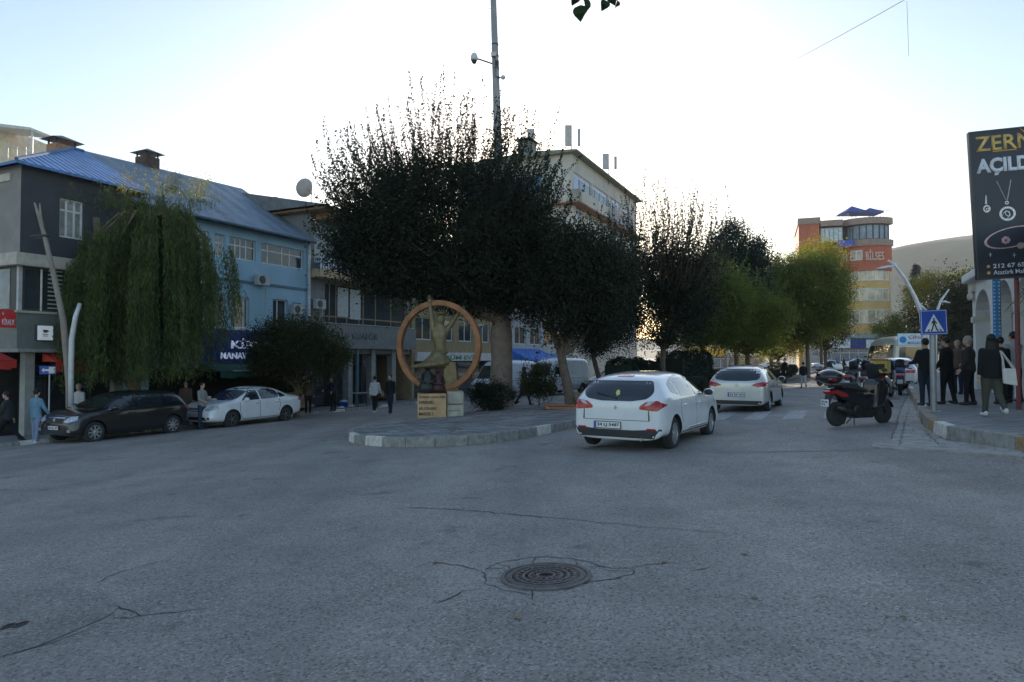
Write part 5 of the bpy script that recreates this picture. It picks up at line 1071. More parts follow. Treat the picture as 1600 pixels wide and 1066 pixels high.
for sg in (-1, 1):
    patch(bvh, [(sg*.63, .60), (sg*.66, .60), (sg*.645, .78), (sg*.63, .78)], 'x', -1, M_INK, 'tailgate_gap', t, .002, .1, r=0); patch(bvh, [(sg*.60, .42), (sg*.76, .42), (sg*.76, .455), (sg*.60, .455)], 'x', -1, M_TAIL, 'reflector', t, .014, .05, r=.01)
f = MB(); f.tube([(-2.16, -.5, .25), (-1.9, -.5, .25)], .03, 10); f.build('exhaust', M_CHR, t)
patch(bvh, [(-.06, 1.06), (-.005, 1.03), (.03, 1.09), (.01, 1.14), (-.04, 1.13)], 'x', -1, mat('sticker_green', (.35, .45, .12), .6), 'window_sticker', t, .009, .03, r=.01)
for sg in (-1, 1): patch(bvh, [(sg*a, z) for a, z in ((.56, .86), (.66, .88), (.76, .955), (.64, .945))], 'x', -1, M_WARN, 'reverse_light', t, .016, .03, r=.01)
# silver hatchback ahead
c1 = Vector((8.05, 23.3)); BH = [((1.3+(q[0]-1.3)*.76 if q[0] > 1.3 else (-1.35+(q[0]+1.35)*.78 if q[0] < -1.35 else q[0])),)+q[1:] for q in HATCH]
HS = [(x, a, b*1.01, c*1.0, d, e*1.0, f_) for x, a, b, c, d, e, f_ in HATCH]
t, bvh = car('silver_hatchback', 'silver grey hatchback driving ahead of the white one, seen from behind', 'car', (c1.x, c1.y, G(c1.x, c1.y)), UANG-R(3), P_SILV, HS, (-1.36, 1.30), [W_HATCH[0], W_HATCH[1]],
    rear=[(-.8, .26), (.8, .26), (.75, .38), (-.75, .38)], rwin=[(-.64, 1.03), (-.3, .99), (.3, .99), (.64, 1.03), (.70, 1.14), (.62, 1.36), (-.62, 1.36), (-.70, 1.14)], screen=[(-.66, .99), (.66, .99), (.56, 1.38), (-.56, 1.38)],
    tails=[(.44, .86), (.66, .80), (.86, .84), (.90, .95), (.78, .96), (.6, .93)], heads=[(.5, .66), (.8, .66), (.74, .8), (.56, .76)], gaps=gaps_h[:2], handles=[(.0, .84)], mirror=(.78, .98))
h = bvh.ray_cast(Vector((-6, .0, .50)), Vector((1, 0, 0)))[0]; plate(t, h.x-.012, 0.0, .56, -1, '34 KF 072', R(0), .5, .105)
h = bvh.ray_cast(Vector((-6, 0, .86)), Vector((1, 0, 0)))[0]; f = MB(); f.lathe([(.05, 0), (.05, .01)], 14, Matrix.Translation((h.x-.012, 0, .86)) @ Matrix.Rotation(R(90), 4, 'Y')); f.build('emblem', M_CHR, t)
f = MB(); f.tube([(-.9, 0, 1.47), (-.98, 0, 1.56)], .006, 5); f.ball((-.9, 0, 1.475), (.04, .03, .02), 8, 5); f.build('antenna', M_INK, t)
# black hatchback parked, nose toward the camera side
def parked(xy, ang): return (xy[0], xy[1], G(xy[0], xy[1]))
k2 = Vector((-12.6, 23.6)); pa = GP(145, 690); dirn = U
perp = -V
ca = v2(pa)+U*(1.32*1.05)+V*.80
t, bvh = car('black_hatchback', 'black hatchback parked beneath the willow, nose pointing left', 'car', parked(ca, 0), UANG+math.pi, P_BLACK, BH, (-1.30, 1.32), W_HATCH,
    rwin=[(-.62, 1.03), (.62, 1.03), (.58, 1.36), (-.58, 1.36)], screen=[(-.70, .985), (.70, .985), (.58, 1.40), (-.58, 1.40)], tails=TL, heads=[(.42, .66), (.60, .62), (.84, .70), (.80, .82), (.6, .80)],
    front=[[(-.40, .60), (.40, .60), (.36, .74), (-.36, .74)], [(-.55, .3), (.55, .3), (.5, .42), (-.5, .42)]], gaps=gaps_h, handles=[(-.78, .83), (.2, .83)], mirror=(.78, .98), sc=1.06, spokes=8)
h = bvh.ray_cast(Vector((6, 0, .66)), Vector((-1, 0, 0)))[0]; patch(bvh, [(-.42, .745), (.42, .745), (.42, .765), (-.42, .765)], 'x', 1, M_CHR, 'chrome_bar', t, .016, .08, r=.005)
f = MB(); f.lathe([(.055, 0), (.055, .02)], 16, Matrix.Translation((h.x-.01, 0, .70)) @ Matrix.Rotation(R(90), 4, 'Y')); f.build('emblem', M_CHR, t)
h = bvh.ray_cast(Vector((6, 0, .48)), Vector((-1, 0, 0)))[0]; plate(t, h.x+.015, 0, .47, 1, '30 AC 417', 0, .5, .105)
for sg in (-1, 1): patch(bvh, [(sg*.62, .36), (sg*.74, .36), (sg*.74, .43), (sg*.62, .43)], 'x', 1, M_HEAD, 'fog_light', t, .008, .04, r=.02)
# chrome waist strip
for sg in (-1, 1): patch(bvh, [(.88, .945), (-1.0, .985), (-1.0, 1.0), (.9, .958)], 'y', sg, M_CHR, 'waist_strip', t, .008, .12, r=.004)
# white sedan
pb = GP(360, 667); cb = v2(pb)+U*(1.38)+V*.80
t, bvh = car('white_sedan', 'white four door sedan parked behind the black hatchback, nose pointing left', 'car', parked(cb, 0), UANG+math.pi, P_WHT2, SEDAN, (-1.32, 1.33), W_SEDAN,
    rwin=[(-.60, 1.09), (.60, 1.09), (.56, 1.33), (-.56, 1.33)], screen=[(-.70, .985), (.70, .985), (.58, 1.385), (-.58, 1.385)], tails=[(.5, .82), (.84, .80), (.86, .92), (.52, .93)], heads=[(.46, .68), (.62, .64), (.86, .70), (.82, .83), (.6, .82)],
    front=[[(-.38, .62), (.38, .62), (.36, .72), (-.36, .72)], [(-.6, .32), (.6, .32), (.5, .44), (-.5, .44)]], gaps=[[(.98, .93), (1.0, .6), (.9, .32)], [(.05, .95), (.06, .55), (.02, .3)], [(-.93, .95), (-1.0, .7), (-.9, .5)], [(-.9, .3), (.88, .3)]], handles=[(-.78, .84), (.2, .84)], mirror=(.76, .97), sc=1.05, rimm=mat('dark_alloy', (.12, .12, .12), .4, .8), spokes=5, lowtrim=False)
for sg in (-1, 1): patch(bvh, [(sg*.62, .36), (sg*.72, .36), (sg*.72, .43), (sg*.62, .43)], 'x', 1, M_INK, 'fog_light', t, .008, .04, r=.02)
patch(bvh, [(-.38, .725), (.38, .725), (.38, .74), (-.38, .74)], 'x', 1, M_CHR, 'chrome_bar', t, .014, .08, r=.004)
h = bvh.ray_cast(Vector((6, 0, .52)), Vector((-1, 0, 0)))[0]; plate(t, h.x+.015, 0, .53, 1, '30 AB 205', 0, .5, .105); WS = t
# white vans facing left down the far lane
VAN = [(-2.75, .5, .9, 1.0, .92, 2.05, .78), (-2.7, .34, .95, 1.1, .97, 2.38, .84), (-2.4, .3, .98, 1.1, .99, 2.46, .86), (-1, .28, .99, 1.1, 1.0, 2.48, .86), (.4, .28, .99, 1.1, 1.0, 2.48, .86), (1.0, .28, .99, 1.1, 1.0, 2.42, .84), (1.4, .28, .99, 1.1, .99, 2.2, .80), (1.75, .28, .99, 1.1, .98, 1.75, .80), (2.05, .28, .98, 1.08, .96, 1.32, .78), (2.4, .3, .95, 1.0, .93, 1.14, .72), (2.65, .34, .88, .84, .84, .96, .62), (2.74, .42, .74, .7, .7, .8, .5)]
W_VAN = [[(1.72, 1.22), (.95, 1.22), (.95, 1.85), (1.32, 1.85)]]
P_VAN = mpaint('paint_van', (.52, .56, .62))
def vankw(): return dict(halfw=.98, r=.35, wheel_w=.22, rwin=None, screen=[(-.74, 1.26), (.74, 1.26), (.66, 2.1), (-.66, 2.1)], tails=[(.82, .9), (.9, .9), (.9, 1.4), (.82, 1.4)], heads=[(.5, .78), (.82, .8), (.86, 1.02), (.6, .98)], front=[[(-.4, .74), (.4, .74), (.4, .88), (-.4, .88)], [(-.8, .36), (.8, .36), (.8, .58), (-.8, .58)]], mirror=(1.5, 1.3), gaps=[[(.86, 1.8), (.86, .5)], [(1.85, 1.1), (1.8, .5)], [(.85, .62), (-2.3, .62)], [(-.5, 2.1), (-.5, .5)], [(.85, 1.12), (-2.4, 1.12)]], spokes=6)
v1 = Vector((X(869, 46), 46)); vt, bvh = car('white_van', 'white panel van seen between the trunks, nose toward the square', 'van', parked(v1, 0), UANG+math.pi-R(12), P_VAN, VAN, (-1.75, 1.75), W_VAN, group='white vans in the far lane', **vankw())
v0 = Vector((X(788, 46), 46)); dup(vt, parked(v0, 0), UANG+math.pi-R(10), 'white panel van mostly hidden behind the big pale tree trunk')
# estate behind the trees, other parked and moving cars
gC = 'cars farther up the street'
cz = thing('x', 'x', 'x'); bpy.data.objects.remove(cz)
for px, D, a, l, sc in ((962, 46, UANG+math.pi-R(10), 'white car half hidden by the tall hedge, facing the square', 1.12), (1213, 92, UANG-R(80), 'small pale car below the bank sign, half hidden by the low hedge', 1.0), (1300, 84, R(5), 'white car parked before the shop row, left one', 1.0), (1342, 86, R(0), 'white car parked before the shop row, nearer its navy sign', 1.0)):
    x = X(px, D); dup(WS, (x, D, G(x, D)), a, l, gC, sc)
# silver estate parked at the right kerb
x, D = X(1403, 33.5), 33.5; HE = [(q[0]-.0, *q[1:]) for q in HATCH]
t, bvh = car('parked_estate', 'pale silver car with red tail lights parked by the right kerb behind the motorcycles', 'car', (x, D, G(x, D)), UANG-R(8), mpaint('paint_pale', (.36, .40, .42), .3, .3), HATCH, (-1.36, 1.28), W_HATCH, rear=[(-.8, .26), (.8, .26), (.75, .40), (-.75, .40)], rwin=[(-.60, 1.0), (.60, 1.0), (.62, 1.33), (-.62, 1.33)], screen=[(-.66, .99), (.66, .99), (.56, 1.38), (-.56, 1.38)], tails=[(.35, .78), (.84, .76), (.86, .9), (.36, .9)], mirror=(.78, .98), lowtrim=False)
# minibus with blue lettered board
MBS = [(-3.1, .45, .98, 1.1, 1.0, 2.5, .88), (-3.05, .35, 1.0, 1.1, 1.02, 2.72, .92), (-2.6, .3, 1.02, 1.1, 1.03, 2.78, .93), (0, .3, 1.02, 1.1, 1.03, 2.78, .93), (1.6, .3, 1.02, 1.1, 1.03, 2.74, .92), (2.3, .3, 1.02, 1.1, 1.0, 2.3, .86), (2.7, .3, 1.0, 1.1, .97, 1.5, .82), (3.1, .36, .92, 1.0, .9, 1.15, .7), (3.2, .45, .8, .8, .8, .95, .6)]
x, D = X(1399, 43), 43; P_CREAM = mpaint('paint_cream', (.48, .46, .34))
t, bvh = car('minibus', 'cream minibus with pale blue lettered board over its rear window at the right kerb', 'minibus', (x, D, G(x, D)), UANG+R(14), P_CREAM, MBS, (-2.0, 2.0), [[(2.2, 1.25), (.6, 1.25), (.6, 2.2), (1.9, 2.2)], [(.5, 1.25), (-2.8, 1.25), (-2.8, 2.2), (.5, 2.2)]], rwin=[(-.80, 1.35), (.80, 1.35), (.76, 2.08), (-.76, 2.08)], screen=[(-.74, 1.3), (.74, 1.3), (.66, 2.3), (-.66, 2.3)], tails=[(.84, .9), (.94, .9), (.94, 1.25), (.84, 1.25)], halfw=1.01, r=.36, mirror=(2.4, 1.5), lowtrim=False)
f = MB(); f.box(-3.2, -3.08, -.88, .88, 2.16, 2.86); g = f.build('route_board', mat('board_pale_blue', (.40, .55, .66), .5), t, bevel=.02)
MT = Matrix.Translation((-3.205, 0, 0)) @ Matrix.Rotation(R(-90), 4, 'Z')
text('ÇINAR', mat('red_letters', (.35, .08, .10), .5), g, MT @ TM(.22, 0, 2.63), w=1.05, h=.22, bold=.015); text('MESLEKLİSESİ', mat('purple_letters', (.15, .12, .35), .5), g, MT @ TM(.22, 0, 2.34), w=1.15, h=.2, bold=.015)
f = MB(); f.lathe([(.19, 0), (.19, .015)], 18, MT @ TM(-.6, 0, 2.5)); f.build('board_emblem', mat('emblem_blue', (.02, .12, .35), .5), g)
# ------------------------------------------------------------------ people
def skin(name, nodes, edges, rad, m, parent, sub=1):
    me = bpy.data.meshes.new(name); me.from_pydata([tuple(n) for n in nodes], edges, []); o = bpy.data.objects.new(name, me); C.objects.link(o)
    s = o.modifiers.new('k', 'SKIN'); s.use_smooth_shade = True
    for i, r in enumerate(rad): me.skin_vertices[0].data[i].radius = r if hasattr(r, '__len__') else (r, r)
    q = o.modifiers.new('s', 'SUBSURF'); q.levels = q.render_levels = sub; bake(o); o.data.materials.clear(); o.data.materials.append(m)
    o.data.polygons.foreach_set('use_smooth', [True]*len(o.data.polygons)); o.parent = parent; return o
M_SKIN = mat('skin', (.34, .19, .13), .6, var=.08)
def fab(n, c, **k): return mat('fabric_'+n, tuple(q_*.6 if sum(c) < .3 else q_*.8 for q_ in c), .9, var=.14, scale=6, bump=.35, bscale=18, **k)
HAIRD = mat('hair_dark', (.004, .0035, .003), .6, var=.3, scale=30); HAIRG = mat('hair_grey', (.16, .15, .14), .7, var=.3, scale=30); SHOED = mat('shoe_dark', (.015, .014, .014), .6); SHOEW = mat('shoe_white', (.45, .45, .44), .6)
def hand(mb, w, d, side):
    """palm, four fingers and a thumb, slightly curled, continuing the forearm along d"""
    d = Vector(d).normalized(); up = Vector((1, 0, 0)); up = (up-d*up.dot(d)).normalized(); sd = d.cross(up)
    mb.tube([w-d*.02, w+d*.03, w+d*.085], [.026, .036, .034], 8, sq=.5)
    for i, (o, l) in enumerate(((.027, .068), (.010, .078), (-.009, .072), (-.026, .056))):
        a = w+d*.08+up*o; mb.tube([a, a+d*l*.45, a+d*l*.8-sd*side*.012, a+d*l-sd*side*.026], [.0095, .009, .008, .006], 6)
    a = w+d*.03+up*.03; mb.tube([a, a+d*.03+up*.022, a+d*.06+up*.026-sd*side*.01], [.012, .010, .007], 6)
def fuse(mb, m, parent, name, vox=.02, it=5):
    o = mb.build(name, m, None, smooth=True); r = o.modifiers.new('r', 'REMESH'); r.mode = 'VOXEL'; r.voxel_size = vox; r.use_smooth_shade = True
    q = o.modifiers.new('s', 'SMOOTH'); q.factor = .5; q.iterations = it; bake(o); o.data.polygons.foreach_set('use_smooth', [True]*len(o.data.polygons)); o.parent = parent
    if not o.data.materials: o.data.materials.append(m)
    return o
def person(label, xy, face, h=1.75, top=None, pants=None, hair=HAIRD, shoe=SHOED, arms=((5, 8, 15), (5, 8, 15)), legs=((0, 3), (0, 3)), hem=.84, sleeve='long', longhair=False, scarf=None, coat=0., bulk=1., up=.12, lean=0., headyaw=0., group=None, cat='person', z=None, headpitch=0., skirt=None, collar=True, open_front=None):
    s = h/1.75; t = thing('person', label, cat, (xy[0], xy[1], (G(xy[0], xy[1])+up) if z is None else z), R(face), group); t.scale = (s,)*3
    hip = Vector((0, 0, .93)); L = []; 
    for sg, (a, k) in zip((1, -1), legs):
        h0 = Vector((0, sg*.092, .91)); kn = h0+Vector((math.sin(R(a)), 0, -math.cos(R(a))))*.43; b = a-k; an = kn+Vector((math.sin(R(b)), 0, -math.cos(R(b))))*.41; L.append((h0, kn, an, b))
    low = min(q[2].z for q in L); dz = .075-low; off = Vector((0, 0, dz)); L = [(a+off, b+off, c+off, d) for a, b, c, d in L]
    ln = R(lean); T = lambda x, y, z: Vector((x+math.sin(ln)*(z-.93), y, .93+(z-.93)*math.cos(ln)+dz))
    pel, wa, ch, nk, hd = T(0, 0, .94), T(0, 0, 1.12), T(.0, 0, 1.31), T(.0, 0, 1.475), T(.02, 0, 1.60)
    A = []
    for sg, (fw, ab, el) in zip((1, -1), arms):
        sh = T(0, sg*.175, 1.405); d1 = Vector((math.sin(R(fw)), sg*math.sin(R(ab))*math.cos(R(fw)), -math.cos(R(fw))*math.cos(R(ab)))); e = sh+d1*.285; f2 = fw+el; ab2 = ab*.5
        d2 = Vector((math.sin(R(f2)), sg*math.sin(R(ab2))*abs(math.cos(R(f2))), -math.cos(R(f2)))).normalized(); w = e+d2*.25; A.append((sh, e, w, d2))
    nodes = [pel, wa, ch, nk, T(.0, 0, 1.53), hd]; ed = [(0, 1), (1, 2), (2, 3), (3, 4), (4, 5)]; rad = [.07, .065, .075, .052, .05, .06]
    for (a, k, f, b) in L: i = len(nodes); nodes += [a, k, f]; ed += [(0, i), (i, i+1), (i+1, i+2)]; rad += [.055, .045, .034]
    for (sh, e, w, d2) in A: i = len(nodes); nodes += [sh, e, w]; ed += [(2, i), (i, i+1), (i+1, i+2)]; rad += [.04, .034, .026]
    body = skin('body', nodes, ed, rad, M_SKIN, t)
    mb = MB(); Mh = Matrix.Translation(T(.02, 0, 1.635)) @ Euler((0, R(headpitch), R(headyaw))).to_matrix().to_4x4()
    mb.ball((0, 0, .01), (.094, .075, .112), 16, 12, 0, Mh); mb.ball((.035, 0, -.05), (.055, .05, .055), 10, 8, 0, Mh)
    mb.add([(.085, -.012, -.02), (.085, .012, -.02), (.112, 0, -.022), (.09, 0, .025)], [(0, 1, 2), (0, 2, 3), (2, 1, 3)], Mh)
    for sg in (-1, 1): mb.ball((-.005, sg*.077, 0), (.022, .01, .032), 8, 6, 0, Mh)
    for (sh, e, w, d2), sg in zip(A, (1, -1)): hand(mb, w, d2, sg)
    bm = bmesh.new(); bm.from_mesh(body.data); k = MB.build(mb, 'tmp', M_SKIN, None, smooth=True); bm.from_mesh(k.data); bm.to_mesh(body.data); bm.free(); bpy.data.objects.remove(k); body.data.polygons.foreach_set('use_smooth', [True]*len(body.data.polygons))
    f = MB()
    for sg in (-1, 1): f.ball((.083, sg*.03, .012), (.008, .011, .006), 8, 6, 0, Mh)
    f.box(.082, .090, -.022, .022, -.062, -.056, 0, Mh); f.build('face_features', HAIRD, body)
    hm = scarf or hair; f = MB()
    f.ball((-.018, 0, .035), (.100, .088, .108) if not scarf else (.106, .094, .118), 16, 10, 0, Mh)
    if scarf: f.ball((-.02, 0, -.07), (.09, .088, .10), 14, 10, 0, Mh); f.lathe([(.17, -.28), (.13, -.18), (.09, -.08)], 14, Mh)
    if longhair: f.tube([(-.03, 0, .03), (-.07, 0, -.08), (-.085, 0, -.22), (-.08, 0, -.36)], [.085, .10, .105, .05], 12, 0, True, 1.25) if False else None; f.add(*_hair_fall(), Mh)
    f.build('head_scarf' if scarf else 'hair', hm, t, smooth=True)
    B_ = bulk; w2 = (1+B_)/2
    def rings(spec, n=20):
        f = MB(); v = []
        for (z, rx, ry) in spec:
            c = T(0, 0, z)
            for j in range(n): q = 2*math.pi*j/n; v.append((c.x+rx*math.cos(q), c.y+ry*math.sin(q), c.z))
        k = len(spec); f.add(v, [(i*n+j, i*n+(j+1) % n, (i+1)*n+(j+1) % n, (i+1)*n+j) for i in range(k-1) for j in range(n)]+[tuple(range(n-1, -1, -1)), tuple((k-1)*n+j for j in range(n))]); return f
    rj = random.Random(int(xy[0]*100)+int(xy[1]*10)); jt = lambda: rj.uniform(.97, 1.04)
    f = rings([(hem, .132*B_*jt(), .178*w2*jt()), ((hem+1.02)/2, .136*B_, .180*w2), (1.02, .128*B_*jt(), .170*w2*jt()), (1.14, .122*B_*jt(), .163*w2), (1.28, .132*B_, .185*w2), (1.37, .125*B_, .197*w2), (1.42, .10*B_, .175*w2), (1.455, .078, .115), (1.50 if collar else 1.47, .064, .068)])
    for (sh, e, w, d2) in A:
        f.ball(tuple(sh-Vector((0, 0, .005))), .068*w2, 12, 8); m_ = sh+(e-sh)*.5
        if sleeve == 'short': f.tube([sh, m_, sh+(e-sh)*.78], [.068*w2, .066*w2, .068*w2], 12)
        else:
            f.tube([sh, m_, e-(e-sh)*.1, e, e+(w-e)*.12, e+(w-e)*.5, w-d2*.01], [.068*w2, .062*w2*jt(), .057*w2*jt(), .060*w2, .056*w2*jt(), .050*w2*jt(), .042*w2], 12)
    fuse(f, top, t, 'jacket' if sleeve == 'long' else 'shirt')
    if pants:
        f = rings([(.80, .10*B_, .13*w2), (.86, .125*B_, .165*w2), (.95, .122*B_, .165*w2), (1.03, .112*B_, .152*w2)])
        for (a, k, fo, b) in L:
            q1 = a*.5+k*.5; q2 = k*.5+fo*.5; f.tube([a, q1, k+(a-k)*.1, k, k+(fo-k)*.12, q2, fo+(k-fo)*.12, fo+Vector((0, 0, .0))], [.098*B_, .088*w2, .071*w2*jt(), .068*w2, .065*w2*jt(), .060*jt(), .056*jt(), .062], 12)
        fuse(f, pants, t, 'trousers')
    if coat or skirt:
        z0 = coat or .2; f = MB(); f.lathe([(.225*B_, z0), (.20*B_, (z0+1.0)/2), (.165*B_, 1.0), (.15*B_, 1.14)], 18, Matrix.Translation((0, 0, dz)), 0, 1.08); f.build('coat_skirt', skirt or top, t, smooth=True)
    for (a, k, fo, b) in L:
        f = MB(); M = Matrix.Translation(fo) @ Matrix.Rotation(R(-max(-40, min(40, b*.8 if b < 0 else b*.5))) if True else 0, 4, 'Y').inverted()
        f.ball((.055, 0, -.035), (.135, .048, .042), 12, 8, 0, M); f.ball((-.02, 0, -.01), (.06, .046, .062), 10, 8, 0, M); f.build('shoe', shoe, t, smooth=True)
    return t, T, A, L
def _hair_fall():
    """a fall of long hair down the back of the head"""
    v = []; f = []; n = 28; prof = [(.10, .092, .03), (.11, .118, -.05), (.115, .132, -.14), (.105, .125, -.24), (.11, .135, -.33), (.08, .11, -.42), (.03, .05, -.48)]
    for (rx, ry, z) in prof:
        for j in range(n): a = 2*math.pi*j/n; v.append((-.045-.03*(-z)+rx*.75*(1+.08*math.sin(a*7+z*20))*math.cos(a), ry*(1+.07*math.sin(a*5+z*14))*math.sin(a), z-.03*math.sin(a*4)*(z < -.3)))
    for i in range(len(prof)-1):
        for j in range(n): f.append((i*n+j, i*n+(j+1) % n, (i+1)*n+(j+1) % n, (i+1)*n+j))
    f.append(tuple(range(n))); f.append(tuple(len(prof)*n-1-j for j in range(n))); return v, f
def at(px, D): return (X(px, D), D)
SW = .235
gP = 'people on the right pavement'
CH, NV, BK, DJ, OL = fab('charcoal', (.03, .03, .033)), fab('navy', (.015, .02, .038)), fab('black', (.008, .008, .009)), fab('denim', (.045, .065, .10)), fab('olive', (.06, .058, .045))
GRT, GRY, BRN, BLU, DBL = fab('pale_grey', (.25, .27, .29)), fab('mid_grey', (.12, .12, .12)), fab('brown', (.09, .06, .045)), fab('blue', (.10, .19, .27)), fab('dark_blue', (.03, .045, .09))
WN, _, A_, _ = person('long haired woman in black jacket and olive trousers walking away with a white bag', at(1549, 13.9), 82, 1.66, BK, OL, HAIRD, SHOEW, arms=((-8, 10, 14), (8, 10, 24)), legs=((9, 4), (-9, 30)), longhair=True, bulk=1.32, hem=.82, up=SW)
mh_ = A_[1]
tb = thing('tote_bag', 'off white canvas tote bag hanging from the shoulder of the long haired woman', 'bag', (WN.location.x+.16, WN.location.y-.24, WN.location.z+.68), R(-12)); f = MB()
f.prism([(-.09, .0), (.16, -.05), (.13, .30), (-.10, .30)], -.035, .035, 'y'); f.build('bag_body', mat('canvas', (.42, .40, .36), .9, bump=.3), tb, bevel=.02); f = MB()
for y in (-.035, .035): f.tube([(-.08, y, .30), (-.09, y*.6, .48), (-.11, .06, .66), (-.10, y*.4, .62), (.0, y, .46), (.10, y, .30)], .011, 5)
f.build('strap', mat('canvas', (1, 1, 1)), tb)
person('man in dark jacket and navy trousers standing left of the sign post, back to us', at(1446, 17.6), 95, 1.72, BK, NV, arms=((22, 8, 60), (15, 10, 60)), legs=((2, 2), (-3, 2)), bulk=1.15, up=SW, group=gP)
person('man in black standing just right of the sign post, leg crossed behind it', at(1479, 17.8), 120, 1.74, BK, BK, arms=((5, 8, 30), (8, 8, 40)), legs=((6, 4), (-8, 4)), bulk=1.12, up=SW, group=gP)
person('man with light grey hair and brown jacket among the group, half hidden', at(1496, 22), 210, 1.72, BRN, NV, HAIRG, arms=((5, 8, 50), (8, 8, 60)), bulk=1.1, up=SW, group=gP)
person('man in dark brown jacket between the sign and the long haired woman', at(1513, 17.2), 140, 1.72, fab('dark_brown', (.028, .024, .022)), BK, HAIRG, arms=((5, 8, 25), (0, 10, 15)), legs=((5, 4), (-4, 4)), bulk=1.22, up=SW, group=gP)
person('person in black mostly hidden behind the long haired woman', at(1563, 17.0), 85, 1.66, BK, BK, arms=((5, 8, 20), (5, 8, 20)), bulk=1.05, up=SW, group=gP)
person('man in pale grey t-shirt and black trousers at the right edge', at(1584, 17.3), 100, 1.78, GRT, BK, arms=((10, 14, 50), (30, 18, 80)), legs=((4, 3), (-4, 3)), sleeve='short', bulk=1.1, up=SW, group=gP)
person('distant person in black at the right pavement behind the standing group', at(1530, 28), 60, 1.7, BK, BK, up=SW, group=gP)
person('child in dark top and pale trousers crossing the far street', at(1255, 38), 80, 1.45, BK, fab('pale', (.33, .32, .32)), legs=((15, 5), (-15, 20)), up=0, bulk=.95)
gQ = 'people by the shops on the left'
person('man in blue shirt and pale jeans by the nose of the black car', at(58, 21.7), 75, 1.72, BLU, fab('pale_denim', (.16, .20, .30)), HAIRD, SHOEW, arms=((4, 12, 6), (10, 22, 25)), legs=((3, 3), (-3, 3)), hem=.8, bulk=1.05, up=0, group=gQ)
person('man in dark jacket striding at the left edge', at(12, 21.4), 200, 1.74, CH, BK, arms=((20, 8, 20), (-20, 8, 15)), legs=((24, 6), (-22, 20)), bulk=1.12, up=0, group=gQ)
person('person in white shirt standing behind the leaning lamp post', at(124, 24.6), 260, 1.75, fab('off_white', (.42, .41, .39)), BK, HAIRG, up=.12, group=gQ)
person('man in sand shirt and blue jeans standing between the two parked cars', at(316, 25.4), 350, 1.72, fab('sand', (.20, .185, .17)), DBL, arms=((15, 8, 70), (10, 10, 60)), bulk=1.02, up=0, group=gQ)
person('man in blue and white checked shirt walking away by the grey columns', at(586, 31.5), 80, 1.70, mat('fabric_check', (.28, .30, .36), .9, var=.8, scale=26), BK, HAIRD, SHOEW, arms=((-10, 8, 10), (15, 8, 20)), legs=((10, 5), (-12, 14)), up=0, group=gQ)
person('taller man in black beside the man in the checked shirt', at(610, 30.8), 250, 1.74, BK, NV, arms=((-5, 6, 10), (8, 8, 20)), legs=((8, 4), (-8, 8)), up=0, bulk=1.08, group=gQ)
person('person in dark blue bending behind the blue bucket', at(521, 33.0), 250, 1.66, fab('indigo', (.018, .018, .045)), BK, arms=((25, 8, 30), (30, 8, 40)), lean=14, up=.12, group=gQ)
person('shopkeeper in dark apron in front of the fruit stalls', at(291, 26.9), 280, 1.7, BRN, BK, up=.12, group=gQ)
person('shopper beside the yellow fruit display behind the white sedan', at(482, 31.6), 100, 1.7, BRN, BK, up=.12, group=gQ)
# woman passing behind the big trunk
person('woman in brown coat and dark headscarf walking right behind the big trunk', at(819, 28.6), 352, 1.62, BRN, fab('plum', (.05, .03, .045)), scarf=fab('scarf', (.035, .025, .05)), arms=((8, 8, 30), (20, 8, 50)), legs=((22, 6), (-20, 14)), coat=.5, up=ISH)
gF = 'people far up the street'
for i, (px, D, a, c, l) in enumerate(((1226, 46, 200, BK, 'dark figure walking by the low median hedge'), (1340, 74, 0, BK, 'dark figure standing before the navy shop sign'), (1318, 70, 0, CH, 'figure left of the far motorcycles before the white shop sign'), (1371, 72, 30, CH, 'figure beside the minibus at the shop row'), (1356, 78, 30, GRT, 'pale shirted figure before the shop row'), (1140, 75, 0, GRY, 'grey figure beyond the median hedge, left one'), (1172, 80, 0, BK, 'dark figure beyond the median hedge beneath the bank sign'))):
    person(l, at(px, D), a, 1.72, c, BK, up=.02, group=gF, legs=((8, 3), (-8, 6)))
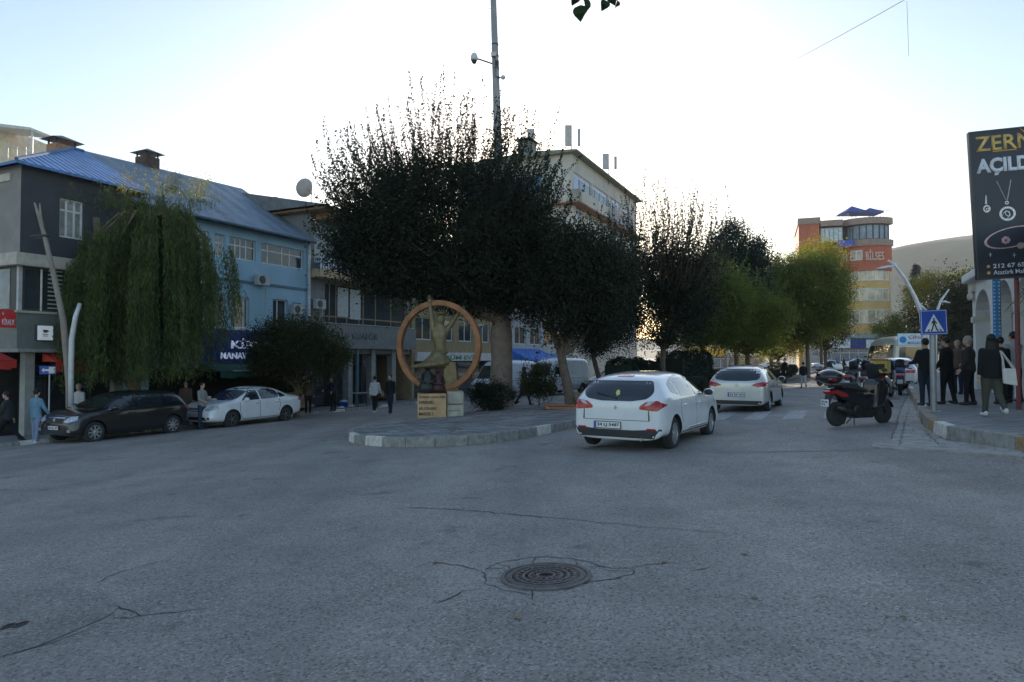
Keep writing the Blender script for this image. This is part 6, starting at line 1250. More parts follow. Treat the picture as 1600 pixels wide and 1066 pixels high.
# ------------------------------------------------------------------ motorcycles
M_MBLK = mat('moto_black', (.005, .005, .006), .22, var=.1, coat=.8); M_SEAT = mat('seat_vinyl', (.018, .018, .018), .65); M_ENG = mat('engine_metal', (.03, .03, .03), .45, .7, var=.4, scale=12); M_WSC = mat('tinted_screen', (.02, .022, .025), .08, coat=1.); M_REDD = mat('moto_red', (.16, .008, .008), .25, coat=.8)
def moto(label, xy, ang, body=M_MBLK, accent=M_REDD, box='round', boxm=None, sc=1., up=0., group=None, number='', wheel_r=.28, lean=5, naked=False):
    t = thing('motorcycle', label, 'motorcycle', (xy[0], xy[1], G(*xy)+up), ang, group); t.scale = (sc,)*3
    r = wheel_r
    def wh(x, w):
        M = Matrix.Translation((x, 0, r)) @ Matrix.Rotation(R(90), 4, 'X')
        f = MB(); f.lathe([(r*.62, -w/2), (r*.88, -w/2), (r*.97, -w*.3), (r, 0), (r*.97, w*.3), (r*.88, w/2), (r*.62, w/2)], 28, M); o = f.build('wheel', M_TYRE, t)
        f = MB(); f.lathe([(r*.61, -w*.4), (r*.66, -w*.42), (r*.66, w*.42), (r*.61, w*.4)], 28, M); f.lathe([(.045, -w*.6), (.045, w*.6)], 12, M)
        for k in range(5): f.prism([(.03, -.022), (r*.63, -.012), (r*.63, .012), (.03, .022)], -w*.3, w*.3, 'z', M @ Matrix.Rotation(k*1.2566, 4, 'Z'))
        f.build('rim', M_RIM if naked else mat('moto_rim', (.05, .05, .05), .4, .8), o)
        f = MB(); f.lathe([(.135, -.004), (.135, .004), (.06, .004), (.06, -.004)], 24, M @ Matrix.Translation((0, 0, -w*.62))); f.build('brake_disc', M_RIM, o)
    wh(-.74, .15); wh(.80, .12)
    f = MB()   # main underbody / engine
    f.prism([(-.62, .30), (-.30, .18), (.30, .17), (.48, .30), (.44, .55), (.0, .60), (-.45, .62), (-.66, .50)], -.13, .13, 'y'); f.lathe([(.10, -.19), (.13, -.17), (.13, .17), (.10, .19)], 16, Matrix.Translation((-.25, 0, .36)) @ Matrix.Rotation(R(90), 4, 'X'))
    f.tube([(-.74, .14, .28), (-.2, .14, .36)], [.05, .07], 8); f.build('engine', M_ENG, t, bevel=.02)
    f = MB()   # fairings
    f.prism([(-.95, .86), (-.98, .74), (-.70, .60), (-.30, .48), (-.02, .38), (.22, .36), (.34, .5), (.30, .72), (.02, .70), (-.10, .78), (-.55, .86)], -.17, .17, 'y')
    f.prism([(.26, .36), (.60, .42), (.72, .62), (.80, .84), (.66, 1.02), (.48, 1.10), (.36, .98), (.34, .70)], -.20, .20, 'y')
    o = f.build('fairing', body, t, bevel=.06)
    f = MB(); f.prism([(-.99, .76), (-.74, .66), (-.52, .66), (-.60, .76), (-.92, .84)], -.176, .176, 'y'); f.build('side_panel', accent, o, bevel=.02)
    f = MB(); f.prism([(-.72, .90), (-.66, .86), (-.10, .80), (.12, .74), (.20, .80), (.04, .86), (-.12, .90), (-.22, .98), (-.62, .99)], -.145, .145, 'y'); f.build('seat', M_SEAT, t, bevel=.04)
    f = MB(); f.add([(.56, -.19, 1.04), (.56, .19, 1.04), (.40, .15, 1.40), (.40, -.15, 1.40), (.66, 0, 1.04), (.47, 0, 1.43)], [(0, 4, 5, 3), (4, 1, 2, 5)]); s_ = f.build('windscreen', M_WSC, t); q = s_.modifiers.new('s', 'SOLIDIFY'); q.thickness = .006
    f = MB(); f.tube([(.46, 0, 1.02), (.42, .15, 1.06), (.32, .36, 1.04)], .014, 7); f.tube([(.46, 0, 1.02), (.42, -.15, 1.06), (.32, -.36, 1.04)], .014, 7)
    for s in (-1, 1): f.tube([(.34, s*.30, 1.045), (.28, s*.42, 1.035)], .022, 8)
    hb = f.build('handlebar', M_BLKP, t)
    for s in (-1, 1):
        f = MB(); f.tube([(.42, s*.2, 1.05), (.46, s*.30, 1.24)], .008, 5); f.ball((.45, s*.32, 1.27), (.02, .075, .045), 10, 6); f.build('mirror', M_BLKP, hb, smooth=True)
        f = MB(); f.tube([(.80, s*.085, r), (.66, s*.085, .62), (.54, s*.07, .95)], [.028, .026, .026], 8); f.build('fork', M_ENG, t)
    f = MB(); 
    for s in (-1, 1): f.prism([(.70, .88), (.795, .84), (.76, .74), (.66, .76)], s*.05, s*.19, 'y')
    f.build('headlight', M_HEAD, t, bevel=.01)
    f = MB(); n = 9
    for i in range(n):
        a0, a1 = R(20+i*15), R(20+(i+1)*15); f.add([(.8+(r+.035)*math.cos(a), s*.075, r+(r+.035)*math.sin(a)) for a in (a0, a1) for s in (-1, 1)], [(0, 1, 3, 2)])
    fd = f.build('front_fender', body, t); q = fd.modifiers.new('s', 'SOLIDIFY'); q.thickness = .012
    f = MB(); f.prism([(-1.02, .66), (-1.0, .74), (-.92, .72), (-1.06, .46), (-1.10, .46)], -.07, .07, 'y'); pl = f.build('rear_fender', M_BLKP, t)
    f = MB(); f.box(-1.115, -1.105, -.10, .10, .46, .62); p_ = f.build('plate_face', M_PLATE, pl)
    if number: text(number, M_INK, p_, Matrix.Translation((-1.117, 0, .54)) @ Matrix.Rotation(R(-90), 4, 'Z') @ FAC, w=.16, h=.1, bold=.02, ext=.002)
    f = MB(); f.prism([(-1.01, .79), (-.90, .84), (-.90, .76), (-.98, .73)], -.13, .13, 'y'); f.build('tail_light', M_TAIL, t, bevel=.01)
    f = MB(); f.tube([(-.2, -.17, .26), (-.5, -.2, .30), (-.62, -.22, .34), (-1.0, -.24, .46)], [.03, .035, .06, .055], 12); f.build('exhaust', M_ENG, t, smooth=True)
    f = MB(); f.tube([(-.05, .12, .22), (-.10, .26, .02)], .012, 6); f.tube([(-.30, -.1, .2), (-.34, -.14, .02)], .012, 6); f.tube([(-.30, .1, .2), (-.34, .14, .02)], .012, 6); f.build('stand', M_ENG, t)
    if box == 'round':
        f = MB(); f.tube([(-.98, 0, .90), (-.6, 0, .93)], .03, 6); f.box(-1.0, -.62, -.1, .1, .92, .95); f.build('rack', M_BLKP, t)
        f = MB(); f.ball((-.95, 0, 1.12), (.27, .29, .17), 20, 12); f.v = [(x, y, max(z, .965)) for x, y, z in f.v]; tb_ = f.build('top_box', body, t, smooth=True)
        f = MB(); f.lathe([(.272, -.018), (.276, 0), (.272, .018)], 24, Matrix.Translation((-.95, 0, 1.11)) @ Matrix.Diagonal((1, 1.07, 1, 1))); f.build('box_seam', M_BLKP, tb_)
        for s in (-1, 1): f = MB(); f.prism([(-1.2, 1.06), (-1.05, 1.02), (-1.02, 1.08), (-1.17, 1.10)], s*.17, s*.262, 'y'); f.build('reflector', M_REDD, tb_)
    elif box == 'crate':
        f = MB(); f.box(-1.08, -.52, -.27, .27, .95, 1.42); tb_ = f.build('delivery_box', boxm, t, bevel=.03); f = MB(); f.box(-1.1, -.5, -.29, .29, 1.40, 1.46); f.build('box_lid', M_REDD, tb_, bevel=.01)
        f = MB(); f.box(-1.084, -1.08, -.18, .18, 1.08, 1.28); f.build('box_patch', M_INK, tb_)
    return t
rw, fw = GP(1309, 668), GP(1375, 661); d = Vector((fw.x-rw.x, fw.y-rw.y)); an = math.atan2(d.y, d.x); mid = (rw+fw)/2
moto('large black touring scooter with rounded top box parked at the kerb, nearest motorcycle', (mid.x, mid.y), an, number='30 AB\n214', sc=1.0)
gM = 'motorcycles parked in a row farther on'
M_YEL = mat('delivery_yellow', (.42, .27, .03), .6, dirt=.3); M_BLU2 = mat('moto_blue', (.03, .05, .12), .3, coat=.7)
for i, (px, D, a, kw) in enumerate(((1352, 26, 60, dict(label='dark motorcycle behind the touring scooter, without a box', box=None)), (1330, 29, 55, dict(label='dark motorcycle in the row, second one behind the scooter', box=None)),
    (1384, 25.5, 50, dict(label='delivery motorcycle with yellow box and red lid by the kerb', box='crate', boxm=M_YEL)), (1406, 27.5, 60, dict(label='blue motorcycle right of the yellow delivery box', box=None, body=M_BLU2)), (1290, 40, 40, dict(label='small motorcycle with white top box farther out on the far crossing', box='round', body=mat('moto_white', (.35, .35, .35), .3)))
    )): moto(xy=at(px, D), ang=R(a), group=gM, **kw)
# ------------------------------------------------------------------ statue
q = GP(684, 651, ISH); SB = Vector((q.x, q.y, q.z)); k = q.y/FPX
st = thing('statue', 'bronze folk dancer with raised arms standing inside a large ring on an inscribed stone plinth', 'statue', tuple(SB), R(8))
M_BRZ = mat('bronze_olive', (.115, .088, .042), .5, .35, var=.35, scale=5, bump=.3, bscale=14, dirt=.3); M_RING = mat('ring_copper', (.17, .07, .028), .5, .25, var=.4, scale=3, bump=.3, bscale=9, dirt=.35); M_STONE = mat('plinth_stone', (.34, .205, .10), .8, var=.25, scale=2.5, bump=.3, bscale=20, dirt=.35); M_STONE2 = mat('plinth_stone_grey', (.30, .27, .21), .8, var=.25, scale=2.5, bump=.3, dirt=.4); M_FIG = mat('bronze_dark', (.018, .02, .018), .5, .4, var=.4, scale=6); M_MAR = mat('bronze_maroon', (.035, .012, .012), .5, .2, var=.4, scale=6)
f = MB(); f.box(-.68, .27, -.45, .45, -.05, .80); pl = f.build('plinth', M_STONE, st, bevel=.02)
f = MB(); f.box(.30, .86, -.25, .55, -.0, .86); pl2 = f.build('plinth_block', M_STONE2, st, bevel=.03)
INS = mat('inscription_dark', (.04, .02, .015), .7)
for i, s_ in enumerate(('İNSAN HAKLARI', 'EVRENSEL', 'BİLDİRGESİ', 'MADDE 1')): text(s_, INS, pl, TM(-.63, -.452, .70-.19*i), h=.10, w=(.84, .5, .58, .45)[i], bold=.02, align='LEFT', ext=.006)
text('HAKKARİ', INS, pl2, TM(.58, -.253, .44), w=.5, h=.075, bold=.02, ext=.006); f = MB(); f.box(.34, .74, -.256, -.251, .20, .215); f.build('inscription_line', INS, pl2)
# ring: flat band torus turned a little
rc_z = (651-541)*k; Rr = 71.5*k
Mr = Matrix.Translation((.03, .0, rc_z)) @ Matrix.Rotation(R(-20), 4, 'Z') @ Matrix.Rotation(R(90), 4, 'X')
f = MB(); n = 64; prof = [(Rr, -.13), (Rr, .13), (Rr-.19, .13), (Rr-.19, -.13)]
v = []; fc = []
for i in range(n):
    a = 2*math.pi*i/n
    for rr_, zz_ in prof: v.append((rr_*math.cos(a)*.96, rr_*math.sin(a), zz_))
for i in range(n):
    for j in range(4): fc.append((i*4+j, i*4+(j+1) % 4, ((i+1) % n)*4+(j+1) % 4, ((i+1) % n)*4+j))
f.add(v, fc, Mr); f.build('ring', M_RING, st, bevel=.02, fixn=True)
# dancer: torso, raised arms, flared skirt
sp = lambda px, py, y=0.: Vector(((px-684)*k, y, (651-py)*k))
nd = [sp(690, 560), sp(688, 548), sp(686, 530), sp(687, 514), sp(687, 505), sp(688, 497)]; ee = [(i, i+1) for i in range(5)]; ra = [.24, .19, .25, .17, .085, .10]
for pts, rr_ in (((sp(676, 516), sp(674, 496), sp(671, 474, -.05)), (.12, .09, .055)), ((sp(698, 517), sp(707, 502), sp(717, 488, -.05)), (.12, .09, .055))):
    i = len(nd); nd += list(pts); ee += [(3, i), (i, i+1), (i+1, i+2)]; ra += list(rr_)
fig = skin('dancer', nd, ee, ra, M_BRZ, st, 2)
mb = MB(); mb.ball(tuple(sp(688, 500)), (.15, .16, .2), 14, 10); mb.add([(a[0]*1.0, a[1], a[2]) for a in (sp(686, 501, -.15), sp(690, 501, -.15), sp(688, 500, -.21), sp(688, 496, -.16))], [(0, 1, 2), (0, 2, 3), (2, 1, 3)])
for w, d_ in ((sp(671, 474, -.05), Vector((-.12, 0, 1))), (sp(717, 488, -.05), Vector((.75, 0, .9)))):
    M = Matrix.Diagonal((1.7, 1.7, 1.7, 1)); hm_ = MB(); hand(hm_, Vector((0, 0, 0)), d_, 1); mb.add(hm_.v, hm_.f, Matrix.Translation(w) @ M)
hd_ = mb.build('tmp', M_BRZ, None, smooth=True); bm = bmesh.new(); bm.from_mesh(fig.data); bm.from_mesh(hd_.data); bm.to_mesh(fig.data); bm.free(); bpy.data.objects.remove(hd_)
fig.data.polygons.foreach_set('use_smooth', [True]*len(fig.data.polygons))
f = MB(); f.lathe([(.16, .19), (.17, .2), (.17, .16), (.15, .15)], 16, Matrix.Translation(sp(688, 498))); f.build('head_cloth', M_BRZ, st, smooth=True)
# skirt swinging out to the left
v = []; n = 40
for ring_, (rx, ry, z, ox) in enumerate(((.24, .22, 548, 0), (.30, .27, 556, -.05), (.44, .40, 563, -.12), (.66, .55, 568, -.22), (.68, .56, 571, -.22), (.45, .42, 573, -.1), (.3, .28, 576, 0))):
    for i in range(n):
        a = 2*math.pi*i/n; fold = 1+.09*math.sin(a*11)*(ring_ > 1)+.04*math.sin(a*5+1)*(ring_ > 1); dz = (.10*math.cos(a) if ring_ > 1 else 0)
        v.append((.1+ox+rx*fold*math.cos(a)*(1.15 if math.cos(a) < 0 else .8), ry*fold*math.sin(a), (651-z)*k+dz*.9*(1 if ring_ < 5 else .5)))
f = MB(); f.add(v, [(r_*n+i, r_*n+(i+1) % n, (r_+1)*n+(i+1) % n, (r_+1)*n+i) for r_ in range(6) for i in range(n)]+[tuple(range(n-1, -1, -1)), tuple(6*n+i for i in range(n))]); f.build('skirt', M_BRZ, st, smooth=True)
f = MB(); f.lathe([(.235, .0), (.25, .04), (.235, .09)], 20, Matrix.Translation(sp(689, 553)) @ Matrix.Diagonal((1, .9, 1, 1))); f.build('sash', M_BRZ, st, smooth=True)
f = MB(); f.prism([(sp(693, 613).x, sp(693, 613).z), (sp(716, 611).x, sp(716, 611).z), (sp(711, 570).x, sp(711, 566).z), (sp(692, 568).x, sp(692, 566).z)], -.22, .22, 'y'); f.build('support_block', M_BRZ, st, bevel=.03)
# small dark seated figures below
def draped(px, py, s_, m, nm):
    c = sp(px, py); f = MB(); f.lathe([(.30*s_, 0), (.28*s_, .18*s_), (.2*s_, .42*s_), (.16*s_, .60*s_), (.075*s_, .70*s_), (.07*s_, .74*s_)], 16, Matrix.Translation((c.x, -.2, c.z)), 0, .8); f.ball((c.x, -.22, c.z+.84*s_), (.1*s_, .1*s_, .13*s_), 12, 8)
    f.tube([(c.x-.14*s_, -.26, c.z+.55*s_), (c.x-.22*s_, -.38, c.z+.36*s_), (c.x-.05*s_, -.46, c.z+.32*s_)], [.06*s_, .05*s_, .035*s_], 8); f.tube([(c.x+.14*s_, -.26, c.z+.55*s_), (c.x+.22*s_, -.36, c.z+.38*s_), (c.x+.04*s_, -.46, c.z+.30*s_)], [.06*s_, .05*s_, .035*s_], 8); f.build(nm, m, st, smooth=True)
draped(668, 613, 1.05, M_FIG, 'kneeling_figure'); draped(684, 613, .9, M_MAR, 'kneeling_figure')
# ------------------------------------------------------------------ concrete pole with cameras
q = GP(777, 636, ISH); D = q.y+.75; pb_ = Vector((X(783, D), D, G(X(783, D), D)+ISH)); k = D/FPX
pt_ = thing('utility_pole', 'tall leaning concrete utility pole rising through the big tree', 'utility pole', tuple(pb_))
tp = P(769, -60, D)-pb_; m1 = P(785, 440, D)-pb_; M_PC = mat('pole_concrete', (.20, .19, .18), .85, var=.15, scale=3, bump=.3, dirt=.3)
f = MB(); f.tube([(0, 0, 0), tuple(m1), tuple(tp)], [.24, .22, .11], 14); f.build('shaft', M_PC, pt_, smooth=True)
f = MB()
for py in (14, 28, 46, 60, 76): c = P(770+py*.02, py, D)-pb_; s_ = -1 if py in (14, 46, 76) else 1; f.tube([c, c+Vector((s_*.32, 0, .02)), c+Vector((s_*.34, 0, .08))], .008, 4)
f.build('climbing_pins', M_DFRAME, pt_)
f = MB()
for py in (70, 88, 108, 122): c = P(771+py*.035, py, D)-pb_; f.lathe([(.155, -.02), (.155, .02)], 14, Matrix.Translation(c))
f.build('clamp', M_ENG, pt_)
c = P(776, 102, D); cm = thing('dome_camera', 'white dome surveillance camera on an arm reaching left from the pole', 'camera', tuple(c)); e = P(741, 92, D)-c
f = MB(); f.tube([(0, 0, 0), (e.x*.5, 0, e.z*.6), (e.x*.85, 0, e.z)], .035, 8); f.box(-.06, .1, -.16, .16, -.1, .14); f.build('arm', M_ENG, cm)
M_CW = mat('camera_white', (.5, .5, .5), .5); f = MB(); Mc = Matrix.Translation((e.x, 0, e.z)); f.lathe([(.05, .26), (.1, .22), (.15, .12), (.16, .0), (.155, -.06), (.12, -.08)], 18, Mc); h_ = f.build('housing', M_CW, cm, smooth=True)
f = MB(); f.ball((e.x, 0, e.z-.08), (.115, .115, .15), 16, 10); f.build('dome', M_BLKP, h_, smooth=True)
c = P(781, 121, D-.2); cm = thing('bullet_camera', 'small round camera box on the right of the pole below the dome camera', 'camera', tuple(c)); f = MB(); f.tube([(-.12, 0, 0), (.1, 0, .0)], .03, 6); f.build('bracket', M_ENG, cm); f = MB(); f.ball((.14, 0, 0), (.11, .1, .1), 12, 8); f.build('housing', M_CW, cm, smooth=True)
c = P(771, 86, D-.22); cm = thing('junction_box', 'small grey box clamped to the front of the pole', 'box', tuple(c)); f = MB(); f.box(-.1, .12, -.1, .08, -.08, .1); f.build('box_body', mat('box_grey', (.35, .34, .33), .6), cm, bevel=.02); f = MB(); f.tube([(.05, -.05, -.08), (.1, -.05, -.4), (.06, 0, -.9)], .012, 5); f.build('cable', M_BLKP, cm)
# ------------------------------------------------------------------ street lamps
M_LPW = mat('lamp_pale_metal', (.42, .42, .42), .5, .2, dirt=.2); M_LPB = mat('lamp_wooden_brown', (.17, .14, .115), .7, dirt=.3)
def lampthing(name, label, base, D, pts, rad, m, head=None, extra=(), sq=1.):
    b = Vector((X(base[0], D), D, G(X(base[0], D), D)+.1)); t = thing(name, label, 'street lamp', tuple(b)); l = lambda p: Vector((P(p[0], p[1], D).x-b.x, 0, P(p[0], p[1], D).z-b.z))
    f = MB(); f.tube([Vector((0, 0, 0))]+[l(p) for p in pts], rad, 10); f.build('pole', m, t, smooth=True)
    for i, (pp, rr_, mm) in enumerate(extra): f = MB(); f.tube([l(p) for p in pp], rr_, 8); f.build('side_arm', mm, t, smooth=True)
    if head:
        c = l(head[0]); a = head[1]; f = MB(); f.ball((0, 0, 0), (.36*head[2], .13*head[2], .06*head[2]), 14, 8, 0, Matrix.Translation(c) @ Matrix.Rotation(R(a), 4, 'Y')); h_ = f.build('lamp_head', M_DFRAME if m == M_LPB else M_LPW, t, smooth=True)
        f = MB(); f.ball((0, 0, -.03*head[2]), (.22*head[2], .09*head[2], .045*head[2]), 10, 6, 0, Matrix.Translation(c) @ Matrix.Rotation(R(a), 4, 'Y')); f.build('lamp_glass', M_GLASSB, h_, smooth=True)
    return t
lampthing('street_lamp', 'brown leaning lamp post with forked tip and dark lamp head before the cafe', (111, 640), 23.2, [(108, 600), (99, 500), (82, 420), (70, 370), (60, 335), (54, 317)], [.115, .105, .10, .085, .07, .055, .03], M_LPB, ((63, 369), -4, 1.0), ((((70, 370), (64, 340), (62, 318)), (.05, .04, .02), M_LPB), (((72, 372), (66, 366)), (.03, .03), M_LPB)))
lampthing('curved_post', 'short white curved post crossing in front of the brown lamp post', (113, 640), 23.0, [(111, 580), (112, 530), (118, 495), (125, 474)], [.07, .085, .085, .075, .06], M_LPW)
lampthing('street_lamp', 'tall white lamp arching left above the pedestrian sign on the right pavement', (1446, 600), 33, [(1444, 540), (1440, 490), (1430, 465), (1414, 435), (1397, 413), (1388, 407)], [.13, .12, .10, .09, .08, .07, .05], M_LPW, ((1383, 418), -10, 1.3), ((((1432, 470), (1444, 482), (1452, 490)), (.05, .05, .04), M_LPW),))
lampthing('street_lamp', 'white branching lamp pole right of the pedestrian sign, leaning right', (1461, 600), 36, [(1461, 530), (1463, 490), (1470, 470), (1483, 452)], [.10, .09, .07, .06, .03], M_LPW, ((1476, 472), 8, .9), ((((1468, 474), (1478, 470)), (.03, .03), M_LPW), (((1463, 520), (1456, 500), (1452, 488)), (.05, .04, .03), M_LPW)))
lampthing('street_lamp', 'far pale lamp pole by the yellow bank sign under the trees', (1137, 580), 75, [(1137, 540), (1137, 518), (1132, 505)], [.09, .08, .07, .05], M_LPW, ((1130, 508), 0, 1.2))
# ------------------------------------------------------------------ signs
q = GP(1461, 643, SW); D = q.y; k = D/FPX; sg_ = thing('crossing_sign', 'square blue pedestrian crossing sign on a grey post at the pavement corner', 'road sign', tuple(q)); M_SB = mat('sign_blue', (.012, .045, .26), .4, var=.1, coat=.3); M_SWH = mat('sign_reflective_white', (.62, .63, .65), .4)
f = MB(); f.tube([(0, .05, -.05), (.0, .05, (643-486)*k)], .065, 14); f.lathe([(.17, -.0), (.17, .012)], 16, Matrix.Translation((0, .05, 0))); f.build('post', mat('galvanised', (.22, .22, .22), .5, .5, dirt=.25), sg_)
cz_ = (643-504)*k; hw = 21.3*k; hh = 19.5*k; Ms_ = Matrix.Translation((-.02, -.03, cz_)) @ Matrix.Rotation(R(2), 4, 'Z') @ Matrix.Rotation(R(-2), 4, 'Y')
f = MB(); f.box(-hw, hw, -.012, .012, -hh, hh, 0, Ms_); pn = f.build('panel', M_SB, sg_, bevel=.006)
f = MB(); e = .012
for a, b, c_, d_ in ((-hw+.015, hw-.015, hh-.027, hh-.017), (-hw+.015, hw-.015, -hh+.017, -hh+.027), (-hw+.015, -hw+.025, -hh+.027, hh-.027), (hw-.025, hw-.015, -hh+.027, hh-.027)): f.box(a, b, -.015, -.0125, c_, d_, 0, Ms_)
f.prism([(-hw*.74, -hh*.74), (hw*.74, -hh*.74), (0, hh*.66)], -.016, -.0125, 'y', Ms_); tri = f.build('triangle', M_SWH, pn)
f = MB(); z1, z0 = -.0185, -.0163; S = hh
f.lathe([(S*.085, z0), (S*.085, z1)], 12, Ms_ @ Matrix.Translation((0, 0, S*.26)) @ Matrix.Rotation(R(90), 4, 'X') @ Matrix.Translation((0, 0, -z0*0))) if False else f.prism([(S*.08*math.cos(a*.628), S*.26+S*.08*math.sin(a*.628)) for a in range(10)], z1, z0, 'y', Ms_)
for pl_ in ([(-.10, .16), (.10, .16), (.09, -.16), (-.09, -.16)], [(-.09, -.12), (.02, -.14), (-.14, -.62), (-.24, -.62)], [(.0, -.14), (.10, -.12), (.26, -.60), (.15, -.62)], [(.08, .14), (.26, -.08), (.21, -.14), (.05, .04)], [(-.08, .14), (-.24, -.06), (-.19, -.12), (-.05, .04)]): f.prism([(a*S, b*S) for a, b in pl_], z1, z0, 'y', Ms_)
for i in range(5):
    a = -.58+i*.27; f.prism([(a*S, -.72*S), ((a+.13)*S, -.72*S), ((a*.82+.11)*S, -.56*S), ((a*.82)*S, -.56*S)], z1, z0, 'y', Ms_) if abs(a+.06) > .12 else None
f.build('walking_figure', M_INK, tri)
# small blue arrow sign at left
p = Vector((X(77, 24.3), 24.3)); k = 24.3/FPX; q = Vector((p.x, p.y, G(*p)+.12)); z_ = lambda py: P(77, py, 24.3).z-q.z
t = thing('arrow_sign', 'small blue and white direction sign on a thin post near the cafe column', 'road sign', tuple(q)); f = MB(); f.tube([(0, .03, 0), (0, .03, z_(572))], .025, 8); f.build('post', M_LPW, t)
f = MB(); f.box(-.34, .26, -.01, .01, z_(585), z_(572)); g = f.build('panel', M_SB, t); f = MB(); f.prism([(-.27, z_(578.5)), (-.17, z_(575)), (-.17, z_(577)), (.0, z_(577)), (.0, z_(573.5)), (.23, z_(573.5)), (.23, z_(583.5)), (.0, z_(583.5)), (.0, z_(580)), (-.17, z_(580)), (-.17, z_(582))], -.014, -.0105, 'y'); f.build('arrow', M_SWH, g)
# jewellery board on its posts
D = 15.2; b = Vector((X(1573, D), D, 0)); b.z = G(b.x, b.y)+SW; k = D/FPX; bb = thing('jewellery_board', 'tall black jewellery board with gold and white lettering on a post over the pavement', 'billboard', tuple(b), R(-14))
loc = lambda px, py: ((px-1556)*k*1.03, P(1556, py, D).z-b.z)
L0, Z1, Z0 = loc(1517, 0)[0], loc(0, 204)[1], loc(0, 437)[1]; W_ = 2.05
Mb = Matrix.Rotation(R(2.2), 4, 'Y').inverted(); Mb = Matrix.Translation((L0, 0, Z0)) @ Matrix.Rotation(R(-2.2), 4, 'Y'); H_ = Z1-Z0
M_BDK = mat('board_black', (.012, .013, .018), .35, var=.3, scale=1.2); f = MB(); f.box(0, W_, -.06, .06, 0, H_, 0, Mb); bd = f.build('panel', M_BDK, bb, bevel=.01)
f = MB()
for a_, b_, c_, d_ in ((0, W_, 0, .03), (0, W_, H_-.03, H_), (0, .03, .03, H_-.03), (W_-.03, W_, .03, H_-.03)): f.box(a_, b_, -.075, -.061, c_, d_, 0, Mb)
f.build('frame', M_DFRAME, bd)
GOLD = mat('gold_letters', (.45, .26, .07), .4, .3, var=.3, scale=8); WHL = mat('white_letters', (.52, .52, .56), .5); JW = mat('jewel_silver', (.38, .34, .36), .35, .5, var=.5, scale=30); RSG = mat('rose_gold', (.42, .22, .20), .35, .5, var=.4, scale=20)
hz = lambda py: (437-py)/233*H_
xq = lambda px: (px-1517)*k*.93+.02
text('ZERN', GOLD, bd, Mb @ TM(xq(1524), -.063, hz(225)), w=1.14, h=.34, bold=.02, align='LEFT', ext=.006); f = MB(); f.prism([(xq(1590), hz(205)), (xq(1612), hz(222)), (xq(1600), hz(216))], -.07, -.064, 'y', Mb); f.box(xq(1550), xq(1585), -.068, -.064, hz(239), hz(237.6), 0, Mb); f.build('gold_swash', mat('amber', (.5, .2, .03), .5), bd)
text('AÇILDI', WHL, bd, Mb @ TM(xq(1524), -.063, hz(262)), w=1.14, h=.40, bold=.045, align='LEFT', ext=.006)
text('212 67 65', WHL, bd, Mb @ TM(xq(1540), -.063, hz(417)), w=.62, h=.10, bold=.02, align='LEFT', ext=.005); text('Atatürk Mah. Gratis', WHL, bd, Mb @ TM(xq(1540), -.063, hz(427)), w=1.0, h=.10, bold=.015, align='LEFT', ext=.005)
f = MB()
for py in (417, 427): f.lathe([(.035, 0), (.035, .004)], 12, Mb @ TM(xq(1533), -.064, hz(py)))
f.build('bullet_icon', GOLD, bd)
def ring2(f, px, py, r0, r1, sx=1., rot=0., n=28):
    for i in range(n):
        q_ = []
        for a in (2*math.pi*i/n, 2*math.pi*(i+1)/n):
            for r_ in (r0, r1): u, w = r_*math.cos(a)*sx, r_*math.sin(a); q_.append((u*math.cos(rot)-w*math.sin(rot)+xq(px), -.067, u*math.sin(rot)+w*math.cos(rot)+hz(py)))
        f.add(q_, [(0, 1, 3, 2)], Mb)
f = MB(); ring2(f, 1566, 337, .115, .16); ring2(f, 1566, 337, .05, .075, .6, .5); ring2(f, 1564, 339, .09, .10, .7, -.5)
for a, b_ in (((1553, 285), (1565, 316)), ((1574, 285), (1567, 316))): f.tube([Mb @ Vector((xq(a[0]), -.066, hz(a[1]))), Mb @ Vector((xq(b_[0]), -.066, hz(b_[1])))], .010, 4)
ring2(f, 1566, 320, .02, .04); f.build('pendant_picture', JW, bd)
for px in (1536, 1600):
    f = MB(); ring2(f, px, 327, .055, .085, .85); ring2(f, px+1, 328, .02, .035); f.tube([Mb @ Vector((xq(px-1), -.066, hz(320))), Mb @ Vector((xq(px), -.066, hz(306)))], [.03, .014], 5); f.build('earring_picture', JW, bd)
f = MB(); ring2(f, 1570, 374, .49, .545, 1., .0, 40); f.v = [tuple(Mb @ Vector((v_.x, v_.y, hz(374)+(v_.z-hz(374))*.42+(v_.x-xq(1570))*.16))) for v_ in (Mb.inverted() @ Vector(q_) for q_ in f.v)]; f.build('bracelet_picture', RSG, bd)
f = MB()
for i in range(7): a = i*.8976; f.lathe([(.034, 0), (.034, .006)], 10, Mb @ TM(xq(1561)+.055*math.cos(a), -.066, hz(378)+.055*math.sin(a)))
f.build('flower_setting', RSG, bd); f = MB(); f.lathe([(.07, 0), (.07, .006)], 14, Mb @ TM(xq(1582), -.068, hz(388))); f.build('stone_setting', mat('brown_stone', (.22, .17, .13), .4), bd)
f = MB()
for px, py in ((1537, 399), (1572, 402)): x_, z_2 = xq(px), hz(py); f.box(x_-.004, x_+.004, -.066, -.063, z_2-.05, z_2+.05, 0, Mb); f.box(x_-.03, x_+.03, -.066, -.063, z_2-.004, z_2+.004, 0, Mb)
f.build('sparkle', WHL, bd)
f = MB(); f.tube([(.26, .1, 0), (.26, .1, Z0+.4)], .05, 10); f.build('post', mat('post_maroon', (.12, .03, .03), .6), bb)
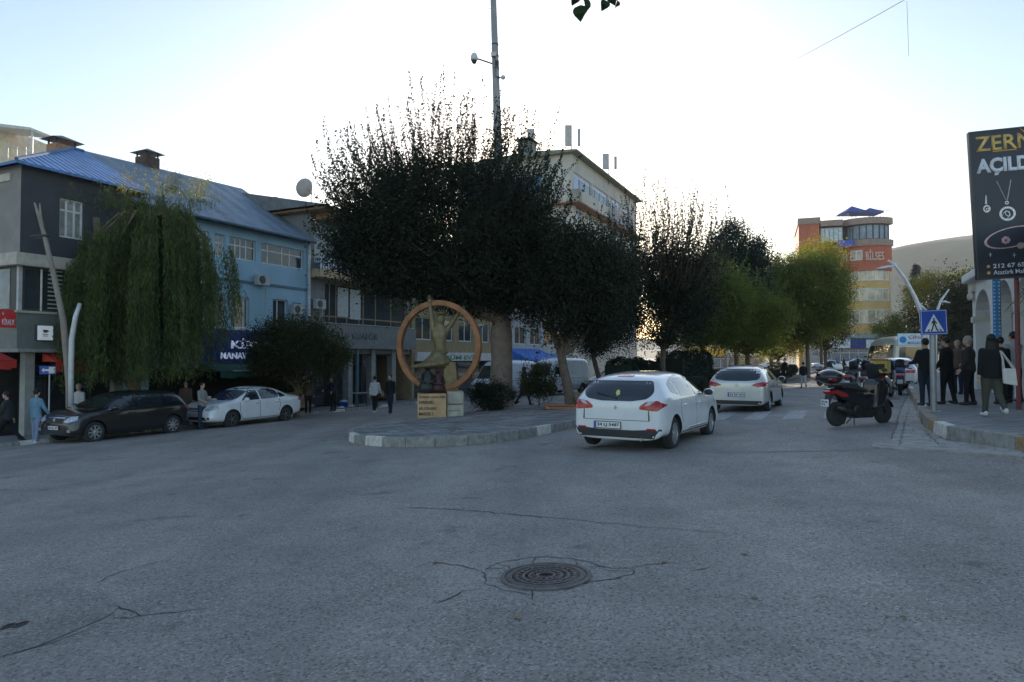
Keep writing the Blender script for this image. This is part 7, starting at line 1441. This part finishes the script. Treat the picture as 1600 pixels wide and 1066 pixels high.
# blue striped post in the arcade, with toothed edge
D = 19.5; b = Vector((X(1558, D), D, 0)); b.z = G(b.x, b.y)+SW; t = thing('blue_banner', 'narrow blue vertical banner with white teeth hanging in front of the arcade', 'banner', tuple(b)); z_ = lambda py: P(1558, py, D).z-b.z
f = MB(); f.box(-.09, .10, -.02, .02, z_(548), z_(420)); g = f.build('cloth', mat('banner_blue', (.03, .16, .38), .6), t); f = MB()
for i in range(22): zz_ = z_(546)+i*.105; f.prism([(-.085, zz_), (-.03, zz_+.03), (-.085, zz_+.06)], -.026, -.021, 'y'); f.prism([(.095, zz_), (.04, zz_+.03), (.095, zz_+.06)], -.026, -.021, 'y')
f.build('toothed_edge', WHL, g); f = MB(); f.tube([(.14, .06, 0), (.14, .06, z_(420)+.3)], .035, 8); f.tube([(-.1, .0, z_(420)+.02), (.16, .05, z_(420)+.05)], .02, 6); f.build('post', M_DFRAME, t)
# ------------------------------------------------------------------ greengrocer stalls
gS = 'fruit crates outside the greengrocer'
cols = {'orange': (.45, .14, .015), 'lemon': (.48, .34, .03), 'tomato': (.30, .02, .012), 'apple': (.12, .16, .02), 'plum': (.07, .015, .05), 'potato': (.20, .13, .07), 'cabbage': (.10, .18, .05)}
M_CRT = mat('crate_wood', (.17, .11, .06), .8, var=.3, scale=6, dirt=.2)
def crate(label, s_, y_, z_, colr, B_, fill='fruit'):
    o = Vector((B_.x0, B_.D0, B_.z0)); xa = Vector((math.cos(BANG), math.sin(BANG), 0)); ya = Vector((-math.sin(BANG), math.cos(BANG), 0)); p_ = o+xa*s_+ya*y_
    t = thing('fruit_crate', label, 'fruit crate', (p_.x, p_.y, G(p_.x, p_.y)+.12+z_), BANG, gS); f = MB(); w, d_, h_ = .5, .36, .2
    for zz_ in (0, .075, .15): f.box(-w/2, w/2, -d_/2, -d_/2+.012, zz_, zz_+.055); f.box(-w/2, w/2, d_/2-.012, d_/2, zz_, zz_+.055); f.box(-w/2, -w/2+.012, -d_/2, d_/2, zz_, zz_+.055); f.box(w/2-.012, w/2, -d_/2, d_/2, zz_, zz_+.055)
    f.box(-w/2+.012, w/2-.012, -d_/2+.012, d_/2-.012, 0, .012); f.build('crate', M_CRT, t, ); t.rotation_euler = (0, 0, BANG); t.rotation_euler.rotate_axis('X', R(14))
    f = MB(); rg = random.Random(int(s_*100)+int(z_*50))
    for i in range(7):
        for j in range(5): f.ball((-.2+i*.067+rg.uniform(-.01, .01), -.13+j*.065+rg.uniform(-.01, .01), .15+rg.uniform(0, .06)), .038, 7, 5)
    f.build('fruit', mat('fruit_'+colr, cols[colr], .5, var=.3, scale=14), t, smooth=True)
B2 = Bld(27.75); names = {'orange': 'oranges', 'lemon': 'lemons', 'tomato': 'tomatoes', 'apple': 'green apples', 'plum': 'plums', 'potato': 'potatoes', 'cabbage': 'cabbages'}
ks_ = list(cols); pos = ['by the willow trunk', 'left of the shopkeeper', 'behind the man with the bag', 'behind the white sedan windscreen', 'behind the white sedan roof', 'behind the white sedan boot', 'nearest the yellow bananas']
for lv in range(2):
    for i in range(7):
        c_ = ks_[(i*2+lv*3) % 7]; crate(f'wooden crate of {names[c_]}, {"upper" if lv else "lower"} row, {pos[i]}', .8+i*1.25, -.75+lv*.35, .35+lv*.35, c_, B2)
o = Vector((B2.x0, B2.D0, B2.z0)); xa = Vector((math.cos(BANG), math.sin(BANG), 0)); ya = Vector((-math.sin(BANG), math.cos(BANG), 0)); p_ = o+ya*-.6
t = thing('display_stand', 'long stepped wooden stand carrying the fruit crates', 'stand', (p_.x, p_.y, p_.z), BANG); f = MB(); f.box(.3, 9.3, -.36, -.0, .2, .33); f.box(.3, 9.3, .0, .4, .2, .68); f.build('shelf', M_CRT, t); f = MB()
for i in range(7): f.box(.4+i*1.4, .46+i*1.4, -.3, .36, -.05, .2)
f.build('legs', M_CRT, t)
# hanging bananas
p_ = o+xa*8.4+ya*-.9; t = thing('banana_bunch', 'bright yellow bananas hanging beside the round tree behind the white sedan', 'bananas', (p_.x, p_.y, p_.z+1.35)); f = MB(); f.tube([(0, 0, -.4), (0, 0, 1.0)], .02, 6); f.build('stalk', M_CRT, t); f = MB(); rg = random.Random(2)
for i in range(60):
    a = rg.uniform(0, 6.28); z = rg.uniform(-.45, .35); q_ = [Vector((math.cos(a)*r_, math.sin(a)*r_, z+zz_)) for r_, zz_ in ((.05, .06), (.16, .0), (.22, .07), (.23, .15))]; f.tube(q_, [.012, .025, .024, .01], 6)
f.build('bananas', mat('banana', (.50, .33, .03), .5, var=.25), t, smooth=True)
# bucket and white sacks by the columns
p_ = GP(537, 640); t = thing('bucket', 'bright blue bucket standing at the pavement edge by the grey columns', 'bucket', tuple(p_)); f = MB(); f.lathe([(.18, 0), (.24, .42), (.25, .43), (.22, .43), (.17, .05)], 20); f.build('bucket_body', mat('bucket_blue', (.015, .06, .30), .4), t, smooth=True); f = MB(); f.lathe([(.21, .38), (.2, .46), (.08, .52)], 14); f.build('contents', SHOEW, t, smooth=True); f = MB(); f.tube([(.24, 0, .42), (.2, .1, .6), (0, .15, .66), (-.2, .1, .6), (-.24, 0, .42)], .008, 5); f.build('handle', M_DFRAME, t)
for i, (px, py, l) in enumerate(((533, 641, 'crumpled white plastic bag left of the blue bucket'), (548, 639, 'crumpled white plastic bag right of the blue bucket'))):
    p_ = GP(px, py); rg = random.Random(i); f = MB(); f.ball((0, 0, .09), (.22, .12, .1), 12, 8); f.v = [(x*(1+rg.uniform(-.25, .25)), y*(1+rg.uniform(-.25, .25)), max(0, z*(1+rg.uniform(-.3, .3)))) for x, y, z in f.v]; o_ = f.build('plastic_bag', mat('plastic_white', (.5, .52, .55), .4), None); o_.location = p_; tag(o_, l, 'plastic bag', 'plastic bags by the bucket')
# bins/tables under the tan building
for i, px in enumerate((560, 573, 590)):
    D_ = 37.2; x_ = X(px, D_); t = thing('cafe_table', f'small dark table on the pavement between the grey columns, {("left", "middle", "right")[i]} of three', 'table', (x_, D_, G(x_, D_)+.12), 0, 'tables between the columns'); f = MB(); f.lathe([(.38, .72), (.38, .75)], 18); f.build('table_top', mat('table_grey', (.2, .2, .2), .5), t); f = MB(); f.tube([(0, 0, 0), (0, 0, .72)], .03, 8); f.lathe([(.22, 0), (.2, .03)], 14); f.build('table_leg', M_DFRAME, t)
# brick edged pit
q = GP(893, 638, ISH); t = thing('tree_pit', 'orange brick edging round the soil of the forked tree', 'planter', tuple(q)); f = MB()
for i in range(10): f.box(-.95+i*.19, -.95+i*.19+.17, -.45, -.33, 0, .07); f.box(-.95+i*.19, -.95+i*.19+.17, .75, .87, 0, .07)
for i in range(6): f.box(-.95, -.83, -.30+i*.18, -.14+i*.18, 0, .07); f.box(.80, .92, -.30+i*.18, -.14+i*.18, 0, .07)
f.build('brick_edge', mat('orange_brick', (.30, .10, .04), .85, var=.3, scale=9), t); f = MB(); f.box(-.83, .80, -.33, .75, -.02, .03); f.build('soil', mat('soil', (.07, .045, .03), .95, bump=1.), t)
# ------------------------------------------------------------------ wires
def wire(label, a, b, sag, r=.012, n=24):
    a, b = Vector(a), Vector(b); t = a; f = MB(); f.tube([(b-a)*(i/n)+Vector((0, 0, -sag*4*(i/n)*(1-i/n))) for i in range(n+1)], r, 5); o = f.build('overhead_wire', M_BLKP, None); o.location = a; return tag(o, label, 'cable')
wire('long thin overhead cable crossing the sky at upper right', P(1020, 168, 90), P(1452, -22, 16), 1.2, .011)
wire('short thin cable hanging down from the overhead cable', P(1417, 2, 18), P(1420, 88, 18), .0, .005)
# far top-left building with a canopy
D = 42; b = Vector((X(-120, D), D, G(-40, D))); t = thing('terrace_building', 'cream building with a white slatted roof terrace canopy at the upper left corner', 'building', tuple(b), R(-5)); z_ = lambda py: P(40, py, D).z-b.z
xx = lambda px: X(px, D)-b.x
f = MB(); f.box(0, xx(16), 0, 3, 0, z_(205)); f.build('wall', mat('cream_wall', (.48, .38, .26), .8), t); f = MB(); f.box(xx(16), xx(62), .2, 1.2, 0, z_(252)); f.build('lower_wing', M_BEIGE, t)
f = MB(); f.add([(-1, -1.5, z_(185)), (xx(78), -1.2, z_(215)), (xx(78), .6, z_(214)), (-1, .6, z_(184)), (-1, -1.5, z_(192)), (xx(78), -1.2, z_(219)), (xx(78), .6, z_(218)), (-1, .6, z_(191))], [(0,1,2,3), (7,6,5,4), (0,4,5,1), (1,5,6,2), (2,6,7,3), (3,7,4,0)]); f.build('canopy', mat('canopy_white', (.45, .42, .36), .7), t)
f = MB(); f.tube([(xx(75), -.9, z_(252)), (xx(75), -.9, z_(217))], .06, 6); f.tube([(xx(16), -.2, z_(233)), (xx(62), -.2, z_(245))], .03, 6)
for px in (20, 35, 50): f.tube([(xx(px), -.2, z_(252)), (xx(px), -.2, z_(236))], .03, 6)
f.build('terrace_rail', M_LPW, t)
